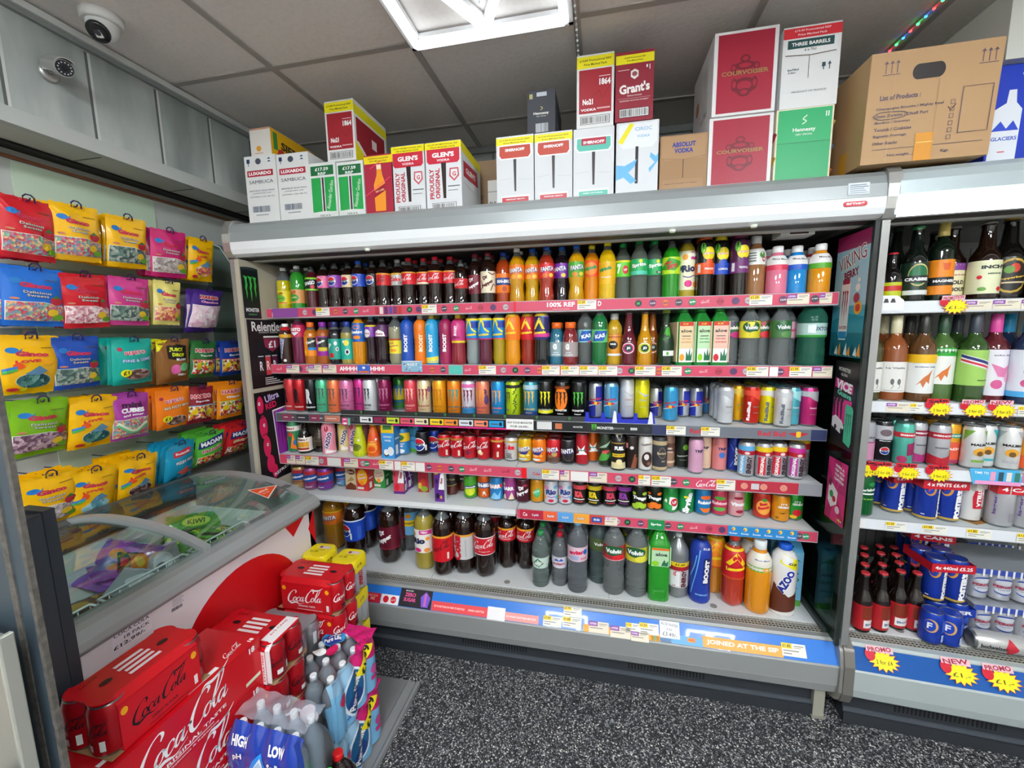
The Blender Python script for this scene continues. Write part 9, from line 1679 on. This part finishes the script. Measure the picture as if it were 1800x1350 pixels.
# yellow-topped energy four packs
N_('yc', 'energy can', .146, .0265, '#c8ccd0', [('q', -1.2, .06, -.1, .72, '#b81c2c'), ('t', 'ENERGY', .4, .4, 2.6, '#b01c2c', 88, .6, .05), ('q', -3, .74, 3, .84, '#8c1424')], metal=.5)
def y4(label, x, y, z):
    t = thing('energy_can_pack', label, 'pack of cans', (x, y, z), (0, 0, R.uniform(-.05, .05)), 'yellow topped energy packs')
    for i in (-1, 1):
        for j in (-1, 1): member(t, 'yc', 'energy_can', (i*.0272, j*.0272, 0), R.uniform(-.3, .3))
    mb = MB(); m = mat('#ecd81a', .3); rr = lambda s_: [(s_*(.044)*(1 if q in (0, 3) else 1), 0) for q in range(2)]
    def out(k, r=.0285):
        P = []
        for cx, cy_, a0 in ((.0272, -.0272, -90), (.0272, .0272, 0), (-.0272, .0272, 90), (-.0272, -.0272, 180)):
            for q in range(5): an = math.radians(a0+q*22.5); P.append((cx+r*k*math.cos(an), cy_+r*k*math.sin(an)))
        return P
    n = 20; A, Bo, C = out(.8), out(1.0), out(1.0); vs = [(x_, y_, .151) for x_, y_ in A]+[(x_, y_, .141) for x_, y_ in Bo]+[(x_, y_, .098) for x_, y_ in C]
    mb.add(vs, [(i, (i+1) % n, n+(i+1) % n, n+i)[::-1] for i in range(n)]+[(n+i, n+(i+1) % n, 2*n+(i+1) % n, 2*n+i)[::-1] for i in range(n)], m, True); mb.add(vs[:n], [tuple(range(n))], m)
    a = Art(mb, plane((-.04, -.04, .151), (1, 0, 0), (0, 1, 0)), su=.08, svv=.08, h0=.0008, dh=.00006); a.text('£1.95', .3, .35, .035, '#5a4c10', 0, None, .02); a.rect(.3, .65, .95, .9, '#d8c8c0'); a.rect(.34, .7, .5, .86, '#8c2430'); a.rect(.3, .5, .8, .53, '#8a7a20')
    a = Art(mb, plane((.0557, 0, 0), (0, 1, 0), (0, 0, 1)), h0=.0008); a.text('£1.95', -.015, .125, .03, '#3a3408', 0, None, .03); mb.build('shrink_sleeve', t)
for i in range(4): y4('yellow-topped energy four pack, '+['bottom', 'third from top', 'second from top', 'topmost'][i]+' of the stack by the freezer corner', -1.132, 1.402, .022+i*.1525+.0, ) if i else None
y4('yellow-topped energy four pack, bottom of the stack by the freezer corner', -1.132, 1.402, .022)
for i in range(4): y4('yellow-topped energy four pack, '+['bottom', 'third from top', 'second from top', 'topmost'][i]+' of the stack behind the cola packs, right one', -.998, 1.402, .022+i*.149)
# grey tray on the floor under the water
tr = thing('floor_tray', 'flat grey plastic tray on the floor under the water packs', 'tray', (0, 0, 0)); tm = mat('#8d8f90', .5)
b = MB(); b.box(-1.19, .47, 0, -.745, 1.475, .012, tm); b.prism([(-.765, .012), (-.745, .012), (-.745, .0205), (-.757, .0205)], 'y', .47, 1.475, tm); b.box(-1.19, .475, .012, -.80, 1.47, .0215, mat('#7c7e80', .5)); b.build('tray_base', tr)
# shrink-wrapped water bottles
B('nb', 'water bottle', 'water', .205, .0300, mat('#c3ced6', .08, trans=.45, ior=1.2), '#e8ecee', (.4, .58, '#9cc4e0'), [('e', 0, .5, .8, .36, '#2c4a9c'), ('t', 'Pure Life', 0, .5, 1.0, W_, 10), ('e', .9, .3, .3, .2, '#c02c6c')], fill=1)
def scal(n, p, r, L, H, deep=.012):
    def S(u, v, h):
        c = ((u % p)-p/2)/p; b = -deep*(1-math.cos(min(1, abs(c)*2)*math.pi/2)) if True else 0
        top = 0 if v < H*.72 else -(v-H*.72)**1.4*.9
        return b+top+h
    return S
def film(t, name, S, L, H, m, art, p, nv=10):
    mb = MB(); nu = max(8, int(L/p*6)); vs = [S(L*i/nu, H*j/nv, 0) for j in range(nv+1) for i in range(nu+1)]
    mb.add(vs, [(j*(nu+1)+i, j*(nu+1)+i+1, (j+1)*(nu+1)+i+1, (j+1)*(nu+1)+i) for j in range(nv) for i in range(nu)], m, True)
    a = Art(mb, S, step=p/6, stepv=H/nv, su=L, svv=H, h0=.0012, dh=.0005); art(a); return mb.build(name, t)
FILM = thin_glass('#f2f4f6', .10, .12)
def nestle(label, x, y, z):
    t = thing('water_multipack', label, 'multipack of water', (x, y, z), (0, 0, 0), 'water multipacks'); p = .0625; nx, ny = 3, 4; H = .2; L = ny*p
    for i in range(nx):
        for j in range(ny): member(t, 'nb', 'bottle', ((i-1)*p, (j+.5)*p, .0005), R.uniform(0, 6))
    s = scal(ny, p, .033, L, H); X = nx*p/2+.002
    S = lambda u, v, h: (X+s(u, v, h), u, v)
    def art(a):
        a.poly([(0, 0), (1, 0), (1, .62), (.8, .7), (.3, .72), (.0, .8)], '#7ab8e0'); a.poly([(.55, .74), (1, .60), (1, 1), (.42, 1)], '#c81c6c'); a.ell(.43, .45, .21, .40, '#e4eef4', 20); a.ell(.43, .45, .18, .36, '#1c5c8c', 20); a.ell(.43, .3, .15, .16, '#1c3c7c', 16); a.text('Nestle', .44, .62, .05, W_, 62, .018, .03); a.text('Pure Life', .42, .42, .1, W_, 62, .03, .04)
        a.ell(.16, .62, .07, .1, '#d02c5c', 12); a.text('500ml', .22, .1, .04, '#2c4c9c', 30, .012, .03); a.ell(.86, .42, .06, .09, '#c84c8c', 12); a.rect(.80, .22, .93, .30, '#c02c6c')
        a.poly([(.47, .66), (.62, .56), (.90, .88), (.75, .98)], '#ecd81c'); a.text('£1.99', .69, .77, .085, '#1c1c20', 48, .026, .04)
    film(t, 'printed_film_side', S, L, H, mat('#9cc8e4', .15, coat=.5), art, p)
    s2 = scal(nx, p, .033, nx*p, H); S2 = lambda u, v, h: (u-nx*p/2, -.002-s2(u, v, h), v)
    film(t, 'clear_film_front', S2, nx*p, H, FILM, lambda a: (a.poly([(.9, 0), (1, 0), (1, .7), (.82, .62)], '#7ab8e0'), a.poly([(.55, .05), (.95, .0), (.95, .06)], '#2c3a8c')), p)
    tp = MB(); nu, nv = 12, 14; vs = []
    for j in range(nv+1):
        for i in range(nu+1):
            u, v = nx*p*(i/nu-.5)*.93, L*(j/nv*.94+.03); vs.append((u, v, H+.0005+.005*math.cos(2*math.pi*u/p)*math.cos(2*math.pi*(v/p-.5))-.012*abs(i/nu-.5)**2))
    tp.add(vs, [(j*(nu+1)+i, j*(nu+1)+i+1, (j+1)*(nu+1)+i+1, (j+1)*(nu+1)+i) for j in range(nv) for i in range(nu)], FILM, True)
    zf = lambda u, v: H+.003+.005*math.cos(2*math.pi*u/p)*math.cos(2*math.pi*(v/p-.5))
    a = Art(tp, lambda u, v, h: (u, v, zf(u, v)+h+.001), step=.012, stepv=.012, h0=.001, dh=.0006); a.poly([(-.07, .235), (.095, .175), (.095, .26), (-.07, .262)], '#c81c6c'); a.poly([(.06, .17), (.095, .12), (.095, .2)], '#c81c6c'); a.ell(-.035, .185, .042, .034, '#2c8cc8', 18); a.ell(-.035, .18, .034, .026, '#1c3c8c', 16); a.text('Nestle', -.035, .195, .04, W_, 35, .012, .03); a.text('Pure Life', -.032, .178, .055, W_, 35, .016, .03); a.ell(-.04, .115, .026, .014, W_, 14); a.ell(-.0, .128, .018, .024, '#c81c5c', 14)
    tp.build('top_film', t); return t
nestle('lower water twelve pack with pink and blue film and yellow £1.99 flash', -.885, .995, .0225); nestle('upper water twelve pack with pink and blue film and yellow £1.99 flash', -.89, .995, .0225+.209)
# blue alkaline water pack: tall scalloped film with mountains
B('ab', 'water bottle', 'water', .236, .0268, mat('#b4c4d2', .08, trans=.45, ior=1.2), '#e8ecee', None, [], fill=1)
def alka(label, x, y, z, H=.258):
    t = thing('alkaline_water_pack', label, 'multipack of water', (x, y, z), (0, 0, math.radians(-3)), 'blue water packs'); p = .055; nx, ny = 4, 2; L = nx*p
    for i in range(nx):
        for j in range(ny): member(t, 'ab', 'bottle', ((i+.5)*p, (j+.5)*p, .0005), 0)
    H2 = .25
    def S(u, v, h):
        c = ((u % p)-p/2)/p*2; k = 1-abs(c)**2; top = max(0, v-H2*.70)/(H2*.30)
        return (u+.0, -.003-h-(.004*k)+top**1.5*.030*(.75+.25*abs(c)), v*(1-.075*(1-k)*top))
    def art(a):
        a.poly([(0, 0), (0, .42), (.16, .50), (.32, .56), (.40, .68), (.5, .78), (.56, .66), (.64, .5), (.70, .54), (.8, .3), (.92, .0)], '#2a8ae0'); a.poly([(0, 0), (0, .38), (.16, .46), (.33, .52), (.41, .62), (.49, .72), (.54, .6), (.62, .44), (.68, .46), (.76, .2), (.84, 0)], '#dfe8f2'); a.poly([(.3, .5), (.4, .3), (.44, .44), (.5, .2), (.53, .5), (.48, .68)], '#a8c4dc'); a.text('HIGH', .2, .84, .045, W_, 0, .026, .04); a.text('pH', .18, .68, .024, W_, 0, .02, .03); a.text('LOW', .73, .84, .045, W_, 0, .026, .05); a.text('Sodium', .73, .68, .05, W_, 0, .02, .04); a.text('ALKAVIVA', .48, .24, .17, '#14285c', 0, .05, .05)
    film(t, 'printed_film', S, L, H2, mat('#24409c', .14, coat=.6), art, p, 14)
    S3 = lambda u, v, h: (L+.003+h-max(0, v-H2*.75)**1.2*.3, u, v)
    film(t, 'clear_film_side', S3, ny*p, H2*.97, FILM, lambda a: a.poly([(0, 0), (.2, 0), (.12, 1), (0, 1)], '#24409c'), p)
    tp = MB(); nu, nv = 24, 12; vs = [(L*i/nu, .028+(ny*p-.03)*j/nv, H2*.99+.0035*math.cos(2*math.pi*(i/nu*nx-.5))*math.cos(2*math.pi*((.028+(ny*p-.03)*j/nv)/p-.5))) for j in range(nv+1) for i in range(nu+1)]
    tp.add(vs, [(j*(nu+1)+i, j*(nu+1)+i+1, (j+1)*(nu+1)+i+1, (j+1)*(nu+1)+i) for j in range(nv) for i in range(nu)], mat('#cfd4e2', .25, alpha=.3), True); tp.build('top_film', t)
alka('blue mountain-printed water pack, hidden lower one under the high pH pack', -.932, .755, .0225); alka("blue mountain-printed water pack reading 'HIGH pH' and 'LOW Sodium', uppermost", -.932, .755, .0225+.2665)
# single bottles at the front
t = bottle('water_jug', 'jug', .40, .064, mat('#aeb6b8', .04, trans=.6, ior=1.2), mat('#e8e4ec', .35), None, (), fill=1, seg=32); t.location = (-.832, .925, .0225); tag(t, 'big clear round water bottle with white cap and carry handle', 'bottle')
hd = MB(); hd.tube([(-.02, -.01, .366), (-.045, -.035, .368), (-.078, -.05, .363), (-.086, -.045, .363), (-.078, .0, .366), (-.05, .02, .370), (-.018, .012, .368)], .0042, mat('#ece8f0', .35), 8); hd.lathe([(.023, .362), (.027, .364), (.027, .370), (.023, .372)], mat('#ece8f0', .35), 24); hd.build('carry_handle', t)
B('fc', 'floor cola', 'two', .335, .051, CK, '#d81c20', (.2, .44, '#6a2420'), [('c', 0, .5, 2, W_)], seg=30, fill=.95)
o = K['fc'][0](); o.location = (-.722, .90, .0); tag(o, 'large dark cola bottle with red cap standing on the floor', 'bottle')
B('fg_', 'floor green', 'water', .40, .036, clear('#c8d8d8'), '#2cb038', (.3, .6, '#8ab0c0'), [], fill=1)
o = K['fg_'][0](); o.location = (-.675, .80, 0); tag(o, 'clear bottle with bright green cap beside the blue water pack', 'bottle')
# ================================================================ the glass-door cabinet whose edge crosses the left of the view
t = thing('glass_door_cabinet', 'slate grey glass door cabinet edge with rubber gaskets at far left', 'cabinet', (0, 0, 0))
sl = mat('#3c4850', .4, .3); gk = noise_mat('gasket_rubber', [(.3, '#3a3733'), (.7, '#5a554e')], 90, .8, bump=.6)
D0 = .405
def strip(name, xa, xb, z0, z1, m, y0=D0, y1=None, bev=0): return MB().box(xa, y0, z0, xb, y1 or y0+.03, z1, m).build(name, t, bev=bev)
strip('gasket', -.8615, -.853, 0, 1.56, gk, .419, .426); strip('door_frame', -.8855, -.8615, 0, 1.51, sl, .419, .426); strip('gasket', -.898, -.8855, 0, 1.49, gk, .417, .426); strip('door_frame', -1.15, -.898, 0, 1.47, sl, .418, .426)
lk = MB().lathe([(.006, 0), (.007, .002), (.004, .003)], mat('#b8b8b4', .2, .8), 16); o = lk.build('lock', t, (-.874, .4185, 1.40)); o.rotation_euler = (math.radians(90), 0, 0)
strip('steel_panel', -1.5, -.866, 0, 1.083, mat('#c8c6be', .12, .85), .385, .395); strip('steel_edge', -.872, -.864, 0, 1.088, mat('#d8d8cc', .15, .7), .380, .398, .002)
rbm = MB()
for i in range(5): rbm.box(-1.17+i*.012, .555, 0, -1.162+i*.012, .58, 1.17, mat('#343a40', .4))
rbm.box(-1.185, .58, 0, -1.112, .60, 1.175, mat('#2c3238', .4)); rbm.build('ribbed_post', t)
